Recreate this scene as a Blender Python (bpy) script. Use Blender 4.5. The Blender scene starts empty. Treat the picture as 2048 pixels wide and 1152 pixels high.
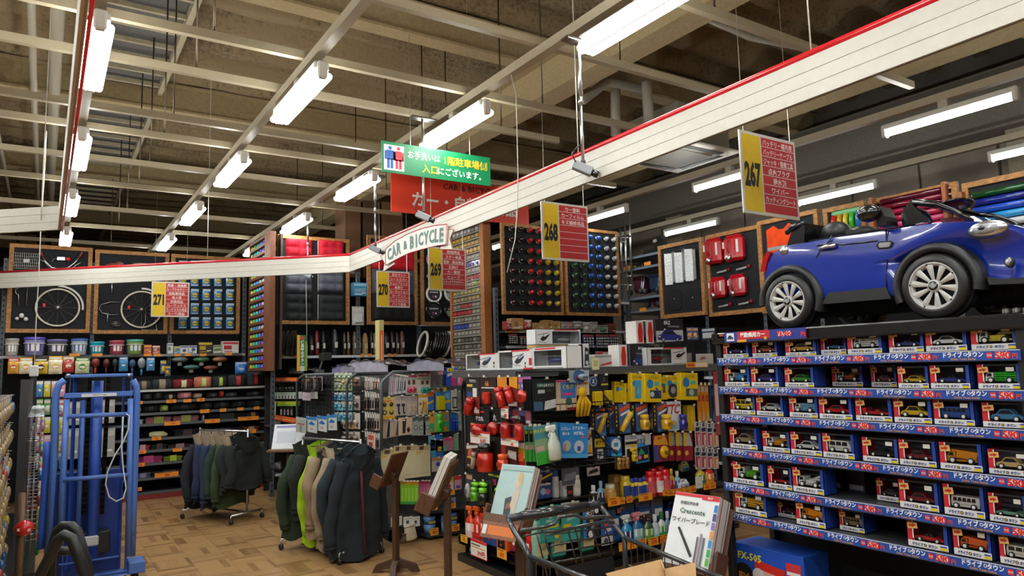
import bpy,math,random
from mathutils import Matrix,Vector
sc=bpy.context.scene
COL=sc.collection
PI=math.pi
rnd=random.Random(7)
# ------------------------------------------------------------------ camera
FPX,CAMH=1425.0,1.7
YAW,PITCH,ROLL=math.radians(33.3),math.radians(6.3),math.radians(-1.5)
_f=Vector((math.sin(YAW)*math.cos(PITCH),math.cos(YAW)*math.cos(PITCH),math.sin(PITCH)))
_r=Vector((math.cos(YAW),-math.sin(YAW),0));_u=_r.cross(_f)
CR=_r*math.cos(ROLL)+_u*math.sin(ROLL)
CU=_u*math.cos(ROLL)-_r*math.sin(ROLL)
CPOS=Vector((0,0,CAMH))
cd=bpy.data.cameras.new('camera');cam=bpy.data.objects.new('camera',cd);COL.objects.link(cam)
cd.sensor_width=36.0;cd.lens=36.0*FPX/2048;cd.clip_start=0.05;cd.clip_end=200
cam.matrix_world=Matrix(((CR.x,CU.x,-_f.x,0),(CR.y,CU.y,-_f.y,0),(CR.z,CU.z,-_f.z,CAMH),(0,0,0,1)))
sc.camera=cam
# ------------------------------------------------------------------ world, exposure
w=bpy.data.worlds.new('world');sc.world=w;w.use_nodes=True
w.node_tree.nodes['Background'].inputs[0].default_value=(0.75,0.8,0.9,1)
w.node_tree.nodes['Background'].inputs[1].default_value=0.25
vs=sc.view_settings
sc.display_settings.display_device='sRGB'
vs.view_transform='Standard';vs.look='None';vs.gamma=1.0;vs.use_curve_mapping=False
vs.exposure=0.4
LAMP=32.0
sc.cycles.max_bounces=8;sc.cycles.diffuse_bounces=4;sc.cycles.glossy_bounces=3
sc.cycles.transparent_max_bounces=16
sc.cycles.caustics_reflective=False;sc.cycles.caustics_refractive=False
sc.cycles.sample_clamp_indirect=4.0
# ------------------------------------------------------------------ pixel -> point on a real plane
def ray(x,y):
 return CR*((x-1024)/FPX)-CU*((y-576)/FPX)+_f
def onX(x,y,v):d=ray(x,y);return CPOS+d*(v/d.x)
def onY(x,y,v):d=ray(x,y);return CPOS+d*(v/d.y)
def onZ(x,y,v):d=ray(x,y);return CPOS+d*((v-CAMH)/d.z)
class Face:
 """a vertical display plane: 'Y' looks towards -Y, 'X' looks towards -X. Local frame of things on it: x right, -y out, z up."""
 def __init__(s,k,v,rz=None):
  s.k,s.v=k,v;s.rz=(0 if k=='Y' else -PI/2)
 def at(s,x,y,out=0.0):
  return onY(x,y,s.v-out) if s.k=='Y' else onX(x,y,s.v-out)
 def rect(s,x0,y0,x1,y1,out=0.0):
  """pixel box -> (bottom centre point, width, height)"""
  xm,ym=(x0+x1)/2,(y0+y1)/2
  a,b=s.at(x0,ym,out),s.at(x1,ym,out)
  lo,hi=s.at(xm,y1,out),s.at(xm,y0,out)
  return lo,((b-a).xy).length,hi.z-lo.z
 def u(s,p):return p.x if s.k=='Y' else -p.y
 def pt(s,u,z,out=0.0):return Vector((u,s.v-out,z)) if s.k=='Y' else Vector((s.v-out,-u,z))
 # ------------------------------------------------------------------ materials
def lin(h):
 if not isinstance(h,str):return h
 h=h.lstrip('#')
 if len(h)==3:h=''.join(c*2 for c in h)
 o=[]
 for i in (0,2,4):
  c=int(h[i:i+2],16)/255
  o.append(c/12.92 if c<=0.04045 else ((c+0.055)/1.055)**2.4)
 return tuple(o)
MATS={}
def newmat(key,name):
 m=bpy.data.materials.new(name);m.use_nodes=True;MATS[key]=m
 nt=m.node_tree;b=nt.nodes['Principled BSDF']
 return m,nt,b
def N(nt,t,**kw):
 n=nt.nodes.new(t)
 for k,v in kw.items():
  if k.startswith('i_'):n.inputs[k[2:].replace('_',' ')].default_value=v
  else:setattr(n,k,v)
 return n
def surface(key,name,rough,metal=0.0,coat=0.0,var=0.12,scale=30.0,bump=0.0,stretch=None,sheen=0.0,vargrain=None):
 """a material that takes the piece's own colour and breaks it up with noise"""
 m,nt,b=newmat(key,name)
 at=N(nt,'ShaderNodeAttribute',attribute_name='Col')
 tc=N(nt,'ShaderNodeTexCoord');src=tc.outputs['Object']
 if stretch:
  mp=N(nt,'ShaderNodeMapping');mp.inputs['Scale'].default_value=stretch
  nt.links.new(src,mp.inputs[0]);src=mp.outputs[0]
 nz=N(nt,'ShaderNodeTexNoise');nz.inputs['Scale'].default_value=scale;nz.inputs['Detail'].default_value=5
 nt.links.new(src,nz.inputs['Vector'])
 mr=N(nt,'ShaderNodeMapRange');mr.inputs[1].default_value=0.3;mr.inputs[2].default_value=0.7
 mr.inputs[3].default_value=1-var;mr.inputs[4].default_value=1+var*0.6
 nt.links.new(nz.outputs[0],mr.inputs[0])
 mx=N(nt,'ShaderNodeMix',data_type='RGBA',blend_type='MULTIPLY');mx.inputs[0].default_value=1
 nt.links.new(at.outputs['Color'],mx.inputs[6]);nt.links.new(mr.outputs[0],mx.inputs[7])
 nt.links.new(mx.outputs[2],b.inputs['Base Color'])
 b.inputs['Roughness'].default_value=rough;b.inputs['Metallic'].default_value=metal
 b.inputs['Coat Weight'].default_value=coat;b.inputs['Coat Roughness'].default_value=0.06
 if sheen:b.inputs['Sheen Weight'].default_value=sheen
 if bump:
  bp=N(nt,'ShaderNodeBump');bp.inputs['Strength'].default_value=bump;bp.inputs['Distance'].default_value=0.01
  nt.links.new(nz.outputs[0],bp.inputs['Height']);nt.links.new(bp.outputs[0],b.inputs['Normal'])
 return m
surface('P','painted_plastic',0.42,var=0.04)
surface('G','glossy_plastic',0.22,coat=0.5,var=0.04)
surface('K','printed_card',0.55,var=0.05)
surface('M','matte',0.9,var=0.15)
surface('S','steel',0.3,metal=1.0,var=0.1)
surface('C','cloth',0.95,var=0.22,scale=9,bump=0.5)
surface('W','wood',0.5,var=0.35,scale=14,bump=0.1,stretch=(9,9,1.2))
surface('O','particle_board',0.6,var=0.45,scale=22,bump=0.1,stretch=(1,1,2.2))
surface('B','cardboard',0.85,var=0.1,scale=20)
surface('F','foil',0.28,metal=0.85,var=0.3,scale=60,bump=0.9)
surface('V','car_paint',0.25,coat=1.0,var=0.03)
surface('R','concrete',0.95,var=0.35,scale=1.6,bump=0.25)
def clear(key,name,tint,fac,rough=0.08):
 m,nt,b=newmat(key,name)
 out=nt.nodes['Material Output']
 tr=N(nt,'ShaderNodeBsdfTransparent');tr.inputs[0].default_value=(*tint,1)
 gl=N(nt,'ShaderNodeBsdfGlossy');gl.inputs['Roughness'].default_value=rough
 lw=N(nt,'ShaderNodeLayerWeight');lw.inputs[0].default_value=fac
 mx=N(nt,'ShaderNodeMixShader')
 nt.links.new(lw.outputs['Fresnel'],mx.inputs[0]);nt.links.new(tr.outputs[0],mx.inputs[1]);nt.links.new(gl.outputs[0],mx.inputs[2])
 nt.links.new(mx.outputs[0],out.inputs[0]);nt.nodes.remove(b)
clear('T','clear_plastic',(0.93,0.94,0.95),0.18)
clear('X','clear_film_crinkled',(0.9,0.9,0.92),0.35,0.2)
def lens():
 m,nt,b=newmat('L','tinted_lens')
 at=N(nt,'ShaderNodeAttribute',attribute_name='Col');nt.links.new(at.outputs['Color'],b.inputs['Base Color'])
 b.inputs['Roughness'].default_value=0.12;b.inputs['Coat Weight'].default_value=1.0;b.inputs['Transmission Weight'].default_value=0.25
lens()
def tube_light():
 m,nt,b=newmat('E','fluorescent_tube')
 e=N(nt,'ShaderNodeEmission');e.inputs[0].default_value=(0.97,1.0,0.97,1);e.inputs[1].default_value=LAMP
 nt.links.new(e.outputs[0],nt.nodes['Material Output'].inputs[0]);nt.nodes.remove(b)
tube_light()
# ------------------------------------------------------------------ mesh builder
_TX={}
def text_mesh(s,bold):
 k=(s,bold)
 if k in _TX:return _TX[k]
 c=bpy.data.curves.new('t','FONT');c.body=s;c.resolution_u=2 if len(s)<4 else 1;c.offset=bold
 c.align_x='LEFT';c.fill_mode='FRONT'
 o=bpy.data.objects.new('t',c);me=o.to_mesh()
 v=[(p.co.x,p.co.y) for p in me.vertices];f=[tuple(p.vertices) for p in me.polygons]
 o.to_mesh_clear();bpy.data.objects.remove(o);bpy.data.curves.remove(c)
 if not v:v=[(0,0),(1,0),(1,1)];f=[]
 x0=min(p[0] for p in v);x1=max(p[0] for p in v);y0=min(p[1] for p in v);y1=max(p[1] for p in v)
 _TX[k]=(v,f,x0,x1,y0,y1);return _TX[k]
class MB:
 def __init__(s):s.v=[];s.f=[];s.c=[];s.m=[];s.s=[];s.M=None
 def add(s,vs,fs,col,mt='P',sm=False):
  o=len(s.v)
  if s.M is not None:s.v.extend([tuple(s.M @ Vector(p)) for p in vs])
  else:s.v.extend([tuple(p) for p in vs])
  many=isinstance(col,list)
  for i,f in enumerate(fs):
   s.f.append([j+o for j in f]);s.c.append(lin(col[i]) if many else lin(col));s.m.append(mt);s.s.append(sm)
  return s
 def at(s,loc=(0,0,0),rx=0,ry=0,rz=0,sc=1):
  s.M=Matrix.Translation(loc) @ Matrix.Rotation(rz,4,'Z') @ Matrix.Rotation(ry,4,'Y') @ Matrix.Rotation(rx,4,'X') @ Matrix.Scale(sc,4);return s
 def quad(s,a,b,c,d,col,mt='P'):return s.add([a,b,c,d],[(0,1,2,3)],col,mt)
 def card(s,x0,x1,z0,z1,y,col,mt='K'):
  return s.add([(x0,y,z0),(x1,y,z0),(x1,y,z1),(x0,y,z1)],[(0,1,2,3)],col,mt)
 def box(s,x0,x1,y0,y1,z0,z1,col,mt='P',bev=0.0):
  if bev<=0:
   v=[(x0,y0,z0),(x1,y0,z0),(x1,y1,z0),(x0,y1,z0),(x0,y0,z1),(x1,y0,z1),(x1,y1,z1),(x0,y1,z1)]
   return s.add(v,[(0,3,2,1),(4,5,6,7),(0,1,5,4),(1,2,6,5),(2,3,7,6),(3,0,4,7)],col,mt)
  lo,hi=(x0,y0,z0),(x1,y1,z1);bev=min(bev,(x1-x0)*.49,(y1-y0)*.49,(z1-z0)*.49)
  vs=[];idx={}
  S=[(a,b,c) for a in (0,1) for b in (0,1) for c in (0,1)]
  for g in S:
   for ax in range(3):
    p=[(hi[i] if g[i] else lo[i])+(0 if i==ax else (-bev if g[i] else bev)) for i in range(3)]
    idx[g,ax]=len(vs);vs.append(tuple(p))
  fs=[]
  ctr=Vector([(lo[i]+hi[i])/2 for i in range(3)])
  def face(ids):
   q=[Vector(vs[i]) for i in ids];n=(q[1]-q[0]).cross(q[2]-q[0])
   fs.append(tuple(ids) if n.dot(sum(q,Vector())/len(q)-ctr)>0 else tuple(reversed(ids)))
  for ax in range(3):
   o=[i for i in range(3) if i !=ax]
   for e in (0,1):
    ids=[]
    for a,b in ((0,0),(1,0),(1,1),(0,1)):
     g=[0,0,0];g[ax]=e;g[o[0]]=a;g[o[1]]=b;ids.append(idx[tuple(g),ax])
    face(ids)
   for a in (0,1):
    for b in (0,1):
     g0=[0,0,0];g0[o[0]]=a;g0[o[1]]=b;g1=list(g0);g1[ax]=1;g0,g1=tuple(g0),tuple(g1)
     face([idx[g0,o[0]],idx[g1,o[0]],idx[g1,o[1]],idx[g0,o[1]]])
  for g in S:face([idx[g,0],idx[g,1],idx[g,2]])
  return s.add(vs,fs,col,mt)
 def tube(s,pts,r,col,mt='S',n=8,closed=False,caps=True,rs=None):
  P=[Vector(p) for p in pts];m=len(P);vs=[];fs=[];up=None
  for i in range(m):
   t=(P[(i+1)%m]-P[i-1]) if (closed or 0<i<m-1) else (P[1]-P[0] if i==0 else P[-1]-P[-2])
   if t.length<1e-9:t=Vector((0,0,1))
   t.normalize()
   if up is None:
    up=Vector((0,0,1)) if abs(t.z)<0.9 else Vector((0,1,0))
   a=(up -t*up.dot(t));
   if a.length<1e-6:a=t.orthogonal()
   a.normalize();b=t.cross(a);up=a
   q=rs[i] if rs else r
   for k in range(n):
    h=2*PI*k/n;vs.append(P[i]+a*(q*math.cos(h))+b*(q*math.sin(h)))
  for i in range(m if closed else m-1):
   for k in range(n):
    i2=(i+1)%m;k2=(k+1)%n
    fs.append((i*n+k,i*n+k2,i2*n+k2,i2*n+k))
  if caps and not closed:
   fs.append(tuple(range(n-1,-1,-1)));fs.append(tuple((m-1)*n+k for k in range(n)))
  return s.add(vs,fs,col,mt,sm=n>4)
 def lathe(s,prof,n,cols,mt='G',sx=1.0,sy=1.0,axis='z',cap=True):
  """prof: (radius, height) pairs; cols one colour or one per band"""
  vs=[];fs=[];fc=[]
  many=isinstance(cols,list)
  for r,z in prof:
   for k in range(n):
    h=2*PI*k/n;x,y=r*sx*math.cos(h),r*sy*math.sin(h)
    vs.append((x,y,z) if axis=='z' else ((x,z,y) if axis=='y' else (z,x,y)))
  m=len(prof)
  for i in range(m-1):
   for k in range(n):
    k2=(k+1)%n;fs.append((i*n+k,i*n+k2,(i+1)*n+k2,(i+1)*n+k));fc.append(cols[i] if many else cols)
  if cap:
   fs.append(tuple(range(n-1,-1,-1)));fc.append(cols[0] if many else cols)
   fs.append(tuple((m-1)*n+k for k in range(n)));fc.append(cols[-1] if many else cols)
  return s.add(vs,fs,fc,mt,sm=True)
 def prism(s,pts,y0,y1,col,mt='P',sm=False):
  """outline in x,z (counter-clockwise seen from -y) pushed from y0 (front) back to y1"""
  n=len(pts);vs=[(x,y0,z) for x,z in pts]+[(x,y1,z) for x,z in pts]
  s.add(vs,[tuple(range(n)),tuple(range(2*n-1,n-1,-1))],col,mt)
  return s.add(vs,[(i,i+n,(i+1)%n+n,(i+1)%n) for i in range(n)],col,mt,sm)
 def disc(s,x,z,r,y,col,mt='K',n=16,sx=1.0):
  vs=[(x+r*sx*math.cos(2*PI*k/n),y,z+r*math.sin(2*PI*k/n)) for k in range(n)]
  return s.add(vs,[tuple(range(n))],col,mt)
 def ball(s,c,r,col,mt='G',n=10,m=6):
  vs=[];fs=[]
  r=r if isinstance(r,(tuple,list)) else (r,r,r)
  for i in range(m+1):
   t=PI*i/m
   for k in range(n):
    h=2*PI*k/n;vs.append((c[0]+r[0]*math.sin(t)*math.cos(h),c[1]+r[1]*math.sin(t)*math.sin(h),c[2]-r[2]*math.cos(t)))
  for i in range(m):
   for k in range(n):fs.append((i*n+k,i*n+(k+1)%n,(i+1)*n+(k+1)%n,(i+1)*n+k))
  return s.add(vs,fs,col,mt,sm=True)
 def grid(s,fn,nu,nv,col,mt='P',sm=True,flip=False):
  """surface fn(u,v) for u,v in 0..1"""
  vs=[fn(i/nu,j/nv) for j in range(nv+1) for i in range(nu+1)]
  fs=[]
  for j in range(nv):
   for i in range(nu):
    q=(j*(nu+1)+i,j*(nu+1)+i+1,(j+1)*(nu+1)+i+1,(j+1)*(nu+1)+i)
    fs.append(q[::-1] if flip else q)
  return s.add(vs,fs,col,mt,sm)
 def text(s,t,x,z,h,col,y=0.0,mt='K',maxw=None,bold=0.0,al='c',sx=1.0,shear=0.0,rot=0.0,fh=None):
  v,f,x0,x1,y0,y1=text_mesh(t,bold)
  hh=fh or max(y1-y0,0.3);k=h/hh;kx=k*sx
  if maxw and (x1-x0)*kx>maxw:kx=maxw/(x1-x0)
  ox={'c':-(x0+x1)/2,'l':-x0,'r':-x1}[al];oy=-(y0+y1)/2
  ca,sa=math.cos(rot),math.sin(rot);vs=[]
  for a,b in v:
   p=(a+ox)*kx+shear*(b+oy)*k;q=(b+oy)*k
   vs.append((x+p*ca-q*sa,y,z+p*sa+q*ca))
  return s.add(vs,f,col,mt)
 def mesh(s,name='m'):
  me=bpy.data.meshes.new(name);me.from_pydata(s.v,[],s.f)
  keys=list(dict.fromkeys(s.m))
  for k in keys:me.materials.append(MATS[k])
  if len(keys)>1:
   ix={k:i for i,k in enumerate(keys)}
   me.polygons.foreach_set('material_index',[ix[k] for k in s.m])
  me.polygons.foreach_set('use_smooth',s.s)
  a=me.attributes.new('Col','FLOAT_COLOR','FACE')
  flat=[]
  for c in s.c:flat.extend((c[0],c[1],c[2],1.0))
  a.data.foreach_set('color',flat)
  me.update();return me
def obj(name,mb,parent=None,loc=None,rz=0.0,label=None,kind=None):
 me=mb.mesh(name) if isinstance(mb,MB) else mb
 o=bpy.data.objects.new(name,me);COL.objects.link(o)
 if parent is not None:o.parent=parent
 if loc is not None:o.location=loc
 if rz:o.rotation_euler=(0,0,rz)
 if label:o['label']=label
 if kind:o['kind']=kind
 return o
def thing(name,label,cat,loc=(0,0,0),rz=0.0,group=None,rx=0.0,ry=0.0):
 o=bpy.data.objects.new(name,None);COL.objects.link(o);o.empty_display_size=0.05
 o.location=loc;o.rotation_euler=(rx,ry,rz);o['label']=label;o['category']=cat
 if group:o['group']=group
 return o
def single(name,mb,label,cat,loc=(0,0,0),rz=0.0,group=None):
 o=obj(name,mb,None,loc,rz);o['label']=label;o['category']=cat
 if group:o['group']=group
 return o
def struct(name,mb,parent=None,loc=None,rz=0.0):
 return obj(name,mb,parent,loc,rz,kind='structure')
def dup(root,loc,rz=None,label=None,group=None):
 r=root.copy();COL.objects.link(r);r.location=loc
 if rz is not None:r.rotation_euler=(0,0,rz)
 if label:r['label']=label
 if group:r['group']=group
 for ch in KIDS.get(root.name,root.children):
  c=ch.copy();COL.objects.link(c);c.parent=r
  for g in KIDS.get(ch.name,ch.children):
   d=g.copy();COL.objects.link(d);d.parent=c
 return r
KIDS={}
ORD='first second third fourth fifth sixth seventh eighth ninth tenth eleventh twelfth thirteenth fourteenth fifteenth sixteenth seventeenth eighteenth nineteenth twentieth'.split()
def wirebox(mb,p0,p1,r,col,mt='S'):mb.tube([p0,p1],r,col,mt,n=5)
# ================================================================== structure
X0,X1,Y0,Y1,ZC=-6.0,10.2,-5.0,26.0,5.6
FAR=Y1
# floor: a screed with parquet blocks laid on it
fb=MB();fb.box(X0,X1,Y0,Y1,-0.1,-0.004,'8a6238','M')
floor=struct('floor',fb)
def floor_mat():
 m,nt,b=newmat('Q','parquet')
 tc=N(nt,'ShaderNodeTexCoord');oi=N(nt,'ShaderNodeObjectInfo')
 sp=N(nt,'ShaderNodeSeparateXYZ');nt.links.new(tc.outputs['Object'],sp.inputs[0])
 ml=N(nt,'ShaderNodeMath',operation='MULTIPLY');ml.inputs[1].default_value=5/0.3;nt.links.new(sp.outputs['Y'],ml.inputs[0])
 fl=N(nt,'ShaderNodeMath',operation='FLOOR');nt.links.new(ml.outputs[0],fl.inputs[0])
 ad=N(nt,'ShaderNodeMath',operation='MULTIPLY_ADD');ad.inputs[1].default_value=37.0;nt.links.new(oi.outputs['Random'],ad.inputs[0]);nt.links.new(fl.outputs[0],ad.inputs[2])
 wn=N(nt,'ShaderNodeTexWhiteNoise',noise_dimensions='1D');nt.links.new(ad.outputs[0],wn.inputs['W'])
 mp=N(nt,'ShaderNodeMapping');mp.inputs['Scale'].default_value=(3,40,3);nt.links.new(tc.outputs['Object'],mp.inputs[0])
 nz=N(nt,'ShaderNodeTexNoise');nz.inputs['Scale'].default_value=3;nz.inputs['Detail'].default_value=6;nt.links.new(mp.outputs[0],nz.inputs['Vector'])
 sm=N(nt,'ShaderNodeMath',operation='ADD');nt.links.new(wn.outputs[0],sm.inputs[0]);nt.links.new(nz.outputs[0],sm.inputs[1])
 cr=N(nt,'ShaderNodeValToRGB');nt.links.new(sm.outputs[0],cr.inputs[0])
 cr.color_ramp.elements[0].position=0.35;cr.color_ramp.elements[0].color=(*lin('6a4726'),1)
 cr.color_ramp.elements[1].position=1.6;cr.color_ramp.elements[1].color=(*lin('b08a5c'),1)
 cr.inputs[0].default_value=0.5
 nt.links.new(cr.outputs[0],b.inputs['Base Color']);b.inputs['Roughness'].default_value=0.32;b.inputs['Coat Weight'].default_value=0.15
floor_mat()
TS=0.3
bl=MB();bl.box(-TS/2+.001,TS/2-.001,-TS/2+.001,TS/2-.001,-0.004,0.0,'9a7040','Q');blm=bl.mesh('parquet_block')
cells=[]
for i in range(-4,14):
 for j in range(14,41):
  x,y=(i+.5)*TS,(j+.5)*TS
  d=Vector((x,y,0))-CPOS;dep=d.dot(_f)
  px=1024+FPX*d.dot(CR)/dep;py=576-FPX*d.dot(CU)/dep
  if -40<px<1000 and py<1190 and y<11.6 and not (x>3.1 and y>6.7):cells.append((dep,x,y,(i+j)%2))
cells.sort()
near=cells[:300];keep={(round(c[1],3),round(c[2],3)) for c in near}
for _,x,y,k in near:
 obj('parquet_block',blm,floor,(x,y,0),PI/2*k)
rest=MB()
for i in range(-10,20):
 for j in range(0,42):
  x,y=(i+.5)*TS,(j+.5)*TS
  if (round(x,3),round(y,3)) not in keep:
   rest.box(x-TS/2+.001,x+TS/2-.001,y-TS/2+.001,y+TS/2-.001,-0.004,0,'9a7040','Q')
obj('parquet_field',rest,floor,kind='stuff')
# ceiling: corrugated steel deck with sprayed insulation, ribs run along X
def ceil_mat():
 m,nt,b=newmat('I','sprayed_insulation')
 tc=N(nt,'ShaderNodeTexCoord')
 n1=N(nt,'ShaderNodeTexNoise');n1.inputs['Scale'].default_value=1.1;n1.inputs['Detail'].default_value=8;nt.links.new(tc.outputs['Object'],n1.inputs['Vector'])
 n2=N(nt,'ShaderNodeTexNoise');n2.inputs['Scale'].default_value=22;n2.inputs['Detail'].default_value=6;nt.links.new(tc.outputs['Object'],n2.inputs['Vector'])
 ad=N(nt,'ShaderNodeMath',operation='ADD');nt.links.new(n1.outputs[0],ad.inputs[0]);nt.links.new(n2.outputs[0],ad.inputs[1])
 cr=N(nt,'ShaderNodeValToRGB');nt.links.new(ad.outputs[0],cr.inputs[0])
 cr.color_ramp.elements[0].position=0.7;cr.color_ramp.elements[0].color=(*lin('66573f'),1)
 cr.color_ramp.elements[1].position=1.2;cr.color_ramp.elements[1].color=(*lin('8f7b5b'),1)
 nt.links.new(cr.outputs[0],b.inputs['Base Color']);b.inputs['Roughness'].default_value=1.0
 bp=N(nt,'ShaderNodeBump');bp.inputs['Strength'].default_value=0.45;bp.inputs['Distance'].default_value=0.05
 nt.links.new(n2.outputs[0],bp.inputs['Height']);nt.links.new(bp.outputs[0],b.inputs['Normal'])
ceil_mat()
cm=MB()
ys=[];y=Y0
prof=((0,0),(.16,0),(.24,.2),(.52,.2))
while y<FAR:
 for dy,dz in prof:ys.append((y+dy,dz))
 y+=.6
rr=random.Random(3)
nx=24
vs=[]
for yy,dz in ys:
 for i in range(nx+1):
  vs.append((X0+(X1+1-X0)*i/nx,yy+rr.uniform(-.035,.035),ZC+dz+rr.uniform(-.02,.02)))
fs=[(j*(nx+1)+i,(j+1)*(nx+1)+i,(j+1)*(nx+1)+i+1,j*(nx+1)+i+1) for j in range(len(ys)-1) for i in range(nx)]
cm.add(vs,fs,'a08a68','I',True)
ceiling=struct('ceiling',cm)
def wall(name,x0,x1,y0,y1,z0,z1,col):m=MB();m.box(x0,x1,y0,y1,z0,z1,col,'R');return struct(name,m)
wall('wall_back',X0,X1+1,FAR,FAR+.2,0,6,'5f564a')
wr=wall('wall_right',X1,X1+.2,Y0,FAR,0,6,'74706a')
wall('wall_left',X0-.2,X0,Y0,FAR,0,6,'8a857c')
wall('wall_front',X0,X1+1,Y0-.2,Y0,0,6,'8a857c')
# precast panels on the right wall, each with its own recessed joints, and a girder in front
y=0.0;k=0
while y<17:
 m=MB();m.box(X1-.05,X1,y+.015,y+.985,0,4.6,'7e7468' if k%3 else '847a6c','R',.01);obj('wall_panel',m,wr);y+=1.0;k+=1
def ibeam(name,axis,c,a0,a1,z0,z1,wd,col,parent=None):
 m=MB();t=.03
 for (w0,zz0,zz1) in ((wd/2,z0,z0+t),(.015,z0+t,z1-t),(wd/2,z1-t,z1)):
  if axis=='y':m.box(c-w0,c+w0,a0,a1,zz0,zz1,col,'M')
  else:m.box(a0,a1,c-w0,c+w0,zz0,zz1,col,'M')
 return struct(name,m)
CB='a8946e'
for i,xx in enumerate((-3.4,4.72,7.6)):ibeam('trim_%d'%(i+1),'y',xx,Y0,FAR,4.72,5.2,.3,CB)
for i,yy in enumerate((3.1,6.6,10.2,14.2,18.5,23)):ibeam('trim_%d'%(i+11),'x',yy,X0,X1,5.2,5.58,.2,CB)
ibeam('trim_21','y',X1-.35,Y0,FAR,4.45,5.2,.4,'6d675c')
for i,yy in enumerate((3.6,9.4)):
 m=MB();m.box(X1-.34,X1-.05,yy-.2,yy+.2,0,4.5,'8a806c','M',.01);struct('trim_%d'%(31+i),m)
 # the exposed steel strip with cross bars at the left
m=MB();m.box(.35,1.15,3.0,FAR,5.5,5.53,'6b6a66','M')
strip=struct('trim_41',m)
for xx in (.35,1.15):
 b=MB();b.box(xx-.03,xx+.03,3.0,FAR,5.4,5.5,'b5a98e','M');obj('side_rail',b,strip)
b=MB();b.box(.35,1.15,-.02,.02,5.42,5.47,'b5a98e','M');bm_=b.mesh('cross_bar')
yy=3.2
while yy<20:obj('cross_bar',bm_,strip,(0,yy,0));yy+=.42
# air conditioner cassette, drain pipes and conduits under the deck
A_=[onZ(x,y,4.15) for x,y in ((1259,330),(1344,345),(1461,302),(1374,290))]
ac=thing('ceiling_air_conditioner','white ceiling cassette air conditioner under the deck behind the long fascia','air conditioner',(A_[0]+A_[2])/2,math.atan2(A_[1].y-A_[0].y,A_[1].x-A_[0].x))
m=MB();m.box(-.5,.5,-.5,.5,0,.04,'d8d4c8','P',.01);obj('panel',m,ac);m=MB();m.box(-.42,.42,-.42,.42,.04,.5,'8a8578','P');obj('housing',m,ac);m=MB();m.box(-.28,.28,-.28,.28,-.012,0,'a49f92','P',.004);obj('grille',m,ac)
for k in range(4):m=MB();m.at((0,0,0),rz=PI/2*k);m.box(-.32,.32,-.42,-.34,-.004,.001,'1c1b19','P');obj('air_slot',m,ac,label='dark air slot')
m=MB()
for L in ([(1166,200),(1215,163),(1285,178)],[(1293,165),(1298,250)],[(1231,180),(1232,270)]):m.tube([onZ(*L[0],4.9)]+[onY(x,y,onZ(*L[0],4.9).y) for x,y in L[1:]],.06,'a8a294','P',10)
single('drain_pipe',m,'grey drain pipes with elbows under the deck behind the first camera pole','pipe')
for k,(xx,r) in enumerate(((-.02,.06),(-.22,.035),(-.65,.03))):m=MB();m.tube([(xx,2,5.05),(xx,21,5.05)],r,'a59c88','P',8);single('ceiling_conduit',m,'long grey ceiling conduit left of the leftmost lamp row, %s from right'%ORD[k],'pipe')
m=MB();m.tube([onZ(x,y,5.0) for x,y in ((1340,0),(1420,40),(1500,75),(1610,97))],.035,'a59e8e','P',8);single('ceiling_conduit',m,'curved grey conduit under the deck near the top right','pipe')
# ------------------------------------------------------------------ light rails, channels across them, lamps
RZ=3.92
RAILS=[('added outer left',-2.6),('added inner left',-1.2),('leftmost',.2),('second',1.55),('third',2.92),('fourth',6.52),('rightmost',8.4)]  # outer and inner left rails lie out of view, added for their lamps
for nm,xx in RAILS:
 m=MB();m.box(xx-.035,xx+.035,Y0+.3,17,RZ,RZ+.07,'ab9f88','P')
 single('light_rail',m,'long cream steel rail carrying the %s row of tube lamps'%nm,'rail')
XR=[3.05,4.0,5.05,5.75,6.9,7.5,8.6,9.7,11.2,12.6,14.2]
for k,yy in enumerate(XR):
 m=MB();m.box(-4.0+.7*(k%3),6.2-.6*(k%4),yy-.025,yy+.025,RZ+.08,RZ+.14,'a3967c','P')
 o=single('ceiling_channel',m,'cream channel crossing over the lamp rails, %s from the front'%ORD[k],'rail',group='cross channels')
 for xx in (-1.9,.9,3.7):h=MB();h.tube([(xx,yy,RZ+.12),(xx,yy,5.66)],.008,'6a6152','S',5);obj('hanger_rod',h,o)
def lamp_meshes():
 L=1.08
 h=MB();h.box(-.055,.055,-L/2,L/2,-.02,.04,'e6e4de','P',.01)
 e=[]
 for s in (-1,1):
  q=MB();q.box(-.035,.035,s*L/2-.03,s*L/2+.02,-.085,.04,'dddad2','P',.012);e.append(q.mesh('end_cap'))
 br=MB();br.box(-.03,.03,-.04,.04,.03,.1,'b8b2a4','P')
 t=[]
 for s in (-1,1):
  q=MB();q.tube([(s*.052,-L/2+.01,-.055),(s*.052,L/2-.01,-.055)],.026,'ffffff','E',10);t.append(q.mesh('tube'))
 return h.mesh('housing'),e,br.mesh('bracket'),t
LH,LE,LB,LT=lamp_meshes()
q=MB();q.tube([(0,-.52,-.05),(0,.52,-.05)],.024,'ffffff','E',10);L1=q.mesh('tube')
q=MB();q.box(-.03,.03,-.54,.54,-.015,.04,'d8d5cc','P',.008);LH1=q.mesh('housing')
def lamp(x,y,label):
 t=thing('fluorescent_lamp',label,'lamp',(x,y,RZ-.1),group='tube lamps under the ceiling')
 obj('housing',LH if x<5 else LH1,t);[obj('end_cap',q,t) for q in LE];obj('bracket',LB,t)
 for q in (LT if x<5 else [L1]):obj('tube',q,t)
LY=[5.2,7.6,9.95,12.3,14.7]
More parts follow.
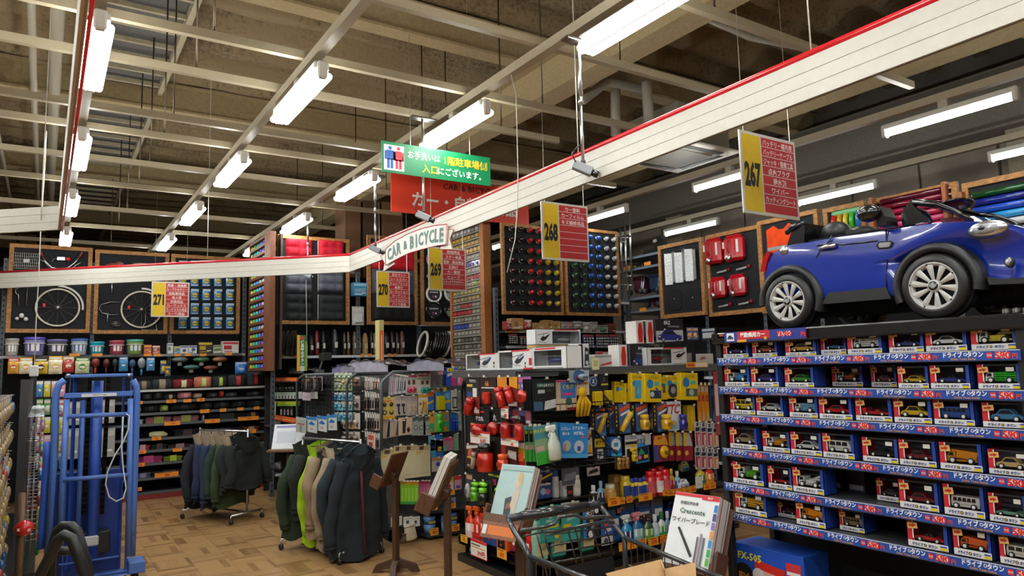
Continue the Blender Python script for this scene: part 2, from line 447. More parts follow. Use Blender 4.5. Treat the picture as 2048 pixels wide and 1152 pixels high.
rows=[('added outer left',-2.6,[-2,.6,2.9,5.2,7.6]),('added inner left',-1.2,[-2,.6,2.9,5.2,7.6,10]),('leftmost',.2,[-3.8,-1.5,.6,2.9,5.2,7.55,9.95,12.4]),('second',1.55,[-3.8,-1.6,.6,2.9,5.25,7.6,9.95,12.3,14.6]),('third',2.92,[-3.6,-1.4,.8,2.95,5.3,7.65,10.0,12.35]),('fourth',6.52,[-1.6,.6,2.95,5.3,7.6,9.95]),('rightmost',8.4,[2.85,5.2,7.65])]  # left rows out of view and lamps behind camera added to light the toys
for nm,xx,L in rows:
 for k,yy in enumerate(L):
  lamp(xx,yy,'lit fluorescent lamp on the %s lamp rail, %s from the near end'%(nm,ORD[k]))
  # ================================================================== hanging fascia, signs, cameras
class VP(Face):
 """vertical plane through p, q; local x from p to q, y away from the viewer"""
 def __init__(s,p,q):
  s.p=Vector((p.x,p.y,0));d=Vector((q.x-p.x,q.y-p.y,0));s.L=d.length;s.d=d.normalized()
  s.n=Vector((s.d.y,-s.d.x,0));s.rz=math.atan2(s.d.y,s.d.x)
 def at(s,x,y,out=0.0):
  r=ray(x,y);o=s.p+s.n*out
  return CPOS+r*((o-CPOS).dot(s.n)/r.dot(s.n))
 def uz(s,x,y,out=0.0):
  p=s.at(x,y,out);return ((p-s.p).dot(s.d),p.z)
ZF=3.10
fB,fC=onZ(700,512,ZF),onZ(1024,372,ZF);fC=onX(1024,372,fB.x-.06)
fA=fB+(onZ(1886,0,ZF)-fB)*1.35;fD=onZ(0,547,ZF);fD=fB+(fD-fB)*1.08
lE=onZ(121,412,ZF);lA=lE+(onZ(163,0,ZF)-lE)*1.3;lD=lE+(fD-fB).normalized()*1.5
def fascia(p,q,label,h=.2,tube_side=0,tube=True):
 v=VP(p,q);L=v.L
 t=thing('hanging_fascia',label,'fascia',(p.x,p.y,ZF),v.rz)
 for k in range(3):
  m=MB();m.box(0,L,-.012,.012,-h+h/3*k+.0015,-h+h/3*(k+1),'cdc9be','P',.0015);obj('fascia_slat',m,t)
 m=MB();m.box(0,L,.0,.008,-h,0,'9a958a','P');obj('backing_strip',m,t)
 if not tube:return v
 m=MB()
 if tube_side:m.tube([(0,.02,-h-.012),(L,.02,-h-.006)],.007,'d2202a','G',10)
 else:m.tube([(0,0,.016),(L,0,.016)],.018,'d2202a','G',10)
 obj('red_tube',m,t,label='red tube along the edge')
 return v
def wire(x,y,z0,label,z1=None,r=.004,col='cfcabb',wob=0.0):
 m=MB();z1=z1 or RZ+.1
 pts=[(wob*math.sin(i*1.1)*(1-i/8),wob*.5*math.sin(i*.7),z0+(z1-z0)*i/8-z0) for i in range(9)]
 m.tube(pts,r,col,'P',5);return single('hanging_wire',m,label,'wire',(x,y,z0))
vR=fascia(fB,fA,'long white three-slat fascia with red top tube running towards the toy car')
fascia(fD,fB,'white fascia with red top tube crossing the bicycle panels diagonally')
fascia(lE,lA,'white fascia seen edge-on beside the leftmost lamp row',tube_side=1)
fascia(lD,lE,'short plain white fascia piece above the blue lift',tube=False)
for (x,y,lb) in ((1622,100,'wire clamped to the long fascia beside the sign 267'),(1157,318,'wire holding the long fascia by the first camera pole'),):
 p=vR.at(x,y);wire(p.x,p.y,ZF,lb,5.85)
for (px,py,lb) in ((415,512,'thin wire holding the diagonal fascia above the bicycle wheels'),(82,440,'slack white cord in front of the short fascia')):
 p=VP(fD,fB).at(px,py) if px>200 else VP(lD,lE).at(px,py,.02);wire(p.x,p.y,p.z,lb,5.85)
 # ribbon banner on the fascia
vr=VP(fB,fA)
def uzs(L,out):return [vr.uz(512+x/4,430+y/4,out) for x,y in L]
rt=thing('ribbon_banner','white ribbon banner reading CAR & BICYCLE fixed to the bend of the fascia','sign',(vr.p.x,vr.p.y,0),vr.rz)
arcT=[(1040,272),(1120,205),(1220,150),(1330,108),(1430,85),(1530,72)]
arcB=[(1524,236),(1430,250),(1330,275),(1220,308),(1120,358),(1042,402)]
m=MB();o_=uzs(arcT+arcB,.05);m.prism(o_[::-1],-.054,-.046,'f2efe8','K');obj('banner_face',m,rt)
m=MB();cl_=[(u,-.056,z) for u,z in o_];m.tube(cl_,.004,'b5303a','K',5,closed=True);obj('banner_border',m,rt,label='red border')
for tl in ([(1044,300),(1000,330),(1032,385),(1018,456),(1112,395),(1112,380)],[(1500,112),(1587,118),(1556,190),(1576,276),(1465,274),(1500,230)]):
 m=MB();m.prism(uzs(tl,.03)[::-1],-.034,-.03,'e4ded2','K');m.tube([(u,-.036,z) for u,z in uzs(tl,.03)],.003,'b5303a','K',5,closed=True);obj('banner_tail',m,rt)
m=MB();arcM=uzs([((a[0]+b[0])/2,(a[1]+b[1])/2) for a,b in zip(arcT,arcB[::-1])],.05)
s_='CAR & BICYCLE';ws=[1.0,1.0,1.0,.25,.85,.25,1.0,.5,1.0,1.0,1.0,.9,.9];tot=sum(ws);acc=0
def arc_at(t):
 x=t*(len(arcM)-1);i=min(int(x),len(arcM)-2);a,b=arcM[i],arcM[i+1];k=x-i
 return a[0]+(b[0]-a[0])*k,a[1]+(b[1]-a[1])*k,math.atan2(b[1]-a[1],b[0]-a[0])
span=math.hypot(arcM[-1][0]-arcM[0][0],arcM[-1][1]-arcM[0][1])
for ch,w_ in zip(s_,ws):
 t_=.04+.92*(acc+w_/2)/tot;acc+=w_
 u_,z_,a_=arc_at(t_)
 if ch !=' ':
  hh=.128 if ch !='&' else .09
  m.text(ch,u_,z_,hh,'5a7a74',-.0575,bold=.035,maxw=span*.92/tot*w_*.95,rot=a_)
obj('lettering',m,rt)
# hanging aisle signs
def aisle_sign(num,lines,rect,Yp,label,wobble=0.0):
 F=Face('Y',Yp);p,w,h=F.rect(*rect);S=w;Hh=h
 t=thing('aisle_sign',label,'sign',p,wobble)
 m=MB();m.box(-S/2,S/2,-.006,.006,0,Hh,'d8d2c8','P',.002);obj('board',m,t)
 m=MB();b=.035*S;ys=-S/2+.36*S
 m.card(-S/2+b,ys-b*.3,b,Hh-b,-.0068,'e8c31c');obj('number_panel',m,t,label='yellow panel with the aisle number')
 m=MB();m.text(num,(-S/2+ys)/2+b*.3,Hh*.48,Hh*.32,'151310',-.0074,bold=.05,sx=.55,maxw=.28*S);obj('number',m,t)
 rh=(Hh-2*b)/8;q=MB();l=MB()
 for k in range(8):
  z1=Hh-b-k*rh;q=MB();q.card(ys+b*.3,S/2-b,z1-rh+.004,z1-.001,-.0068,'c22a30');obj('row_panel',q,t,label='red row')
  if k<len(lines):l.text(lines[k],(ys+S/2-b)/2,z1-rh/2-.002,rh*.62,'f6efe8',-.0074,bold=.012,maxw=.54*S,fh=.85)
 obj('lettering',l,t)
 m=MB()
 for s in (-1,1):m.tube([(s*S*.42,0,Hh),(s*S*.42,.02*s,5.85-p.z)],.0025,'bdb7aa','S',4)
 obj('suspension_wire',m,t);return t
aisle_sign('267',['バッテリー補充液','バッテリーケーブル','ジャッキ・整備工具','点火プラグ','撥水剤','ワイパー','カッティングシート'],(1490,275,1599,434),2.75,'nearest hanging aisle sign, in front of the toy car, numbered 267')
aisle_sign('268',['カー塗料','カーフィルム','キズ補修用品'],(1086,408,1179,522),4.95,'hanging aisle sign numbered 268 in front of the bulb boards')
aisle_sign('269',['配線用品','ステー金具','保安・脱出用品','日除け','カー電球','ヒューズ','トラックアクセサリー'],(858,496,933,582),7.3,'hanging aisle sign numbered 269 beside the parts drawers')
aisle_sign('270',['足元マット','シートカバー','ジュニアシート','車椅子','カークッション','カーケット','ハンドルカバー','バイク用品'],(754,543,820,615),9.2,'hanging aisle sign numbered 270 in front of the car mat board')
aisle_sign('271',['芳香・消臭剤','カーアクセサリー','自転車用品','老人車','洗車用品','カーワックス','カーケミカル用品','カーTV用品'],(302,564,378,634),11.3,'hanging aisle sign numbered 271 in front of the second bicycle board')
# restroom sign
F=Face('Y',5.5);a=F.at(763,343);b=F.at(980,328);S=b.x-a.x;Hh=F.at(763,281).z-a.z
t=thing('restroom_sign','green hanging sign with white and yellow writing and restroom figures','sign',(a.x+S/2,5.5,a.z))
m=MB();m.box(-S/2,S/2,-.005,.005,0,Hh,'12804e','P',.001);obj('board',m,t)
m=MB();pw=Hh*.8;x0=-S/2+.02;m.box(x0,x0+pw*.86,-.007,-.005,Hh*.08,Hh*.9,'f4f4f0','K',.0009)
obj('pictogram_panel',m,t,label='white panel with figures')
for kx,colr,skirt in ((.26,'2a62b0',False),(.62,'cf2b3c',True)):
 m=MB();xc=x0+pw*kx;m.disc(xc,Hh*.8,Hh*.06,-.0076,colr)
 if skirt:m.add([(xc-.03,-.0076,Hh*.72),(xc+.03,-.0076,Hh*.72),(xc+.045,-.0076,Hh*.4),(xc-.045,-.0076,Hh*.4)],[(3,2,1,0)],colr,'K')
 else:m.card(xc-.033,xc+.033,Hh*.42,Hh*.73,-.0076,colr)
 for s in (-1,1):m.card(xc+s*.016-.012,xc+s*.016+.012,Hh*.14,Hh*.45,-.0076,colr);m.card(xc+s*.042-.008,xc+s*.042+.008,Hh*.42,Hh*.7,-.0076,colr)
 obj('pictogram',m,t,label='%s figure'%('red' if skirt else 'blue'))
m=MB();m.text('お手洗いは',-S*.13,Hh*.68,Hh*.25,'f7f5ee',-.0074,bold=.02,maxw=S*.29,fh=.9);m.text('1階駐車場側',S*.26,Hh*.66,Hh*.28,'ecc02a',-.0074,bold=.02,maxw=S*.44,fh=.9)
m.text('入口',-S*.08,Hh*.28,Hh*.27,'ecc02a',-.0074,bold=.02,maxw=S*.17,fh=.9);m.text('にございます。',S*.2,Hh*.28,Hh*.25,'f7f5ee',-.0074,bold=.02,maxw=S*.41,fh=.9)
obj('lettering',m,t)
m=MB()
for s in (-.25,.3):m.tube([(s*S,0,Hh),(s*S,0,5.85-a.z)],.002,'bdb7aa','S',4)
obj('suspension_wire',m,t)
F=Face('Y',8.05);a=F.at(782,423);b=F.at(1057,430);S=b.x-a.x;Hh=F.at(782,343).z-a.z
t=thing('department_sign','red hanging department sign half hidden behind the green sign and the fascia','sign',(a.x+S/2,8.05,a.z))
m=MB();m.box(-S/2,S/2,-.006,.006,0,Hh,'d93a22','P',.001);obj('board',m,t)
m=MB();m.text('CAR & BICYCLE',S*.05,Hh*.8,Hh*.17,'1d1513',-.008,bold=.008);m.text('カー・自転車用品',S*.02,Hh*.38,Hh*.4,'e8e4da',-.008,bold=.03,maxw=S*.88);obj('lettering',m,t)
m=MB()
for s in (-.4,.4):m.tube([(s*S,0,Hh),(s*S,0,5.85-a.z)],.002,'bdb7aa','S',4)
obj('suspension_wire',m,t)
# security cameras on telescopic poles
for k,(tx,ty,by,lb,dirx) in enumerate(((1157,84,325,'grey box camera on a chrome pole in front of the long fascia',1),(845,238,425,'grey box camera on a chrome pole crossing the red sign',1),(750,352,492,'grey box camera on a pole by the ribbon banner',1),(616,434,545,'small grey camera on a pole before the cushion panel',1))):
 zT=RZ-(.1 if k in (0,2) else 0);p=onZ(tx,ty,zT);zb=onY(tx-1,by,p.y).z;L=zT-zb
 t=thing('security_camera',lb,'camera',(p.x,p.y,zb))
 m=MB();m.tube([(0,0,.02),(0,0,L*.5)],.011,'d4d4d2','S',8);obj('lower_pole',m,t)
 m=MB();m.tube([(0,0,L*.48),(0,0,L*.5+.03)],.017,'d4d4d2','S',8);m.tube([(0,0,L*.5),(0,0,L)],.014,'d0d0ce','S',8);obj('upper_pole',m,t)
 m=MB();m.box(-.12,.12,-.04,.04,L-.01,L+.01,'8d8a84','S',.004);obj('ceiling_plate',m,t)
 m=MB();m.ball((0,0,.01),.018,'3a3a3c','P',8,5);obj('swivel',m,t)
 g=MB();g.at((0,-.0,-.035),rx=0,ry=.45,rz=-.62);g.box(-.07,.06,-.03,.03,-.028,.028,'8e9096','P',.004);obj('camera_body',g,t)
 g=MB();g.at((0,0,-.035),ry=.45,rz=-.62);g.lathe([(.022,.06),(.024,.1),(.018,.105)],10,'17171a','G',axis='x');obj('camera_lens',g,t,label='black lens')
 g=MB();g.tube([(-.06,0,0),(-.09,0,.05),(-.05,0,.1),(0,0,.13)],.004,'1a1a1c','P',5);obj('cable',g,t)
 # ================================================================== product builders (local frame: x right, y away from the viewer, z up)
def shade(c,k):
 c=lin(c);return tuple(max(0,min(1,v*k)) for v in c)
def label_art(m,w,h,y,base,cols,seed=0,z0=0.0):
 """flat print: bands, blocks and a badge"""
 r=random.Random(seed);a=cols[0];b=cols[-1]
 m.card(-w*.46,w*.46,z0+h*.74,z0+h*.93,y,a)
 k=r.random()
 if k<.4:m.disc(r.uniform(-.15,.15)*w,z0+h*r.uniform(.35,.5),min(w,h)*.24,y,b)
 elif k<.7:m.card(-w*.4,w*r.uniform(-.05,.2),z0+h*.3,z0+h*.64,y,b)
 else:m.add([(-w*.4,y,z0+h*.25),(w*.4,y,z0+h*.35),(w*.4,y,z0+h*.62),(-w*.4,y,z0+h*.52)],[(0,1,2,3)],b,'K')
 m.card(-w*.38,w*r.uniform(0,.38),z0+h*.1,z0+h*.17,y,shade(a,.6) if r.random()<.5 else 'f0eee8')
 m.card(w*.1,w*.42,z0+h*.2,z0+h*.27,y,'f0eee8')
def b_carton(t,w,h,col,col2,d=.12,seed=0):
 m=MB();m.box(-w/2,w/2,0,d,0,h,col,'K',.002);obj('carton',m,t)
 m=MB();label_art(m,w,h,-.0008,col,[col2,shade(col2,.7)],seed);obj('front_print',m,t)
def b_tub(t,w,h,col,col2,mt='G',seed=0,handle=True):
 r=w/2;m=MB();m.at((0,r,0));m.lathe([(r*.78,0),(r*.82,.004),(r*.95,h*.84)],18,col,mt,cap=False);m.lathe([(0.001,.003),(r*.78,.003)],18,col,mt,cap=False);obj('tub',m,t)
 m=MB();m.at((0,r,0));m.lathe([(r*.97,h*.8),(r,h*.82),(r,h*.93),(r*.9,h*.95),(.001,h*.95)],18,col2,'G',cap=False);obj('lid',m,t)
 m=MB();pts=[(r*.98*math.cos(a),r+r*.98*math.sin(a)*-1,h*.62+.0*a) for a in [PI*i/10 for i in range(11)]];m.tube(pts,.006,'e8e6e2','G',5)
 if handle:obj('handle',m,t)
 m=MB();n=8
 vs=[]
 for i in range(n+1):
  a=-PI/2-.7+1.4*i/n
  for z in (.22,.6):q=r*(.82+.13*z/.84)*1.012;vs.append((q*math.cos(a),r+q*math.sin(a),h*z))
 m.add(vs,[(2*i,2*i+2,2*i+3,2*i+1) for i in range(n)],['f2efe8' if (i+seed)%3 else shade(col2,.8) for i in range(n)],'K');obj('label_wrap',m,t)
def b_pack(t,w,h,col,col2,prod='blob',seed=0,pc=None,d=.035):
 """card on a hook with the goods in a blister"""
 m=MB();m.box(-w/2,w/2,0,.003,0,h,col,'K');label_art(m,w,h,-.0008,col,[col2,pc or col2],seed);obj('backing_card',m,t)
 m=MB();pc=pc or col2
 if prod=='blob':m.ball((0,-.004,h*.36),(w*.36,d*.7,h*.24),pc,'G',10,6)
 elif prod=='tubex':m.tube([(-w*.05,-d*.5,h*.08),(w*.05,-d*.5,h*.66)],w*.16,pc,'G',8)
 elif prod=='strip':
  for k in range(3):m.box(-w*.36+w*.25*k,-w*.16+w*.25*k,-d,-.002,h*.12,h*.62,pc if k%2 else shade(pc,.7),'P',.003)
 elif prod=='pair':
  for s in (-1,1):m.lathe([(w*.17,-.002),(w*.17,d*.6),(w*.12,d)],10,pc,'G',axis='y') if False else m.ball((s*w*.22,-.004,h*.38),(w*.18,d*.6,h*.2),pc,'G',8,5)
 elif prod=='hook':
  for s in (-1,1):m.tube([(s*w*.22,-d*.4,h*.62),(s*w*.22,-d*.4,h*.3),(s*w*.22+.012,-d*.4,h*.2),(s*w*.22+.028,-d*.4,h*.26)],.006,pc,'S',6)
 else:m.box(-w*.32,w*.32,-d,-.002,h*.12,h*.58,pc,'P',.006)
 obj('goods',m,t)
 m=MB();m.tube([(0,PEGD.get('d',.06),h*.97),(0,-.05,h*.97),(0,-.06,h*.985)],.003,'b9bcc0','S',5);obj('peg_hook',m,t)
def b_bag(t,w,h,col,col2,seed=0,film=True):
 m=MB();d=min(w,h)*.2
 def fn(u,v):
  e=(1-(2*u-1)**4)*(1-(2*v-1)**4);rr_=.004*math.sin(u*9+seed)*math.sin(v*11);return ((u-.5)*w*(1-.03*math.sin(v*6)),-d*e+rr_,v*h*.82)
 m.grid(fn,8,8,col,'G');m.grid(lambda u,v:((u-.5)*w,d*.5*(1-(2*u-1)**4)*(1-(2*v-1)**4),v*h*.82),4,4,col,'G',flip=True)
 obj('bag',m,t)
 m=MB();m.box(-w/2,w/2,-.003,.003,h*.78,h,col2,'K');m.card(-w*.4,w*.4,h*.84,h*.93,-.0038,'f2efe8');obj('header_card',m,t)
 m=MB();m.at((0,-d*1.06,0));m.disc(0,h*.42,min(w,h)*.26,0,col2);m.card(-w*.2,w*.2,h*.37,h*.46,-.001,'f4f2ec');obj('print',m,t)
def b_brush(t,w,h,col,col2,seed=0):
 m=MB();m.tube([(0,0,h*.05),(0,0,h*.5)],w*.13,col2,'G',8);obj('brush_handle',m,t)
 m=MB();m.ball((0,0,h*.68),(w*.45,w*.25,h*.27),col,'C',12,7);obj('brush_head',m,t)
 m=MB();m.ball((0,0,h*.66),(w*.5,w*.3,h*.33),'ffffff','X',12,7);obj('clear_wrap',m,t)
def b_can(t,w,h,col,col2,seed=0,capcol='e8e8e8'):
 r=w/2;m=MB();m.lathe([(r*.9,0),(r,.006),(r,h*.74),(r*.75,h*.8)],14,[col,col,col],'G');obj('can',m,t)
 m=MB();m.lathe([(r*.8,h*.78),(r*.82,h*.97),(r*.7,h),(.001,h)],14,capcol,'G',cap=False);obj('cap',m,t)
 m=MB();vs=[]
 for i in range(9):
  a=-PI/2-1.1+2.2*i/8
  for z in (.15,.38,.62):vs.append((r*1.015*math.cos(a),r*1.015*math.sin(a),h*z))
 fs=[];fc=[]
 for i in range(8):fs+=[(3*i,3*i+3,3*i+4,3*i+1),(3*i+1,3*i+4,3*i+5,3*i+2)];fc+=[col2 if (i+seed)%2 else shade(col2,1.3),col2]
 m.add(vs,fs,fc,'K');obj('label_wrap',m,t)
def b_bottle(t,w,h,col,col2,seed=0,capcol='f0f0f0',trigger=False):
 r=w/2;m=MB();m.lathe([(r*.86,0),(r,.008),(r,h*.5),(r*.85,h*.62),(r*.35,h*.72),(r*.33,h*.78)],14,col,'G',sy=.62);obj('bottle',m,t)
 m=MB()
 if trigger:
  m.tube([(0,0,h*.76),(0,0,h*.86)],r*.36,capcol,'G',8);m.box(-r*.95,r*.6,-r*.3,r*.3,h*.86,h,capcol,'G',r*.15);m.tube([(-r*.45,0,h*.88),(-r*.62,0,h*.78),(-r*.4,0,h*.7)],r*.12,capcol,'G',6)
  m.tube([(-r*.9,0,h*.94),(-r*1.25,0,h*.94)],r*.16,shade(capcol,.6),'G',6)
 else:m.lathe([(r*.38,h*.76),(r*.4,h*.97),(r*.3,h),(.001,h)],12,capcol,'G',cap=False)
 obj('trigger_head' if trigger else 'cap',m,t)
 m=MB();vs=[]
 for i in range(9):
  a=-PI/2-1.2+2.4*i/8
  for z in (.1,.3,.52):vs.append((r*1.015*math.cos(a),r*.635*math.sin(a),h*z))
 fs=[];fc=[]
 for i in range(8):fs+=[(3*i,3*i+3,3*i+4,3*i+1),(3*i+1,3*i+4,3*i+5,3*i+2)];fc+=[col2,shade(col2,1.25) if (i+seed)%3 else 'f4f2ee']
 m.add(vs,fs,fc,'K');obj('label_wrap',m,t)
def b_jug(t,w,h,col,col2,seed=0,capcol='f2f2f2'):
 m=MB();m.box(-w/2,w/2,0,w*.55,0,h*.8,col,'G',w*.14);obj('jug',m,t)
 m=MB();m.tube([(w*.1,w*.27,h*.8),(w*.3,w*.27,h*.95),(-w*.1,w*.27,h*.96),(-w*.3,w*.27,h*.8)],w*.07,col,'G',6);obj('handle',m,t)
 m=MB();m.at((w*.3,w*.27,0));m.lathe([(w*.12,h*.8),(w*.12,h*.95),(.001,h*.95)],10,capcol,'G',cap=False);obj('cap',m,t)
 m=MB();m.card(-w*.4,w*.4,h*.12,h*.6,-.001,col2);m.card(-w*.34,w*.3,h*.4,h*.54,-.002,'f2efe8');m.disc(w*.1,h*.26,w*.16,-.002,shade(col2,.5));obj('label',m,t)
def b_cushion(t,w,h,col,col2,seed=0,d=.3):
 m=MB()
 def fn(s_):
  return lambda u,v:((u-.5)*w*(1-.06*(2*v-1)**2),d/2*(1+s_*(1-(2*u-1)**6)*(1-(2*v-1)**6)),h*(.5+(v-.5)*(1-.12*(2*u-1)**2)))
 m.grid(fn(-1),9,7,col,'C');m.grid(fn(1),9,7,col,'C',flip=True);obj('cushion',m,t)
 m=MB();m.grid(lambda u,v:((u-.5)*w*.24,d/2*(1-1.03*(1-(2*v-1)**6))-.002,h*(.5+(v-.5)*.98)),4,7,col2,'K');obj('paper_band',m,t)
def b_rolled(t,w,h,col,col2,seed=0):
 m=MB();r=h/2;m.at((0,r,r));m.lathe([(r*.55,-w/2),(r*.95,-w/2+.02),(r,-w*.2),(r,w*.2),(r*.95,w/2-.02),(r*.55,w/2)],14,col,'C',axis='x');obj('roll',m,t)
 m=MB();m.at((0,r,r));m.lathe([(r*1.02,-w*.16),(r*1.02,w*.16)],14,col2,'K',axis='x',cap=False);obj('paper_band',m,t)
def b_flat(t,w,h,col,col2,seed=0,d=.3):
 m=MB()
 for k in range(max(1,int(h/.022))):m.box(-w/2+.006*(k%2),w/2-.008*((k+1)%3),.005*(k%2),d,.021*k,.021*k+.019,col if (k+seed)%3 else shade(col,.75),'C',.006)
 obj('folded_stack',m,t)
 m=MB();m.box(-w*.18,w*.18,-.003,.002,.0,h*.9,col2,'K');obj('paper_tag',m,t)
BUILD=dict(carton=b_carton,tub=b_tub,pack=b_pack,bag=b_bag,brush=b_brush,can=b_can,bottle=b_bottle,jug=b_jug,cushion=b_cushion,rolled=b_rolled,flat=b_flat)
CATN=dict(carton=('carton','box'),tub=('plastic_tub','tub'),pack=('blister_pack','pack'),bag=('filled_bag','bag'),brush=('wash_brush','brush'),can=('spray_can','can'),bottle=('plastic_bottle','bottle'),jug=('fluid_jug','jug'),cushion=('cushion','cushion'),rolled=('rolled_cushion','cushion'),flat=('folded_cover','cover'))
CNAME=[('black',(30,30,32)),('white',(236,234,228)),('grey',(130,130,132)),('red',(200,36,36)),('orange',(232,110,30)),('yellow',(232,200,40)),('green',(60,150,60)),('lime',(170,215,60)),('blue',(40,90,185)),('light blue',(110,175,225)),('turquoise',(30,165,185)),('purple',(120,100,180)),('pink',(235,120,160)),('brown',(110,70,40)),('beige',(205,185,150)),('navy',(25,35,80)),('dark red',(100,20,25))]
def cname(c):
 c=c.lstrip('#');c=''.join(k*2 for k in c) if len(c)==3 else c
 v=[int(c[i:i+2],16) for i in (0,2,4)]
 return min(CNAME,key=lambda q:sum((a-b)**2 for a,b in zip(q[1],v)))[0]
COUNT={};PEGD={}
def ordw(n):
 if n<=20:return ORD[n-1]
 t=('','','twenty','thirty','forty','fifty','sixty','seventy')[n//10]
 return t+('-'+ORD[n%10-1] if n%10 else 'ieth').replace('yieth','ieth') if n%10 else t[:-1]+'ieth'
def put(F,kind,rect,col,col2,where,out=0.0,group=None,rz=0.0,noun=None,tilt=0.0,base=None,**kw):
 """build one article of KIND in the pixel box RECT of the display plane F"""
 PEGD['d']=out+PEGD.get(F,.1);p,w,h=F.rect(*rect,out);nm,ct=CATN[kind]
 if base is not None:p.z=base
 noun=noun or nm.replace('_',' ')
 COUNT[where]=COUNT.get(where,0)+1;n=COUNT[where]
 lab='%s %s %s, %s from left'%(cname(col),noun,where,ordw(n))
 if rz or tilt:pass
 t=thing(nm,lab,ct,p,F.rz+rz,group)
 if tilt:t.rotation_euler=(0,tilt,F.rz+rz) if abs(F.rz)<.1 else (tilt,0,F.rz+rz)
 sd=int(rect[0]*7+rect[1]*13);BUILD[kind](t,w,h,col,col2,seed=sd,**kw)
 return t
_tag={}
def price_tag(F,x,y,wpx,hpx,text,label,out=.0,col='f0932a',tc='c3241c',head=None,tiltx=0.0):
 p,w,h=F.rect(x-wpx/2,y-hpx/2,x+wpx/2,y+hpx/2,out)
 COUNT[label]=COUNT.get(label,0)+1;label='%s%s, %s listed from top left'%(label,' reading '+text.rstrip('円') if text else '',ordw(COUNT[label]))
 m=MB();m.box(-w/2,w/2,-.002,0,0,h,col,'K')
 if head:m.card(-w/2,w/2,h*.72,h,-.0026,head)
 if text:m.text(text,w*.02,h*.4,h*.46,tc,-.0032,bold=.035,maxw=w*.86)
 m.card(-w*.42,w*.2,h*.8,h*.9,-.0032,'8a4a20' if not head else 'f6efe8')
 o=single('price_tag',m,label,'tag',p,F.rz,'price tags');o.rotation_euler=(tiltx,0,F.rz) if tiltx else o.rotation_euler
 return o
 # ---- racks
def post(m,x,y,z1,col='4c535c',w=.05):
 m.box(x-w/2,x+w/2,y-.004,y,0,z1,col,'P');m.box(x-w/2,x-w/2+.004,y,y+w,0,z1,col,'P')
 z=.06
 while z<z1:m.card(x-w*.22,x+w*.1,z,z+.028,y-.0048,'14161a','M');z+=.075
def rack(F,x0,x1,z1,label,shelves,depth=.5,posts=(),back=True,out=0.0,shelfcol='3c4046',edge='c8ccd0',strip=True,backcol='1b1c1f'):
 """a storage rack between two pixel columns; shelves = heights"""
 a,b=F.at(x0,700,out),F.at(x1,700,out);ua,ub=F.u(a),F.u(b);L=abs(ub-ua);o=F.pt(ua,0,out)
 t=thing('storage_rack',label,'rack',o,F.rz)
 for px in posts:
  m=MB();u=F.u(F.at(px,700,out))-ua;post(m,u,0,z1);obj('upright',m,t)
 for z in shelves:
  m=MB();m.box(0,L,.0,depth,z-.03,z,shelfcol,'P',.003)
  if strip:m.box(0,L,-.006,0,z-.032,z+.004,edge,'P',.001)
  obj('shelf_board',m,t)
 if back:m=MB();m.box(0,L,depth,depth+.02,0,z1-.05,backcol,'M');obj('back_panel',m,t)
 return t
def board(F,rect,label,out=0.0,fw=.055,felt='202226',inner=None):
 """OSB-framed black display board"""
 p,w,h=F.rect(*rect,out)
 t=thing('display_board',label,'board',p,F.rz,None)
 m=MB();m.box(-w/2+.01,w/2-.01,.005,.03,.01,h-.01,felt,'C');obj('felt_panel',m,t)
 for (a,b,c,d) in ((-w/2,w/2,0,fw),(-w/2,w/2,h-fw,h),(-w/2,-w/2+fw,fw,h-fw),(w/2-fw,w/2,fw,h-fw)):
  m=MB();m.box(a,b,-.02,.03,c,d,'b07c44','O',.003);obj('frame_bar',m,t)
 return t,p,w,h
 # ================================================================== bicycle wall (far left)
B1=Face('Y',11.8)
def zat(F,x,y,out=0):return F.at(x,y,out).z
zs1=zat(B1,300,708,.3)
rack(B1,-60,490,3.35,'tall dark rack of the bicycle aisle at the back left',[zs1],.55,(3,183,339,488),out=.0)
for rc,lb in (((13,491,181,666),'wood framed black board with handlebar, basket and a bicycle wheel'),((187,503,336,668),'wood framed black board with saddle, chain and a bicycle wheel'),((341,512,480,668),'wood framed black board hung with rows of blue packets')):
 board(B1,rc,lb,out=.05)
O1=.048
def wheel(cx,cy,r_px,label):
 p=B1.at(cx,cy,O1+.02);r=(B1.at(cx,cy-r_px,O1).z-p.z)
 t=thing('bicycle_wheelset',label,'wheel',p)
 m=MB();m.tube([((r-.012)*math.cos(2*PI*k/40),0,(r-.012)*math.sin(2*PI*k/40)) for k in range(40)],.013,'e9e3cf','P',8,closed=True);obj('rim',m,t,label='cream rim')
 m=MB();m.lathe([(.012,-.03),(.02,-.028),(.014,0),(.02,.028),(.012,.03)],10,'c9c9c9','S',axis='y');obj('hub',m,t)
 m=MB();m.tube([(.015,0,0),(r-.02,0,0)],.0022,'cfcfcf','S',4);sp=m.mesh('spoke')
 for k in range(12):
  o=obj('spoke',sp,t);o.rotation_euler=(0,2*PI*k/12,0)
 m=MB();m.box(-r*.6-.018,-r*.6+.018,-.012,.004,r*.1-.03,r*.1+.03,'d8301f','G',.008);obj('reflector',m,t,label='red reflector')
 m=MB();R_=r*1.12;m.tube([(R_*math.cos(a),-.0,R_*math.sin(a)) for a in [math.radians(-6+k*98/14) for k in range(15)]],.016,'e8e8e6','G',6);obj('mudguard',m,t,label='white mudguard')
wheel(115.5,615,38,'cream rimmed bicycle wheel on the first display board')
wheel(283.5,619,37,'cream rimmed bicycle wheel on the second board partly behind sign 271')
p,w_,h_=B1.rect(26,509,79,540,O1)
t=thing('bicycle_basket','wire bicycle basket on the first display board','basket',p)
m=MB();n=12
for k in range(n+1):x=-w_/2+w_*k/n;m.tube([(x*.86,-.12,0),(x,-.13,h_)],.003,'d8d8d6','S',4)
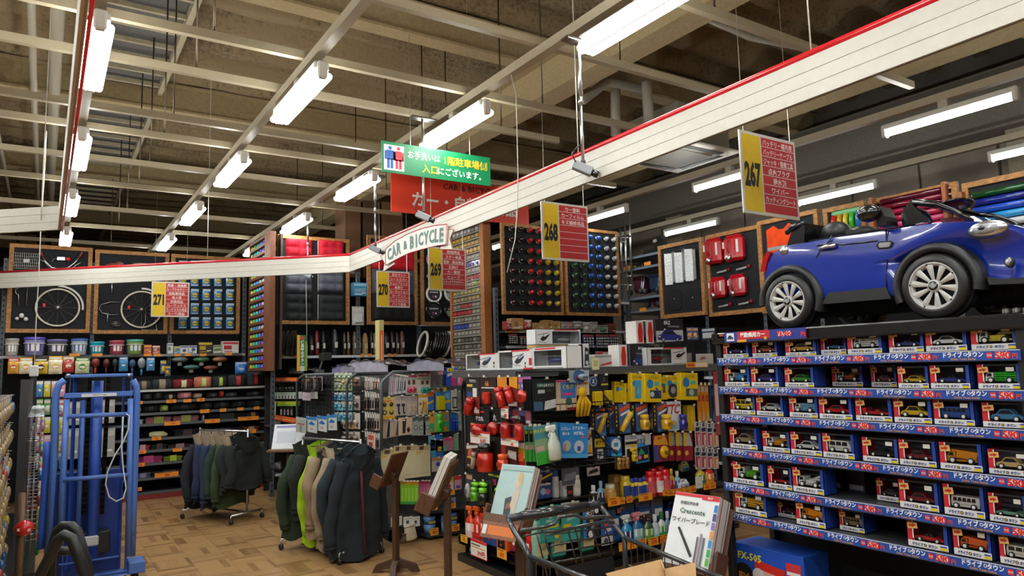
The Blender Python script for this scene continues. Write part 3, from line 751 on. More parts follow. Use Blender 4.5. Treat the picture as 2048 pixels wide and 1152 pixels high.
for k in range(6):f_=.86+.14*k/5;z=h_*k/5;m.tube([(-w_/2*f_,0,z),(-w_/2*f_,-.12,z),(w_/2*f_,-.12,z),(w_/2*f_,0,z)],.003 if k<5 else .005,'d8d8d6','S',4)
obj('wire_cage',m,t,kind='stuff');m=MB();m.box(-.035,.035,-.135,-.13,h_*.4,h_*.62,'b9bdc2','K');obj('tag',m,t)
t=thing('handlebar','chrome bicycle handlebar with brown grips on the first display board','handlebar',B1.at(118,538,O1+.03))
def rel(F,o,L,out):return [tuple(F.at(x,y,out)-o) for x,y in L]
o=t.location
m=MB();m.tube(rel(B1,o,[(86,515),(92,524),(103,535),(118,538.5),(134,537),(148,527),(158,515)],O1+.03),.011,'dcdcdc','S',8);obj('bar',m,t)
for a,b in (((79.5,499),(86,515)),((158,515),(165,504))):
 m=MB();m.tube(rel(B1,o,[a,b],O1+.03),.017,'7a3a30','P',8);obj('grip',m,t,label='brown grip')
for L in ([(80,519),(90,524),(100,536)],[(162,525),(152,530),(146,536)]):
 m=MB();m.tube(rel(B1,o,L,O1+.06),.007,'d0d0d0','S',6);obj('brake_lever',m,t)
m=MB();m.at(B1.at(122,517.5,O1+.02)-o);m.box(-.055,.055,-.02,.0,-.03,.03,'c3c8cc','S',.014);obj('mirror',m,t)
m=MB();m.tube(rel(B1,o,[(103,524),(108,518),(115,517)],O1+.03),.005,'cccccc','S',5);obj('mirror_stem',m,t)
p=B1.at(136,518.5,O1)
m=MB();m.ball((0,-.02,0),(.033,.022,.03),'c8262a','G',12,6);single('bicycle_bell',m,'red bicycle bell beside the mirror on the first board','bell',p)
def rod(L,r,col,label,name,cat,F=B1,mt='S',out=O1+.015):
 o=F.at(*L[0],out);m=MB();m.tube([F.at(x,y,out)-o for x,y in L],r,col,mt,6);return single(name,m,label,cat,o)
rod([(38,576),(31,578),(31,586),(37,590),(37.5,611)],.006,'c9c9c9','bent steel hook rod on the first bicycle board','hook_rod','rod')
rod([(55,574),(52.5,611)],.005,'c9c9c9','straight steel rod on the first bicycle board','straight_rod','rod')
rod([(224,565),(223.5,585)],.012,'e0e0e0','short white seat post on the second bicycle board','seat_post','post')
rod([(265,527),(305,527.5)],.01,'dcdcdc','chrome carrier bar on the second bicycle board','carrier_bar','bar')
rod([(240,605),(222,604),(203,609),(198,617),(204,626),(222,630),(238,629)],.006,'bdbdbb','bicycle chain loop on the second bicycle board','bicycle_chain','chain')
rod([(215.5,626),(214.5,645)],.009,'cfcfcf','steel crank arm under the chain on the second board','crank_arm','crank')
rod([(291,617),(291,645),(284,655),(284,660),(314,660),(310,640)],.006,'cfcfcf','bent steel bicycle stand on the second bicycle board','bicycle_stand','stand')
p=B1.at(43,636,O1)
t=thing('dynamo_light','small white bicycle light bracket on the first board','light',p)
m=MB();m.ball((0,-.03,.03),(.03,.03,.035),'e8e8e4','G',10,6);obj('lamp_head',m,t);m=MB();m.ball((-.05,-.02,-.01),.025,'dadad6','G',8,5);m.ball((.05,-.02,-.015),.03,'e2e2de','G',8,5);obj('bracket',m,t)
p=B1.at(231.5,648,O1);t=thing('bicycle_pedal','steel bicycle pedal under the chain on the second board','pedal',p)
m=MB();m.tube([(-.05,-.02,-.025),(.05,-.02,-.025),(.05,-.02,.025),(-.05,-.02,.025)],.007,'c4c4c4','S',5,closed=True);obj('cage',m,t);m=MB();m.tube([(-.065,-.02,0),(.06,-.02,0)],.008,'aaaaaa','S',6);obj('axle',m,t)
p=B1.at(229,531,O1);t=thing('bicycle_saddle','brown bicycle saddle peeking over the fascia on the second board','saddle',p)
m=MB();m.ball((0,-.06,-.03),(.13,.07,.06),'7c4a3e','P',12,8);m.ball((.06,-.06,.0),(.06,.06,.055),'7c4a3e','P',10,6);obj('seat',m,t);m=MB();m.tube([(.03,-.05,-.05),(.03,-.05,-.15)],.012,'aaaaaa','S',6);obj('post',m,t)
# blue packets
k=0
for ry,yy in enumerate((533.2,561.4,589.6,617.8,646)):
 for cx_,xx in enumerate((365,389,412.5,436,459.5)):
  p,w_,h_=B1.rect(xx-8.2,yy-11.5,xx+8.2,yy+11.5,O1+.012)
  t=thing('blue_packet','blue sachet with yellow badge on third board, row %s, column %s'%(ORD[ry],ORD[cx_]),'packet',p,0,'blue sachets on the third board')
  if k==0:
   m=MB();m.grid(lambda u,v:((u-.5)*w_,-.022*(1-(2*u-1)**4)*(1-(2*v-1)**4),v*h_),6,6,'4a8fd0','G');m.box(-w_/2,w_/2,0,.003,0,h_,'2f6fb8','K');PK1=m.mesh('pouch')
   m=MB();m.card(-w_*.48,w_*.48,h_*.8,h_*.99,-.024,'bfe0f5');m.disc(0,h_*.46,w_*.32,-.025,'e8c832',n=12);m.card(-w_*.3,w_*.3,h_*.4,h_*.47,-.0265,'2f7d3a');m.card(-w_*.42,w_*.42,h_*.07,h_*.14,-.02,'dff0fb');PK2=m.mesh('badge_print')
  obj('pouch',PK1,t);obj('badge_print',PK2,t);k+=1
  # shelf of tubs and cartons
SH=Face('Y',11.5)
W='on the top shelf under the bicycle boards'
rz_=lambda x0,y0,x1,y1:(x0/4,470+y0/4,x1/4,470+y1/4)
for kind,rc,c1,c2,kw in (('tub',(30,805,150,950),'b9b0a8','9d9a98',{}),('tub',(180,795,365,950),'8f8fc8','5a50b8',{}),('tub',(368,815,545,950),'5d5c62','6d6aa8',{}),('tub',(562,812,705,950),'b7c6d6','3d6cc0',{}),('tub',(716,835,840,945),'159fbb','1aa6c4',{}),('tub',(872,826,1000,945),'a8475c','b34a58',{}),('tub',(1012,820,1158,945),'8aa860','4fae9a',{}),('carton',(1150,866,1213,940),'b23434','d8b24a',{}),('carton',(1218,872,1280,940),'a83a34','e0d8c8',{}),('carton',(1340,855,1385,940),'d8d6d0','8a8a8a',{}),('carton',(1388,880,1440,940),'3d86b8','e0b83a',{}),('carton',(1442,876,1505,940),'dcdcdc','5a6a8a',{}),('carton',(1508,876,1575,940),'d8d8da','5a6a8a',{}),('carton',(1586,848,1700,940),'2a221e','d8b42e',{}),('carton',(1706,875,1775,940),'b8b4a8','5a8a4a',{}),('carton',(1778,845,1910,940),'d8d4d0','c8343c',{})):
 put(SH,kind,rz_(*rc),c1,c2,W,group='goods under the bicycle boards',base=zs1+.001,**kw)
for x,wd in ((597,84),(778,80),(1180,60),(1257,54),(1420,50),(1503,46),(1625,52),(1828,54)):
 k+=1;price_tag(SH,x/4,470+(958 if x<1700 else 950)/4,wd/4,5.5,'','small orange price tag under the tubs',.01)
 # hanging row below
H1=Face('Y',11.55);PEGD[H1]=.797
W='in the hanging row below the tubs'
for kind,rc,c1,c2,kw in (('bag',(60,985,148,1110),'d8a03a','c8342a',{}),('bag',(152,980,255,1110),'e8e0c8','e0a32a',{}),('bag',(268,985,380,1112),'d8b03a','3a2a22',{}),('bag',(386,968,495,1112),'ece4c4','e8b42e',{}),('bag',(500,972,590,1100),'b8342a','d8b48a',{}),('bag',(600,980,712,1108),'d8d8b0','4a8a3a',{}),('brush',(722,978,800,1112),'b8402a','d8401e',{}),('brush',(815,985,880,1110),'7a2226','5a2a2a',{}),('brush',(890,985,945,1105),'3a3a3e','2a2a2e',{}),('bag',(950,975,1022,1090),'3a86b8','2a6aa8',{}),('brush',(1026,990,1086,1110),'4a7ab0','3a7ac0',{}),('brush',(1094,975,1166,1130),'d8e0e8','2a9ad0',{}),('bag',(1170,980,1236,1085),'4a90c0','2a70b0',{}),('pack',(1280,1000,1330,1110),'24407a','d8b83a',{}),('brush',(1365,972,1510,1050),'8a9a9a','a0a4a8',{}),('brush',(1535,972,1685,1050),'4a8a5a','a8a8aa',{}),('brush',(1690,970,1825,1052),'c07a4a','a8a8aa',{}),('brush',(1455,1035,1605,1105),'5a9a8a','9aa0a2',{}),('brush',(1620,1040,1750,1105),'b8685a','9aa0a2',{}),('pack',(1318,1045,1362,1130),'3a4a6a','d8b23a',{}),('bag',(1880,1015,1975,1110),'3a7ac8','5aa0e0',{})):
 put(H1,kind,rz_(*rc),c1,c2,W,out=.1,group='goods hanging below the tubs',**kw)
 # tiered cushion shelves
TZ=[zat(B1,400,y,.5) for y in (798,821,842,870,893,918,946)]
TF=Face('Y',11.3)
rack(TF,60,536,1.75,'black tiered display of car cushions and mats at the back',TZ+[.1],.42,(536,),shelfcol='26282c',edge='54585c')
m=MB();a_,b_=TF.at(60,990,.02),TF.at(536,990,.02);m.box(a_.x,b_.x,a_.y-.01,a_.y,0,.07,'7a2a26','P');struct('baseboard_back',m)
zz_=lambda x0,y0,x1,y1:(260+x0/4.43,720+y0/4.43,260+x1/4.43,720+y1/4.43)
W='on the tiered cushion display'
T0=[zat(TF,400,776,-.05)]+TZ
cush=[(0,'rolled',(60,170,190,250),'33363a','8a7a6a'),(0,'rolled',(200,160,375,250),'2e3136','9a8470'),(0,'cushion',(385,185,570,270),'7a2228','d8d8a8'),(0,'cushion',(575,165,735,265),'d07a62','c8dc8a'),(0,'cushion',(740,165,870,265),'2a2c30','b8d84a'),(0,'cushion',(880,160,1040,265),'2a2a2c','b8383c'),(0,'cushion',(1050,160,1180,290),'303238','c83a3a'),(1,'cushion',(60,285,100,350),'2a2a2c','4a4a4a'),(1,'cushion',(105,270,205,345),'242528','2c2c30'),(1,'cushion',(205,262,295,345),'1e1f22','2a2a2c'),(1,'cushion',(300,285,420,340),'26262a','b09a70'),(1,'cushion',(425,280,560,345),'c87a86','d89aa0'),(1,'cushion',(565,285,650,335),'b89a86','a88a7a'),(1,'cushion',(690,280,790,330),'26262a','3a3a3c'),(1,'cushion',(795,265,840,330),'a82a2e','c8382e'),(1,'cushion',(845,275,965,320),'34363a','44464a'),(1,'cushion',(1040,270,1180,315),'222326','3c3e44'),(2,'cushion',(60,400,105,460),'b09a6a','2a2a2a'),(2,'cushion',(108,395,265,465),'1a1b1d','222224'),(2,'cushion',(268,395,350,460),'a8b860','b8c878'),(2,'cushion',(355,385,610,455),'18191b','202124'),(2,'cushion',(620,365,740,440),'1d1e20','26272a'),(2,'cushion',(745,360,900,435),'1e1f22','2a2b2e'),(2,'cushion',(905,350,1040,425),'1d1e20','26282b'),(2,'cushion',(1045,345,1200,415),'1f2023','2a2b2e'),(3,'flat',(60,515,130,560),'4a5054','9aa4a8'),(3,'flat',(138,495,372,560),'b0707c','9aa04a'),(3,'flat',(380,485,612,548),'a86a78','a0a450'),(3,'flat',(630,480,670,535),'6a5a6a','b09ab0'),(3,'flat',(690,465,1030,525),'16171a','222226'),(3,'rolled',(1035,455,1150,505),'26243a','b8842e'),(4,'rolled',(195,588,335,628),'cfc48a','d8cf9a'),(4,'rolled',(172,628,315,680),'d6cc96','ddd4a4'),(4,'flat',(400,600,620,660),'1a1a1c','3a2a2a'),(4,'flat',(640,590,1000,640),'1b1c1f','2a2b2e'),(4,'flat',(1003,530,1150,575),'8a3a2a','b89a6a'),(5,'flat',(45,735,180,790),'b83a5c','d8a8b0'),(5,'flat',(190,730,330,785),'2a2428','4a3a40'),(5,'flat',(340,735,545,775),'4a2a30','a08088'),(5,'flat',(560,720,1150,760),'17181a','242528'),(6,'flat',(40,830,290,900),'b03a72','c84a86'),(6,'flat',(300,850,465,905),'8a9a2a','b8cc3a'),(6,'flat',(470,840,1150,880),'191a1d','26272a'),(7,'flat',(40,980,190,1025),'6a6a8a','8a8ab0'),(7,'flat',(200,950,500,1000),'2a2d30','44484c'),(7,'flat',(510,940,1150,990),'16171a','222326')]
for tier,kind,rc,c1,c2 in cush:
 q=zz_(*rc)
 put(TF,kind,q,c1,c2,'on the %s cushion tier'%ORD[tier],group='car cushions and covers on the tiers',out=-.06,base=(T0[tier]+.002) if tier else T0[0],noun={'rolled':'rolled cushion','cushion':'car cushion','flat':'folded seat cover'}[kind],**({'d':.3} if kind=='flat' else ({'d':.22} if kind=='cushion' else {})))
m=MB();a_,b_=TF.at(268,776,-.02),TF.at(532,770,-.02);m.box(a_.x,b_.x,a_.y,a_.y+.3,T0[0]-.03,T0[0]-.002,'c8c8c6','P',.003)
single('top_tray',m,'pale tray shelf carrying the uppermost row of car cushions','shelf')
for (x,y,wd,hd,tx) in ((85,378,55,28,''),(365,365,88,32,'790'),(508,360,70,30,''),(627,352,68,30,'980'),(662,453,82,34,''),(824,444,56,32,''),(978,434,56,28,''),(1122,425,52,28,''),(375,560,140,38,'1,900'),(730,540,132,36,'1,900'),(1050,517,184,34,'1,800'),(235,695,82,32,'790'),(420,795,82,32,''),(1060,632,115,34,'980'),(100,815,86,32,'980'),(88,928,84,34,'980'),(325,1015,210,42,'800'),(60,1146,90,34,'950')):
 price_tag(TF,260+x/4.43,720+y/4.43,wd/4.43,hd/4.43,tx,'orange price tag on a cushion tier',.012)
 # boxes on top of the rack
for (x0,y0,x1,y1,c1,c2,lb) in ((1390,100,1512,165,'35428a','d89a3a','blue'),(1540,60,1660,170,'2c2024','c8a43a','dark'),(1670,65,1785,170,'33262a','c8a43a','darker')):
 put(Face('Y',12.0),'carton',rz_(x0,y0,x1,y1),c1,c2,'on top of the bicycle rack',group='cartons on the rack top',base=3.36)
 # ================================================================== middle back racks
B2=Face('Y',10.3)
zs2=zat(B2,620,711,.3)
r2=rack(B2,553,960,3.2,'tall dark rack with cushion and car mat boards',[zs2,.95,.3],.6,(547,717,839))
board(B2,(556,474,700,649),'wood framed board with red, grey and black seat cushions',.05)
board(B2,(736,474,836,650),'wood framed board with red, grey and black car mats',.05)
board(B2,(844,480,944,651),'wood framed board with steering wheel covers behind sign 269',.05)
O2=.048
def quilt(F,rect,col,nu,nv,label,tuft=False,piping=None,out=O2,d=.07):
 p,w,h=F.rect(*rect,out);t=thing('seat_cushion',label,'cushion',p,F.rz)
 m=MB()
 def fn(u,v):
  e=min(1,(1-(2*u-1)**8)*(1-(2*v-1)**8)*1.4)
  q=abs(math.sin(PI*u*nu))**.45*abs(math.sin(PI*v*nv))**.45
  if tuft:q=.45+.55*(abs(math.sin(PI*u*3))**.3*abs(math.sin(PI*v*3))**.3)
  s_=1-.05*(1 if tuft else 0)*(1-(2*v-1)**2)
  return ((u-.5)*w*s_,-d*e*(.45+.55*q),v*h)
 m.grid(fn,20,18,col,'C');obj('quilted_top',m,t)
 m=MB();m.box(-w*.49,w*.49,0,.01,h*.01,h*.99,shade(col,.6),'C',.004);obj('underside',m,t)
 if piping:
  m=MB();m.tube([(-w/2*(.97 if tuft else 1),-d*.2,h*k/8) for k in range(9)],.006,piping,'C',5);obj('piping',m,t,label='pale piping')
for k,(c,nm,y0,y1) in enumerate((('c8182e','red',477,531),('5b5f6b','grey',533,585.5),('242a2c','black',587,643))):
 quilt(B2,(571,y0,625,y1),c,2,3,'%s quilted seat cushion in the left column of the cushion board'%nm)
 quilt(B2,(635,y0+3,688,y1-1),c,3,3,'%s tufted seat cushion in the right column of the cushion board'%nm,True,'c9c5c0')
for k,(c,nm,y0,y1) in enumerate((('d01a2c','red',488,539),('4e5058','grey',540,589),('1e2021','black',591,643))):
 quilt(B2,(743,y0,832,y1),c,1,1.0,'%s car mat on the board behind sign 270'%nm,d=.045)
 quilt(B2,(750,y0+6,825,y1-4),shade(c,1.15),4,1,'raised %s inner pad of the car mat behind sign 270'%nm,out=O2+.03,d=.03)
def ring(F,cx,cy,rp,c1,c2,label,out=O2):
 p=F.at(cx,cy,out+.03);r=F.at(cx,cy-rp,out).z-p.z
 t=thing('steering_wheel_cover',label,'cover',p,F.rz)
 m=MB();m.tube([((r-.02)*math.cos(2*PI*k/28),0,(r-.02)*math.sin(2*PI*k/28)) for k in range(28)],.02,c1,'G',8,closed=True);obj('cover_ring',m,t)
 m=MB();m.at((0,-.004,0));m.disc(0,0,r-.03,0,'1d1f26','K',24);m.add([(-r*.75,-.001,.0),(r*.75,-.001,0),(r*.62,-.001,-r*.55),(-r*.62,-.001,-r*.55)][::-1],[(0,1,2,3)],c2,'K')
 m.card(-r*.55,r*.5,r*.12,r*.26,-.001,'c9c5c8');m.card(r*.1,r*.3,-r*.4,-r*.2,-.002,'f0eeea');m.card(-r*.2,-r*.04,-r*.45,-r*.15,-.002,'c8508a');obj('printed_insert',m,t)
ring(B2,868,588,17.5,'e6e3dc','2a2c3c','white steering wheel cover below sign 269')
ring(B2,904,586,17.5,'dfe3dc','9fb8a0','white and mint steering wheel cover beside the parts drawers')
ring(B2,868,621,18.5,'18191c','24263a','black steering wheel cover in the bottom row')
ring(B2,905,622,18.5,'1b1c1e','8fb08a','black and green steering wheel cover in the bottom row')
ring(B2,869,553,17.5,'2a1f2c','a04a6a','dark steering wheel cover behind sign 269, lower')
ring(B2,869,519,17.5,'c86a80','302a34','pink steering wheel cover behind sign 269, upper')
# row on the shelf: floppy covers, rolled covers in bags, steering covers on edge
def floppy(F,rect,col,label,seed,base):
 p,w,h=F.rect(*rect,.05);p.z=base;r=random.Random(seed);t=thing('folded_cover',label,'cover',p,F.rz,'covers on the shelf under the cushion board')
 m=MB();a=r.uniform(-.2,.2)
 pts=[(w*.35*math.sin(s*2.6+seed)*(.4+.6*s)+a*w*s,-.03-.04*math.sin(s*5),h*(1-abs(2*s-1)**1.7)) for s in [i/12 for i in range(13)]]
 vs=[];
 for x,y,z in pts:
  for dy in (-.11,.0,.11):vs.append((x+dy*.25,y+dy+.02*math.sin(z*20),max(.0,z)))
 fs=[(3*i+j,3*i+j+1,3*i+j+4,3*i+j+3) for i in range(12) for j in (0,1)]
 m.add(vs,fs,col,'C',True);q=[(x+.02,y+.01,z+.016) for x,y,z in vs];m.add(q,[f[::-1] for f in fs],col,'C',True);obj('cloth_fold',m,t)
 return t
for k,(x0,x1) in enumerate(((553,566),(563,577),(574,587),(583,597))):
 floppy(B2,(x0,660,x1,709),'b9a683','beige cloth cover flopping on the shelf, %s of four'%ORD[k],k,zs2+.001)
ob=lambda x0,y0,x1,y1:(680+x0/3.84,460+y0/3.84,680+x1/3.84,460+y1/3.84)
def bagroll(F,rect,col,film,label,base,out=.05):
 p,w,h=F.rect(*rect,out);p.z=base;t=thing('bagged_cover',label,'cover',p,F.rz,'bagged covers standing on the shelf')
 m=MB();m.at((0,.14,0));m.lathe([(w*.4,.0),(w*.47,.02),(w*.46,h*.7),(w*.3,h*.92),(.01,h)],10,col,'C',sy=1.3,cap=False);obj('rolled_cloth',m,t)
 if film:m=MB();m.at((0,.14,0));m.lathe([(w*.44,.0),(w*.5,.02),(w*.5,h*.7),(w*.36,h*.94),(w*.1,h*1.02)],10,'ffffff','X',sy=1.3,cap=False);obj('clear_bag',m,t)
 m=MB();m.box(-w*.2,w*.2,.14-w*.64,.14-w*.62,h*.3,h*.52,'d8d4cc' if film else 'c8b890','K');obj('paper_tag',m,t)
for k,(x0,y0,x1,c,f) in enumerate(((601,672,612,'3c4034',0),(614,668,622,'22252a',1),(622,668,634,'30343a',1),(634,658,645,'b02c3c',1),(647,660,658,'2c3034',1),(669,656,683,'43474c',1),(691,662,699,'4a4038',1),(699,661,707,'8a6a4a',1),(711,661,720,'9a7a5a',1),(721,660,729,'a88a6a',1),(731,664,743,'b08e62',0),(745,661,754,'2a2c30',1),(751,664,760,'a8845a',1),(772,662,786,'2a2428',1),(786,662,797,'332a30',1),(797,664,806,'6a5040',1),(806,661,817,'9a7058',1))):
 bagroll(B2,(x0,y0,x1,709),c,f,'%s bagged cover standing upright on the shelf under the boards, %s from left'%(cname(c),ORD[k]),zs2+.001)
m=MB();
for k,(cx_,c) in enumerate(((845,'e2ded4'),(862,'17181a'),(866,'1a1b1d'),(871,'17181a'),(876,'1b1c1f'),(881,'17181a'),(886,'222327'),(892,'d0d6cc'),(897,'17181a'),(902,'222327'))):
 p=B2.at(cx_,688,.12);r=.19
 t=MB();t.tube([(.05*math.sin(a)+.02*math.cos(a),-(r*math.cos(a))*.6,r*math.sin(a)) for a in [2*PI*i/24 for i in range(24)]],.021,c,'G',7,closed=True)
 o=single('steering_wheel_cover',t,'%s steering cover hanging edge-on in the row beside the drawers, %s from left'%(cname(c),ORD[k]),'cover',p,.0,'steering covers hung edge-on')
a_,b_=B2.at(845,664,.1),B2.at(905,664,.1);m.tube([(a_.x-.05,a_.y+.02,a_.z+.1),(b_.x+.05,a_.y+.02,a_.z+.1)],.008,'b8bcc0','S',6);
m.tube([(a_.x-.05,a_.y+.02,a_.z+.1),(a_.x-.05,10.3,a_.z+.1)],.008,'b8bcc0','S',6);single('hanging_rail',m,'steel rail holding the steering covers','rail')
for x in (564,592,657,725,740,762,779,790):price_tag(B2,x,713 if x<700 else 710,7,6,'','small orange price tag under the boards',.315 if False else .01)
# carton and case between the boards
put(B2,'carton',(707,565,734,592),'3a8ab8','9ac8e0','between the cushion and mat boards',out=.05,group=None)
put(B2,'pack',(704,613,728,650),'c9c8c6','d8d8d6','between the cushion and mat boards',out=.05,prod='box')
# boxes and wrapped goods on the rack tops
for x0,y0,x1,y1,c,k in ((690,398,722,478,'6a4a30',0),(727,402,760,480,'4a3524',1),(765,405,806,480,'6e4e34',2),(866,410,905,480,'5a4029',3)):
 p,w,h=Face('Y',10.6).rect(x0,y0,x1,y1);t=thing('moving_carton','tall brown carton on the middle rack, %s from left'%ORD[k],'box',(p.x,10.6,3.15),0,'cartons on the middle rack')
 m=MB();m.box(-w/2,w/2,0,.45,0,h+p.z-3.15,c,'B',.006);obj('carton',m,t);m=MB();m.box(-w*.3,w*.1,-.002,0,h*.1,h*.55,'b8b4ac','K');obj('delivery_note',m,t)
p,w,h=Face('Y',10.6).rect(600,425,690,476)
t=thing('wrapped_stack','dark goods wrapped in crinkled clear film on the middle rack','stack',(p.x,10.6,3.19));m=MB();m.grid(lambda u,v:((u-.5)*w*(1-.4*v),-.02+.3*v,v*h*(.8+.2*math.sin(u*7))),10,8,'2e2b28','M');obj('stack',m,t)
m=MB();m.grid(lambda u,v:((u-.5)*w*(1.03-.4*v),-.05+.3*v+.015*math.sin(u*40)*math.cos(v*23),v*h*(.84+.2*math.sin(u*7))),24,12,'ffffff','X',True);obj('stretch_film',m,t)
# ------------------------------------------------------------------ spray can case on the rack end
SX=Face('X',2.62)
p,w,h=SX.rect(498,482,540,740)
t=thing('spray_can_case','tall brown wooden case of small rainbow spray cans on the rack end','case',p,SX.rz)
NR=17
for k in range(NR+1):
 z=h*k/NR;m=MB();m.box(-w/2,w*.26,-.02,.12,z-.012,z+.03,'7a4a30','W',.003);obj('case_shelf',m,t)
m=MB();m.box(-w/2-.02,-w/2,-.02,.14,-.02,h+.03,'6c4029','W',.003);obj('side_board',m,t);m=MB();m.box(w*.26,w/2,-.03,.05,-.02,h+.03,'7c4a2e','W',.004);obj('side_board',m,t)
m=MB();m.box(-w/2,w/2,.12,.15,0,h,'3a2a22','W');obj('back_panel',m,t)
cans={}
rb=['e8d23a','6ad04a','2ad0c0','3a90e8','6a50c8','c0c4c8','2a2c34','a83a3a']
for c in rb:
 m=MB();ch=h/NR*.48;m.lathe([(.026,0),(.028,.004),(.028,ch*.75),(.018,ch*.85),(.018,ch),(.001,ch)],8,[c,c,c,'d8d8d6',c],'G',cap=False);cans[c]=m.mesh('spray_can')
for k in range(NR):
 for j in range(6):
  c=rb[(j+(k%3==2)+(k*j)%2)%len(rb)]
  u=-w/2+.05+(w*.76-.1)*j/5
  o=obj('spray_can',cans[c],None,p+Vector((0.02,-u,h*k/NR+.031)),SX.rz,'%s touch-up can in the rainbow case, shelf %s from bottom, %s from left'%(cname(c),ordw(k+1),ORD[j]));o['category']='can';o['group']='touch-up cans in the case'
  # ------------------------------------------------------------------ small parts drawer tower
TX=Face('X',5.0)
p,w,h=TX.rect(908,455,970,742)
t=thing('drawer_tower','tall tower of clear little parts drawers with wooden side posts','drawers',p,TX.rz)
m=MB();m.box(-w/2,w/2,.1,.13,0,h,'8a8070','W');obj('carcass',m,t)
m=MB();m.box(-w/2-.05,-w/2,-.03,.13,-.05,h+.04,'a86a3a','W',.004);obj('side_post',m,t)
m=MB();m.box(w/2,w/2+.1,-.06,.06,-.05,h+.04,'b5743e','W',.005);obj('side_post',m,t)
dm={}
NRW,NCL=21,8;cw_,rh_=w/NCL,h/NRW
def drawer(c):
 if c not in dm:
  m=MB();m.box(-cw_*.46,cw_*.46,-.0,.1,.012,rh_*.9,shade(c,.55),'G',.004);m.box(-cw_*.5,cw_*.5,-.012,.0,-.004,.012,'9a968a','P');m.card(-cw_*.36,cw_*.3,rh_*.34,rh_*.7,-.001,shade(c,1.1));m.card(-cw_*.1,cw_*.34,rh_*.2,rh_*.4,-.0014,shade(c,.3));dm[c]=m.mesh('drawer')
 return dm[c]
rr=random.Random(5)
rowc={20:'c8ccd0',19:'c8a040',18:'c0a060',17:'c8963a',16:'a8a49a',15:'5a4a9a',14:'a8a49c',13:'a84a4a',12:'9a9a50',11:'a89a5a',10:'b09a6a',9:'b04a4a',8:'b83a44',7:'9a988e',6:'3a50a8',5:'a8a494',4:'5a5c54',3:'6a685e',2:'a09c8c',1:'a8a08c',0:'8a8472'}
for r_ in range(NRW):
 for c_ in range(NCL):
  col=rowc[r_] if (rr.random()<.8 or r_ in (15,13)) else '8f8a7a'
  if r_==15 and c_<3:col='b83a54'
  if r_ in (8,9) and c_>4:col='9a9888'
  if r_==6 and c_>3:col='a8a494'
  obj('drawer',drawer(col),t,(-w/2+(c_+.5)*cw_,0,r_*rh_))
  # ------------------------------------------------------------------ lamp board rack
B3=Face('Y',8.0);PEGD[B3]=.297
zs3=[zat(B3,1100,y,.25) for y in (659,690)]
rack(B3,1012,1262,2.75,'dark rack carrying the two boards of coloured marker lamps',zs3+[.9,.3,2.62],.5,(995,1262))
m=MB();pq=B3.at(1010,690);m.box(5.06,7.3,8.3,8.32,1.2,zs3[0]+.4,'1c1d20','M');single('peg_wall',m,'dark peg wall behind the goods under the lamp boards','panel')
b1,p1,w1,h1=board(B3,(1008,452,1128,630),'black board with rows of dark red, red and yellow marker lamps',.05,.045)
b2,p2,w2,h2=board(B3,(1134,459,1242,632),'black board with rows of green, blue and clear marker lamps',.05,.045)
lm_={}
def marker(col):
 if col not in lm_:
  a=MB();a.at((0,0,0),rx=-.25);a.lathe([(.036,-.012),(.036,-.03),(.033,-.05),(.02,-.072),(.001,-.08)],12,col,'L',axis='y',cap=False)
  for k in range(1):pass
  b=MB();b.at((0,0,0),rx=-.25);b.lathe([(.03,.0),(.04,-.008),(.039,-.022),(.034,-.024)],12,'cfd3d6','S',axis='y',cap=False);lm_[col]=(a.mesh('lens'),b.mesh('chrome_rim'))
 return lm_[col]
def lens_grid(xs,ybot,ytop,xref,cols,nm):
 u0=[B3.at(x,ybot,.075).x for x in xs];z0,z1=zat(B3,xref,ybot,.075),zat(B3,xref,ytop,.075)
 for r_ in range(8):
  for k,x in enumerate(u0):
   t=thing('marker_lamp','%s marker lamp on the %s board, row %s from top, column %s'%(cols[k][1],nm,ORD[7-r_],ORD[k]),'lamp',(x,8.0-.062,z0+(z1-z0)*r_/7),0,'marker lamps on the boards')
   a,b=marker(cols[k][0]);obj('lens',a,t);obj('chrome_rim',b,t)
lens_grid((1026.5,1044.3,1062.3,1079.7,1097,1114),607,463,1070,(('3a0d14','dark red'),('1a070b','smoked dark'),('e01a10','red'),('d8180e','bright red'),('d8b808','yellow'),('e0c010','yellow')),'left lamp')
lens_grid((1151,1167.5,1184,1200.5,1216.5,1232),612,477,1190,(('0a5a20','green'),('0c4c1c','deep green'),('1060d8','blue'),('0f58d0','blue'),('b8bcbc','clear'),('c4c8c8','clear')),'right lamp')
z4=lambda x0,y0,x1,y1:(990+x0/4.18,600+y0/4.18,990+x1/4.18,600+y1/4.18)
W='on the shelf under the lamp boards'
for kind,rc,c1,c2,kw in (('carton',(100,175,138,245),'a03a3a','d8c8b0',{}),('carton',(140,152,240,245),'b8905c','a88050',{}),('bag',(246,165,305,245),'a83038','c8b8a8',{}),('carton',(317,190,414,244),'b8935f','a8844e',{}),('carton',(416,168,485,244),'b08a56','a07a48',{}),('carton',(487,176,550,244),'b48e5a','a47e4c',{}),('pack',(555,180,600,240),'b0a8a4','8a8480',{}),('pack',(602,182,648,240),'9a9490','b86a6a',{}),('pack',(652,176,730,240),'7a7876','b0b0ac',{}),('pack',(735,182,795,274),'9a908c','c0bcb8',{}),('pack',(798,182,860,274),'b8b4ac','8a8a86',{}),('pack',(866,210,945,276),'a8a494','4a6a5a',{}),('carton',(950,196,1010,276),'5a2a2a','8a3a34',{})):
 put(B3,kind,z4(*rc),c1,c2,W,out=.1,group='goods under the lamp boards',**kw)
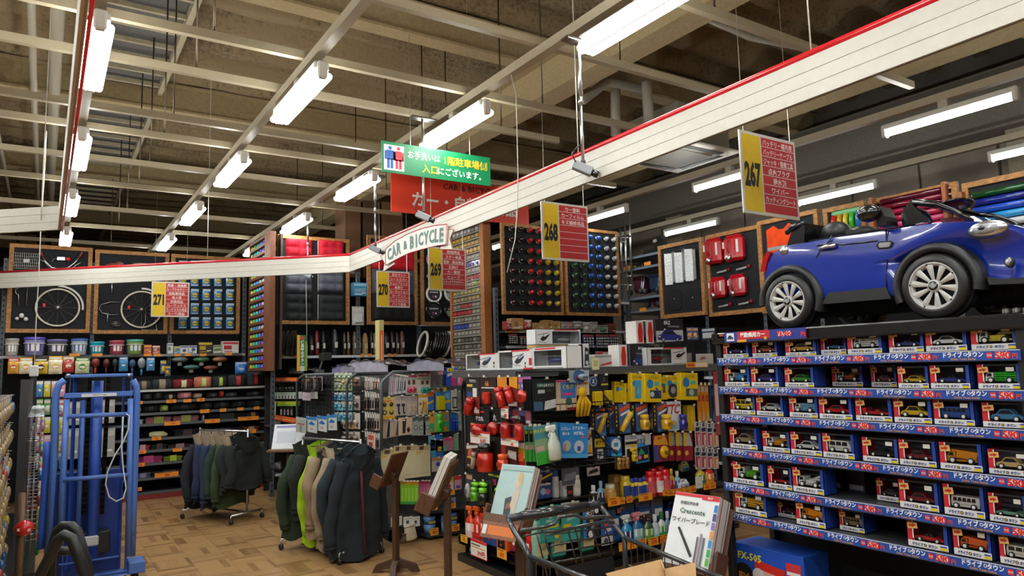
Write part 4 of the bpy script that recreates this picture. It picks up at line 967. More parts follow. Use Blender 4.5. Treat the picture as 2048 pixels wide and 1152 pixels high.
def nutpack(F,rect,bg,label,rows=4,cols=4,out=.12):
 p,w,h=F.rect(*rect,out);t=thing('wheel_nut_pack',label,'pack',p,F.rz,'packs of wheel nuts')
 m=MB();m.box(-w/2,w/2,0,.004,0,h,bg,'K');m.card(-w*.46,w*.46,h*.86,h*.98,-.001,'a84a3a');obj('backing_card',m,t)
 g=MB();
 for i in range(cols):
  for j in range(rows):g.ball((-w/2+w*(i+.5)/cols,-.012,h*.8*(j+.5)/rows),(w*.4/cols,.014,h*.33/rows),'d2d4d6','S',6,4)
 obj('nuts',g,t,kind='stuff');m=MB();m.tube([(0,out+.297,h*.97),(0,-.03,h*.97)],.003,'c0c0c0','S',4);obj('peg_hook',m,t)
for k,(x0,y0,x1,y1,c) in enumerate(((115,285,190,365,'3a3638'),(205,300,315,372,'2a2a2c'),(737,290,830,402,'3a4a7a'),(846,288,904,404,'4a4260'),(907,288,955,404,'3c3a50'),(960,288,1030,404,'4a3a50'),(1080,270,1132,342,'8a9490'),(1136,270,1192,342,'8a9490'))):
 nutpack(B3,z4(x0,y0,x1,y1),c,'blister of chrome wheel nuts under the lamp boards, %s from left'%ORD[k])
W='in the low row behind the boxed toys'
for rc,c1,c2 in (((845,430,900,530),'b8a8a4','c8303c'),((902,430,960,530),'b02a34','d8d0c8'),((962,430,1028,530),'c0b8b0','b82a34')):
 put(B3,'pack',z4(*rc),c1,c2,W,out=.15,prod='tubex',group='packs behind the boxed toys')
for x,y in ((1018,662),(1032,662),(1057,662)):price_tag(B3,x,y,12,6,'','orange tag on the shelf below the lamp boards',.01)
# ------------------------------------------------------------------ right wall racks
RW=Face('X',7.4);PEGD[RW]=.597
z5=lambda x0,y0,x1,y1:(1230+x0/4.43,420+y0/4.43,1230+x1/4.43,420+y1/4.43)
zr=[RW.at(1300,y).z for y in (507,531,592,619)]
rack(RW,1244,1330,2.9,'grey steel rack with folding trolleys at the right wall corner',zr,.8,(1248,1326),shelfcol='5a6470',edge='6a7684',backcol='2a2926')
rack(RW,1330,2120,2.62,'long dark rack below the boards on the right wall',[.4,.95,1.5],.6,(1418,1535,1650,1745,1932))
board(RW,(1322,482,1412,634),'wood framed board with a silver sunshade',.05)
board(RW,(1418,458,1531,629),'wood framed board with four red fuel cans',.05)
board(RW,(1524,428,1648,622),'wood framed board with an orange vest behind the toy car',.05)
board(RW,(1656,407,1741,560),'small wood framed board with coloured glove poster',.05)
board(RW,(1746,379,1929,570),'wood framed board with red and pink film rolls',.05)
board(RW,(1936,345,2130,540),'wood framed board with green and blue film rolls',.05)
OR=.048
p,w,h=RW.rect(*z5(465,345,742,640),OR)
t=thing('sunshade','crinkled silver folding sunshade on the right wall board','sunshade',p,RW.rz)
n=6
for k in range(n):
 m=MB();xa,xb=-w/2+w*k/n,-w/2+w*(k+1)/n;ya,yb=(0,-.05) if k%2 else (-.05,0);lo=.02*(k%2)-.01*(k in (0,5));hi=h-.02*(k%3)-(h*.06 if k in (0,) else 0)
 m.add([(xa,ya,lo),(xb,yb,lo),(xb,yb,hi),(xa,ya,hi),(xa,ya+.008,lo),(xb,yb+.008,lo),(xb,yb+.008,hi),(xa,ya+.008,hi)],[(0,1,2,3),(7,6,5,4),(0,4,5,1),(3,2,6,7),(0,3,7,4),(1,5,6,2)],'d5d8da','F');obj('foil_panel',m,t)
for k,(x0,x1) in enumerate(((470,600),(625,770))):
 p,w,h=RW.rect(*z5(x0,700-10*k,x1,890-15*k),OR);t=thing('mesh_shade','black mesh window shade under the silver sunshade, %s one'%('left' if k==0 else 'right'),'shade',p,RW.rz)
 m=MB();q=[(w/2*math.copysign(abs(math.cos(a))**.5,math.cos(a)),h/2+h/2*math.copysign(abs(math.sin(a))**.5,math.sin(a))) for a in [2*PI*i/24 for i in range(24)]];m.prism(q,-.006,0,'191b1d','C');obj('mesh',m,t)
 m=MB();m.ball((0,-.012,h*.55),.009,'d8d8d8','G',8,5);obj('suction_cup',m,t)
def jerry(rect,label):
 p,w,h=RW.rect(*rect,OR);t=thing('fuel_can',label,'can',p,RW.rz,None);d=w*.42;R='c41222'
 m=MB();m.box(-w/2,w/2,-d,0,0,h*.93,R,'G',w*.13);obj('body',m,t)
 for k in range(3):m=MB();m.box(-w*.26+w*.2*k,-w*.2+w*.2*k,-d-.012,-d+.01,h*.2,h*.78,'b01020','G',.006);obj('pressed_rib',m,t)
 m=MB();m.box(-w*.4,w*.4,-d*.75,-d*.25,h*.9,h,R,'G',.02);obj('carry_handle',m,t)
 m=MB();m.at((-w*.14,-d,h*.13));m.lathe([(w*.13,.0),(w*.13,-.02),(w*.1,-.026)],12,'c9c9c6','S',axis='y');obj('cap',m,t)
 m=MB();m.at((-w*.1,-d,h*.55));m.tube([(0,0,-.08),(0,-.03,-.06),(0,-.03,.06),(0,0,.08)],.01,'a80e1e','G',6);obj('grip',m,t)
 m=MB();m.card(w*.26,w*.38,h*.3,h*.78,-d-.003,'e8e6e0');m.card(-w*.46,-w*.36,h*.5,h*.75,-d-.003,'e4e0da');obj('sticker',m,t)
jerry(z5(835,250,985,480),'large red fuel can at the top left of its board');jerry(z5(1008,220,1178,455),'large red fuel can at the top right of its board')
jerry(z5(875,595,1012,780),'small red fuel can at the lower left of its board');jerry(z5(1045,570,1190,762),'small red fuel can at the lower right of its board')
for k,(x,y) in enumerate(((965,540),(1140,512),(980,845),(1160,822))):
 q=RW.at(1230+x/4.43,420+y/4.43,OR+.018);t=thing('fuel_nozzle','grey plastic pouring nozzle with red end on the fuel can board, %s of four'%ORD[k],'nozzle',q,RW.rz,None)
 m=MB();m.tube([(-.11,0,-.012),(0,0,-.004),(.06,0,.008)],.014,'b8bcbe','P',8);obj('pipe',m,t);m=MB();m.tube([(.06,0,.008),(.1,0,.014)],.024,'8a1a2a','P',8);obj('screw_ring',m,t)
c36=lambda x0,y0,x1,y1:(1480+x0/3.6,360+y0/3.6,1480+x1/3.6,360+y1/3.6)
p,w,h=RW.rect(*c36(200,320,420,560),OR);t=thing('safety_vest','bright orange safety vest with grey band behind the toy car','vest',p,RW.rz)
m=MB();m.prism([(-w*.45,0),(w*.5,0),(w*.5,h*.8),(w*.3,h),(w*.12,h*.86),(-w*.05,h*.86),(-w*.2,h),(-w*.45,h*.9)],-.03,0,'ee4a14','C');obj('vest_cloth',m,t)
m=MB();m.card(-w*.45,w*.5,h*.26,h*.36,-.032,'9a9c9e');obj('reflective_band',m,t)
p,w,h=RW.rect(*c36(668,195,890,380),OR);t=thing('glove_poster','green poster with five coloured squeegee bags behind the toy car','poster',p,RW.rz)
m=MB();m.box(-w/2,w/2,-.004,0,0,h,'3a9a5a','K');m.card(-w*.46,w*.46,h*.04,h*.2,-.0048,'d8ead8');m.card(-w*.46,w*.46,h*.8,h*.96,-.0048,'7ac08a');obj('poster_sheet',m,t)
for k,c in enumerate(('d82a1e','eda01e','e8d040','4cc832','2a88d8')):
 x=-w*.4+w*.2*k;m=MB();m.tube([(x,-.03,h*.16),(x,-.04,h*.5),(x+.004,-.02,h*.74)],w*.075,c,'G',8);obj('colour_sample',m,t,label='%s sample'%cname(c))
def film(F,rect,col,label):
 p,w,h=F.rect(*rect,OR);t=thing('film_roll',label,'roll',p,F.rz);r=h/2
 m=MB();m.at((0,-r,r));m.lathe([(r,-w/2),(r,w/2)],16,col,'G',axis='x');obj('film',m,t)
 m=MB();m.at((0,-r,r));m.lathe([(r*.35,-w/2-.02),(r*.35,w/2+.02)],10,'b8a888','B',axis='x');obj('card_core',m,t)
for k,(y0,c,nm) in enumerate(((40,'0c4a22','dark green'),(98,'1a2a8a','royal blue'),(157,'1f50c4','blue'),(216,'2a9ae0','sky blue'),(275,'d8d8dc','white'))):
 film(RW,(1947,360+(y0-5)/3.6,2112,360+(y0+49)/3.6),c,'%s cutting film roll on the rightmost board, %s from top'%(nm,ORD[k]))
for k,(y0,c,nm) in enumerate(((92,'5a1028','maroon'),(135,'7a1430','dark red'),(182,'a8164a','crimson'),(230,'c01e50','magenta'),(278,'d8467a','pink'),(326,'d03a6a','rose'))):
 film(RW,(1762,360+y0/3.6,1900,360+(y0+42)/3.6),c,'%s cutting film roll behind the toy car windscreen, %s from top'%(nm,ORD[k]))
m=MB();q0,w,h=RW.rect(1757,378,1913,566,OR);
for s in (-1,1):m2=MB();m2.box(s*w*.48-.02,s*w*.48+.02,-.09,0,0,h,'a06036','W',.003);single('film_holder_post',m2,'%s wooden post holding the pink film rolls'%('left' if s<0 else 'right'),'post',q0,RW.rz)
m2=MB();m2.box(-.02,.02,-.09,0,0,.75,'a06036','W',.003);q0=RW.at(1943,540,OR);single('film_holder_post',m2,'wooden post holding the blue film rolls','post',q0,RW.rz)
# trolleys, chrome frame and bag on the corner shelves
def trolley(rect,col,label):
 p,w,h=RW.rect(*rect,-.1);t=thing('folding_trolley',label,'trolley',p,RW.rz)
 m=MB();m.box(-w*.4,w*.4,.05,.3,h*.12,h*.95,col,'C',.04);m.box(-w*.42,w*.42,.02,.3,h*.78,h,col,'C',.03);obj('bag',m,t)
 for s in (-1,1):
  m=MB();m.tube([(s*w*.46,.02,h*.95),(s*w*.5,-.02,h*.3),(s*w*.46,.02,.03)],.01,'d0d2d4','S',6);obj('frame_tube',m,t)
  m=MB();m.at((s*w*.4,.0,.045));m.lathe([(.045,-.02),(.045,.02)],12,'3a3a3c','P',axis='x');obj('wheel',m,t)
trolley(z5(120,585,245,752),'4a1428','maroon folding trolley bag on the corner rack');trolley(z5(256,560,395,740),'1a2c48','navy folding trolley bag on the corner rack');trolley(z5(280,790,400,860),'4a1c2c','low maroon trolley on the bottom corner shelf')
p,w,h=RW.rect(*z5(235,190,360,350),-.2);t=thing('wrapped_chair','black covered chair shape on top of the corner rack','chair',(p.x,p.y,zr[0]+.002),RW.rz)
m=MB();m.box(-w*.6,w*.5,0,.3,0,h*.45,'141414','C',.05);m.box(-w*.1,w*.5,.1,.3,h*.3,h*1.15,'161616','C',.05);obj('cover',m,t);m=MB();m.ball((w*.2,.08,h*.85),(.05,.02,.03),'a8a49c','C',8,5);obj('buckle',m,t)
p,w,h=RW.rect(*z5(112,440,190,500),-.1);t=thing('brass_horn','brass coloured round horn on the corner rack shelf','horn',(p.x,p.y,zr[1]+.002),RW.rz)
m=MB();m.at((0,.1,h*.5));m.lathe([(h*.48,-.06),(h*.4,-.05),(h*.2,.0),(h*.12,.12)],14,'b8963a','S',axis='y');obj('horn_bell',m,t);m=MB();m.box(w*.1,w*.9,.05,.25,0,h*.8,'2a2622','P',.01);obj('pump_body',m,t)
CF=Face('X',7.34);oF=CF.at(1262,570)
t=thing('chrome_carrier','tall chrome tube roof carrier standing at the rack corner','carrier',oF)
for L in ([(47,165),(52,330),(70,665)],[(85,95),(95,400),(108,640)],[(128,10),(133,240),(150,650)],[(40,240),(133,245)],[(45,285),(95,280)],[(62,662),(152,668)],[(100,590),(150,585)]):
 m=MB();m.tube([CF.at(1230+x/4.43,420+y/4.43)-oF for x,y in L],.014,'d6d8da','S',8);obj('chrome_tube',m,t)
for x,y in ((80,92),(40,168),(125,8),(130,235)):m=MB();m.ball(tuple(CF.at(1230+x/4.43,420+y/4.43)-oF),(.03,.03,.02),'1a1a1c','P',8,5);obj('end_plug',m,t)
for x,y in ((1254,536),(1295,527),(1286,619)):price_tag(RW,x,y,13,7,'','orange tag on the corner rack',.01)
W='on the right wall pegs beside the car'
for rc,c1,c2 in (((640,1040,690,1150),'3a5a8a','d8a06a'),((692,1040,740,1150),'3a5a8a','d8a06a'),((770,1045,890,1150),'3c4654','c8ccd4')):
 put(RW,'pack',z5(*rc),c1,c2,W,out=.15,prod='blob' if c2 !='c8ccd4' else 'box',group='packs on the right wall pegs')
 # ================================================================== near gondola with car care goods
GX,GY=Face('X',3.25),Face('Y',4.75)
PEGD.update({GX:.18,GY:.18})
def fr(ox,oy,k):return lambda x0,y0,x1,y1:(ox+x0/k,oy+y0/k,ox+x1/k,oy+y1/k)
ga,gb,gc,gd=fr(920,730,5.485),fr(1160,730,5.485),fr(900,930,5.19),fr(1160,930,5.19)
def gp(F,rect,label,card,arts=(),prods=(),out=.12,tilt=0.0,name='blister_pack',cat='pack',group=None,behind=0,thick=.004,hook=True,shape=None,clearf=False):
 p,w,h=F.rect(*rect,out);t=thing(name,label,cat,p,F.rz,group)
 if tilt:t.rotation_euler=(0,tilt,F.rz)
 m=MB()
 if card:
  if thick>.02:m.box(-w/2,w/2,0,thick,0,h,card,'K',.004)
  else:m.box(-w/2,w/2,0,thick,0,h,card,'K')
 for i,a in enumerate(arts):
  y=-.0008-.0004*i
  if a[0]=='r':m.card(-w/2+w*a[1],-w/2+w*a[2],h*a[3],h*a[4],y,a[5])
  elif a[0]=='d':m.disc(-w/2+w*a[1],h*a[2],w*a[3],y,a[4],n=12)
  elif a[0]=='q':m.add([(-w/2+w*x,y,h*z) for x,z in a[1]],[tuple(range(len(a[1])))],a[2],'K')
  elif a[0]=='t':m.text(a[1],-w/2+w*a[2],h*a[3],h*a[4],a[5],y-.0012,bold=.03,maxw=w*(a[6] if len(a)>6 else .9),shear=(a[7] if len(a)>7 else 0))
  elif a[0]=='v':
   for j,ch in enumerate(a[1]):m.text(ch,-w/2+w*a[2],h*(a[3]-a[4]*1.15*j),h*a[4],a[5],y-.0012,bold=.03,fh=.85)
 if card:obj('printed_card',m,t)
 for q in prods:
  m=MB()
  if q[0]=='tube':
   r=w*q[5]*.8;a=(-w/2+w*q[1],-r,h*q[2]);b=(-w/2+w*q[3],-r,h*q[4]);e=Vector(b)-Vector(a)
   m.tube([a,Vector(a)+e*.7,Vector(a)+e*.74,b],r,q[6],'G',10,rs=[r*.92,r,r*.86,r*.86]);obj('bottle',m,t)
   m=MB();m.tube([Vector(a)+e*.73,Vector(b)+e*.02],r*.98,shade(q[6],.85) if len(q)<8 else q[7],'G',10);obj('bottle_cap',m,t)
  elif q[0]=='ball':m.ball((-w/2+w*q[1],-w*q[3]*.4,h*q[2]),(w*q[3]*.88,w*q[3]*.45,h*q[4]*.92),q[5],'G',12,7);m.at((-w/2+w*q[1],-w*q[3]*.87,h*q[2]));m.card(-w*q[3]*.4,w*q[3]*.4,-h*q[4]*.3,h*q[4]*.2,0,shade(q[5],.3));obj('goods',m,t)
  elif q[0]=='can':
   r=w*q[4]*.85;m.at((-w/2+w*q[1],-r,0));m.lathe([(r*.9,h*q[2]),(r,h*q[2]+.005),(r,h*(q[2]+(q[3]-q[2])*.62)),(r*.7,h*(q[2]+(q[3]-q[2])*.68)),(r*.92,h*(q[2]+(q[3]-q[2])*.7)),(r*.92,h*q[3]-.004),(.001,h*q[3])],12,[q[5],q[5],q[5],shade(q[5],.7),q[6] if len(q)>6 else q[5],q[6] if len(q)>6 else q[5]],'G',cap=False);obj('bottle',m,t)
   m=MB();m.at((-w/2+w*q[1],-2*r-.001,0));m.card(-r*.6,r*.6,h*(q[2]+(q[3]-q[2])*.2),h*(q[2]+(q[3]-q[2])*.48),0,shade(q[5],.45));obj('label',m,t)
  elif q[0]=='box':m.box(-w/2+w*q[1],-w/2+w*q[2],-q[6],-.0005,h*q[3],h*q[4],q[5],'G',.006);obj('goods',m,t)
  elif q[0]=='spray':
   m.at((-w/2+w*q[1],-w*q[4]*.62,h*q[2]));b_=thing
   r=w*q[4];H_=h*(q[3]-q[2]);m.lathe([(r*.8,0),(r,.006),(r*.95,H_*.45),(r*.5,H_*.68),(r*.36,H_*.8)],12,q[5],'G',sy=.6);obj('bottle',m,t)
   m=MB();m.at((-w/2+w*q[1],-w*q[4]*.62,h*q[2]));m.box(-r*1.0,r*.5,-r*.3,r*.3,H_*.84,H_,q[6],'G',r*.14);m.tube([(-r*.3,0,H_*.86),(-r*.7,0,H_*.72),(-r*.4,0,H_*.62)],r*.12,q[6],'G',6);m.tube([(0,0,H_*.78),(0,0,H_*.88)],r*.3,q[6],'G',8);obj('trigger_head',m,t)
 if clearf:m=MB();m.box(-w*.5,w*.5,-.05,-.0005,0,h*.9,'ffffff','T',.012);obj('blister',m,t)
 for b in range(behind):
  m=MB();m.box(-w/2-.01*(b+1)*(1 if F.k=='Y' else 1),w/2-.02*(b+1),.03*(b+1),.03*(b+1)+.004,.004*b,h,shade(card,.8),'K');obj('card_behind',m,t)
 if hook:m=MB();m.tube([(0,out+PEGD.get(F,.1),h*.985),(0,-.03,h*.985),(0,-.035,h*1.01)],.003,'c4c8cc','S',5);m.box(-.014,.014,-.038,-.036,h*.99,h*1.06,'e2dccd','K');obj('peg_hook',m,t)
 return t
 # carcass
zt=1.675
gt=thing('gondola_shelf','dark wire gondola of car care goods with a pale metal top shelf','shelf',(3.25,4.75,0))
xr=GY.at(1442,800).x;yf=GX.at(931,900).y
m=MB();m.box(.2,xr-3.25,.2,.24,.05,zt-.06,'191a1d','M');obj('back_panel',m,gt)
m=MB();m.box(.2,.24,.24,yf-4.75,.05,zt-.06,'1b1c1f','M');obj('side_panel',m,gt)
for (x,y) in ((0.0,0.0),(0.0,yf-4.75),(xr-3.25,0.0)):
 m=MB();m.tube([(x,y,0),(x,y,zt-.1)],.02,'2a2d31','P',8);obj('post',m,gt)
 # bent wire end frames
m=MB();m.tube([(0,yf-4.75,.1),(-.03,yf-4.75,zt-.16),(-.03,yf-4.8,zt-.1),(-.03,.1,zt-.1)],.012,'26292d','P',6);obj('end_frame',m,gt)
def top(nm,x0,x1,y0,y1):
 m=MB();m.box(x0,x1,y0,y1,zt-.02,zt,'b6bcc2','S',.002);obj('top_board',m,gt)
top('a',-.12,.5,-.1,yf-4.75);top('b',.5,xr-3.25+.05,-.1,.5)
m=MB();m.box(-.125,-.115,.0,yf-4.75,zt-.06,zt+.004,'c2c8ce','S',.002);obj('shelf_lip',m,gt)
m=MB();m.box(.42,xr-3.25+.05,-.11,-.1,zt-.06,zt+.004,'c2c8ce','S',.002);obj('shelf_lip',m,gt)
m=MB();m.box(-.1,.44,.0,yf-4.75,0,.06,'1c1d20','P');obj('base_plinth',m,gt);m=MB();m.box(0,xr-3.25,.0,.44,0,.06,'1c1d20','P');obj('base_plinth',m,gt)
# price-rail shelves: one on the side, two on the front
zS=GX.at(985,1102,.08).z;zF1=GY.at(1330,992,.12).z;zF2=GY.at(1310,1088,.12).z
for (z,L) in ((zS,'x'),(zF1,'y'),(zF2,'y'),(.18,'y'),(.2,'x')):
 m=MB()
 if L=='x':m.box(-.1,.38,.02,yf-4.75-.02,z-.01,z+.01,'6a6e74','S')
 else:m.box(.05,xr-3.25,-.13,.42,z-.01,z+.01,'6a6e74','S')
 obj('wire_shelf',m,gt)
 m=MB()
 if L=='x':m.box(-.11,-.1,.02,yf-4.75-.02,z-.03,z+.035,'c9c9c6','T')
 else:m.box(.05,xr-3.25,-.14,-.13,z-.03,z+.035,'c9c9c6','T')
 obj('price_rail',m,gt)
m=MB()
for k in range(14):u=(xr-3.25)*k/13;m.tube([(u,.185,.1),(u,.185,zt-.08)],.003,'3a3d42','S',4)
for k in range(16):z=.15+.1*k;m.tube([(0,.185,z),(xr-3.25,.185,z)],.003,'3a3d42','S',4)
obj('wire_grid',m,gt,kind='stuff')
# left end: red and orange coating packs
RD,DK,OR_='c4221a','2a1512','d8581e'
G1='coating packs on the gondola end'
gp(GX,ga(70,120,218,470),'dark card with red hand grip at top left of the gondola end','241d1c',[('t','超ガラコ',.5,.84,.1,'e8e4dc'),('r',.5,.8,.3,.62,'e6e4e0'),('r',.05,.45,.05,.5,'2a3f7a'),('r',.08,.5,.66,.74,'d8b84a')],[],group=G1)
gp(GX,ga(95,350,215,545),'red curved applicator pack under the first dark card','7a1a14',[('r',.5,.95,.1,.3,'e6e0da')],[('tube',.2,.05,.55,.9,.26,RD)],group=G1,out=.16,hook=False)
gp(GX,ga(222,130,400,465),'dark brown pack with orange digits beside the red bottles, double hung',DK,[('t','66',.45,.78,.18,'d8841c'),('r',.1,.9,.62,.66,'e0dcd4'),('r',.1,.4,.1,.5,'8a2a18'),('d',.25,.35,.12,'c83a1e')],[('box',.42,.66,.12,.5,'c8281a',.03)],group=G1,behind=1)
gp(GX,ga(415,130,545,470),'slanted red bottle with orange flame card, left of two','8a1f16',[('q',[(0,.7),(1,.62),(1,1),(0,1)],'d88a1c')],[('tube',.75,.06,.3,.62,.24,RD)],group=G1,out=.16)
gp(GX,ga(520,130,635,455),'slanted red bottle with orange flame card, right of two','7a1c16',[('q',[(0,.72),(1,.6),(1,1),(0,1)],'e09a20'),('r',.1,.9,.02,.16,'e4ded6')],[('tube',.7,.15,.3,.62,.26,RD)],group=G1,out=.16)
gp(GX,ga(625,125,785,475),'violet and pink card with a red egg-shaped polisher','6a5aa0',[('r',.02,.98,.82,.98,'c0689a'),('t','45',.45,.7,.14,'e8e6f0'),('d',.15,.68,.1,'e0a83a'),('r',.05,.95,.02,.16,'4a1418')],[('ball',.58,.38,.36,.24,RD)],group=G1,out=.15)
gp(GX,ga(118,480,322,770),'big black pack with yellow 2 and white writing, red round bottle','141210',[('t','2',.18,.87,.14,'e8c820'),('t','デカ丸',.5,.63,.2,'e6e8f0',.95),('r',.3,.75,.86,.92,'d8342a'),('r',.02,.25,.3,.44,'d8b83a')],[('ball',.58,.2,.32,.24,RD),('box',.3,.84,.3,.44,RD,.06)],group=G1,out=.15,clearf=False)
gp(GX,ga(330,480,470,790),'black pack with white character and round red bottle, second of the row','16110f',[('t','丸',.4,.68,.24,'c8ccd4')],[('ball',.48,.3,.42,.27,'c01a12')],group=G1,out=.12)
gp(GX,ga(500,480,650,805),'violet edged card with an upright red bottle, middle row','4a3a6a',[('r',.55,.98,.05,.95,'8a2a24'),('q',[(.1,.6),(.9,.72),(.9,.8),(.1,.68)],'d8c8d8')],[('can',.36,.02,.8,.25,RD,'221614')],group=G1,out=.14)
gp(GX,ga(640,490,785,830),'violet edged card with a dark topped red bottle, right end of middle row','504a78',[('r',.6,.98,.3,.98,'9a4a5a'),('r',.62,.95,.55,.66,'d8d4d0')],[('can',.42,.02,.82,.25,'d8281a','1f1616')],group=G1,out=.14)
gp(GX,ga(60,870,205,1145),'dark brown card with white slashed writing, third row left','3a1a16',[('q',[(.1,.78),(.95,.9),(.95,1),(.1,.92)],'e0dcd8'),('d',.4,.62,.2,'c85a4a'),('t','ガラコ',.3,.14,.1,'e8e4dc'),('r',.15,.6,.44,.5,'d8c83a')],[('tube',.7,.08,.85,.7,.12,'c8b0a8')],group=G1)
gp(GX,ga(210,830,435,1150),'black pack with a tall red bottle lettered downwards','1c1412',[('r',.05,.5,.64,.7,'e0dcd6'),('r',.1,.42,.5,.55,'d8c020'),('t','ガラコ',.22,.14,.09,'e6e2da',.4)],[('can',.66,.0,.96,.24,'cc2a1a','1a1412')],group=G1,out=.14)
gp(GX,ga(450,850,625,1150),'red edged pack with an orange spray bottle, third row','42201c',[('r',.05,.3,.5,.96,'a82a20'),('q',[(.4,.45),(.98,.4),(.98,.7),(.5,.72)],'cfd0d2')],[('can',.42,.02,.6,.22,'e8481e','f0602a')],group=G1,out=.14)
gp(GX,ga(625,855,722,1150),'white, yellow and red striped narrow pack, third row','d8d4c8',[('r',0,1,.5,.8,'d8bc2a'),('r',0,1,.05,.45,'a8221c'),('q',[(.2,.3),(.8,.34),(.8,.7),(.2,.62)],'e86a2a')],[],group=G1)
# rows lower on the end
G2='lower packs of the gondola end'
gp(GX,gc(170,90,240,380),'silver net bag hanging at the lower gondola end','3a3c3e',[('r',.1,.9,.8,.96,'c8a080')],[('ball',.5,.4,.4,.3,'a8acae')],group=G2)
gp(GX,gc(245,160,345,375),'lime green brush in a black holder, left of two','26301f',[],[('ball',.5,.84,.42,.12,'7ad020'),('can',.5,.05,.72,.26,'5aa81c','6cc422')],group=G2,out=.14)
gp(GX,gc(335,160,440,405),'lime green brush in a black holder, right of two','262c22',[],[('ball',.4,.84,.42,.12,'86d82a'),('can',.5,.02,.72,.28,'1e221c','78cc28')],group=G2,out=.14)
gp(GX,gc(405,105,560,400),'black and lime card with pink digits 25','1c1a1e',[('r',0,1,.93,1,'b0d84a'),('t','25',.4,.74,.2,'e03a8c'),('d',.7,.5,.2,'8ad030'),('d',.3,.2,.16,'9a8a4a')],[('ball',.75,.5,.22,.12,'8ed832')],group=G2)
def onshelf(F,kind,rect,c1,c2,label,base,out=.05,**kw):
 p,w,h=F.rect(*rect,out);p.z=base;nm,ct=CATN[kind]
 t=thing(nm,label,ct,p,F.rz,kw.pop('group',None));BUILD[kind](t,w,h,c1,c2,seed=int(rect[0]),**kw);return t
onshelf(GX,'bottle',gc(180,400,250,745),'d83a1c','d8c8c0','orange trigger bottle at the far end of the side shelf',zS+.012,capcol='e8641e',trigger=True)
onshelf(GX,'bottle',gc(250,400,325,770),'d8401e','c8201a','orange red trigger bottle second on the side shelf',zS+.012,capcol='e85a1c',trigger=True)
onshelf(GX,'jug',gc(300,400,352,790),'dc3c1a','c82a14','orange red jug behind the magazine stand',zS+.012,capcol='e8641e')
gp(GX,gc(348,650,480,830),'blue box with slanted red orange letters on the side shelf','24407e',[('v','AGO',.45,.78,.2,'d8481e')],[],name='carton',cat='box',thick=.07,hook=False,out=.08)
gp(GX,gc(485,690,592,885),'orange box with black vertical letters on the side shelf','e2581c',[('r',.1,.8,.02,.98,'1a1512'),('v','aco',.45,.78,.22,'e8602a')],[],name='carton',cat='box',thick=.08,hook=False,out=.08)
onshelf(GX,'jug',gc(670,570,860,900),'c01a16','a81412','bright red jug behind the cart handle',zS-.0+.012,capcol='c8201a')
onshelf(GX,'jug',gc(365,940,540,1290),'4cc832','3aa828','lime green sponge mop pack under the side shelf',.212,capcol='5ad83a')
onshelf(GX,'jug',gc(490,1040,620,1290),'d81a86','e83a98','magenta sponge block under the side shelf',.212,capcol='e0a020')
onshelf(GX,'jug',gc(640,1050,775,1290),'7a1030','9a1a40','dark crimson pack under the side shelf',.212,capcol='e0b020')
for k in range(6):gp(GX,gc(175+28*k,975+8*k,200+28*k,1120),'dark clip pack under the side shelf, %s of six'%ORD[k],'2e2f31',[('r',.1,.9,.7,.9,'5a5c5e')],[('box',.2,.8,.1,.6,'1c1d1f',.02)],out=.06,group='dark clip packs')
price_tag(GX,900+148/5.19,930+765/5.19,13,15,'50','yellow tag on the side rail',.12,'e8b42a')
def bigtag(F,rect,txt,label,out):
 p,w,h=F.rect(*rect,out);t=thing('price_card',label,'card',p,F.rz);m=MB();m.box(-w/2,w/2,-.002,0,0,h,'f2ede6','K');m.card(-w/2,w/2,h*.84,h,-.0026,'d8281e');m.card(-w*.45,w*.4,h*.52,h*.58,-.0026,'d89a3a');m.card(-w*.45,w*.1,h*.66,h*.74,-.0026,'5a544c');m.card(-w/2,w/2,0,h*.05,-.0026,'d8281e')
 m.text(txt,w*.16,h*.27,h*.32,'d2261e',-.0034,bold=.04,maxw=w*.6);obj('printed_card',m,t);m=MB();m.tube([(0,.1,h),(0,0,h)],.003,'b8bcc0','S',4);obj('clip',m,t)
bigtag(GX,ga(115,725,325,870),'550円','large white and red price card under the big black pack',.2)
bigtag(GX,ga(450,800,640,890),'382','tilted white and red price card in the third row',.2)
bigtag(GX,ga(452,455,532,590),'98','small white and red price card between the red bottles',.2)
bigtag(GX,gc(218,785,382,965),'390円','white and red price card hung on the side rail',.125)
price_tag(GX,900+540/5.19,930+922/5.19,19,19,'567','yellow tag on the side rail',.12,'eaa22a');price_tag(GX,900+725/5.19,930+990/5.19,17,19,'540','yellow tag on the side rail',.12,'f0982a')
# front face: baskets at the corner
G3='packs hung in the corner basket'
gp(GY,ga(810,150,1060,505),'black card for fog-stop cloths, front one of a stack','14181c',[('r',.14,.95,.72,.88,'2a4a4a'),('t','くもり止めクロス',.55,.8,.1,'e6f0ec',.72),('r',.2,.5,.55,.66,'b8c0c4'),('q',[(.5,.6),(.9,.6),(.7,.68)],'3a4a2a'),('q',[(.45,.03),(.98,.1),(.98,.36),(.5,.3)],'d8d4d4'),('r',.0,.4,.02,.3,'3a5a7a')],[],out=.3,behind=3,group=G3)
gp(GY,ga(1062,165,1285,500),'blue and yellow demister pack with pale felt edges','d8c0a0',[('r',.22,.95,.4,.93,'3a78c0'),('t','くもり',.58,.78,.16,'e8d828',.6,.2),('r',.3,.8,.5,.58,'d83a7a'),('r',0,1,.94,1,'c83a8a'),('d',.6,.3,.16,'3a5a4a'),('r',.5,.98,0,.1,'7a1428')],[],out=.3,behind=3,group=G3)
t=gp(GY,ga(1285,185,1420,330),'white card of the yellow glove cloth in the corner basket','d8d0bc',[('r',.1,.9,.8,.95,'d88a4a'),('r',.1,.5,.2,.6,'8a8ab8')],[],out=.31,group=G3)
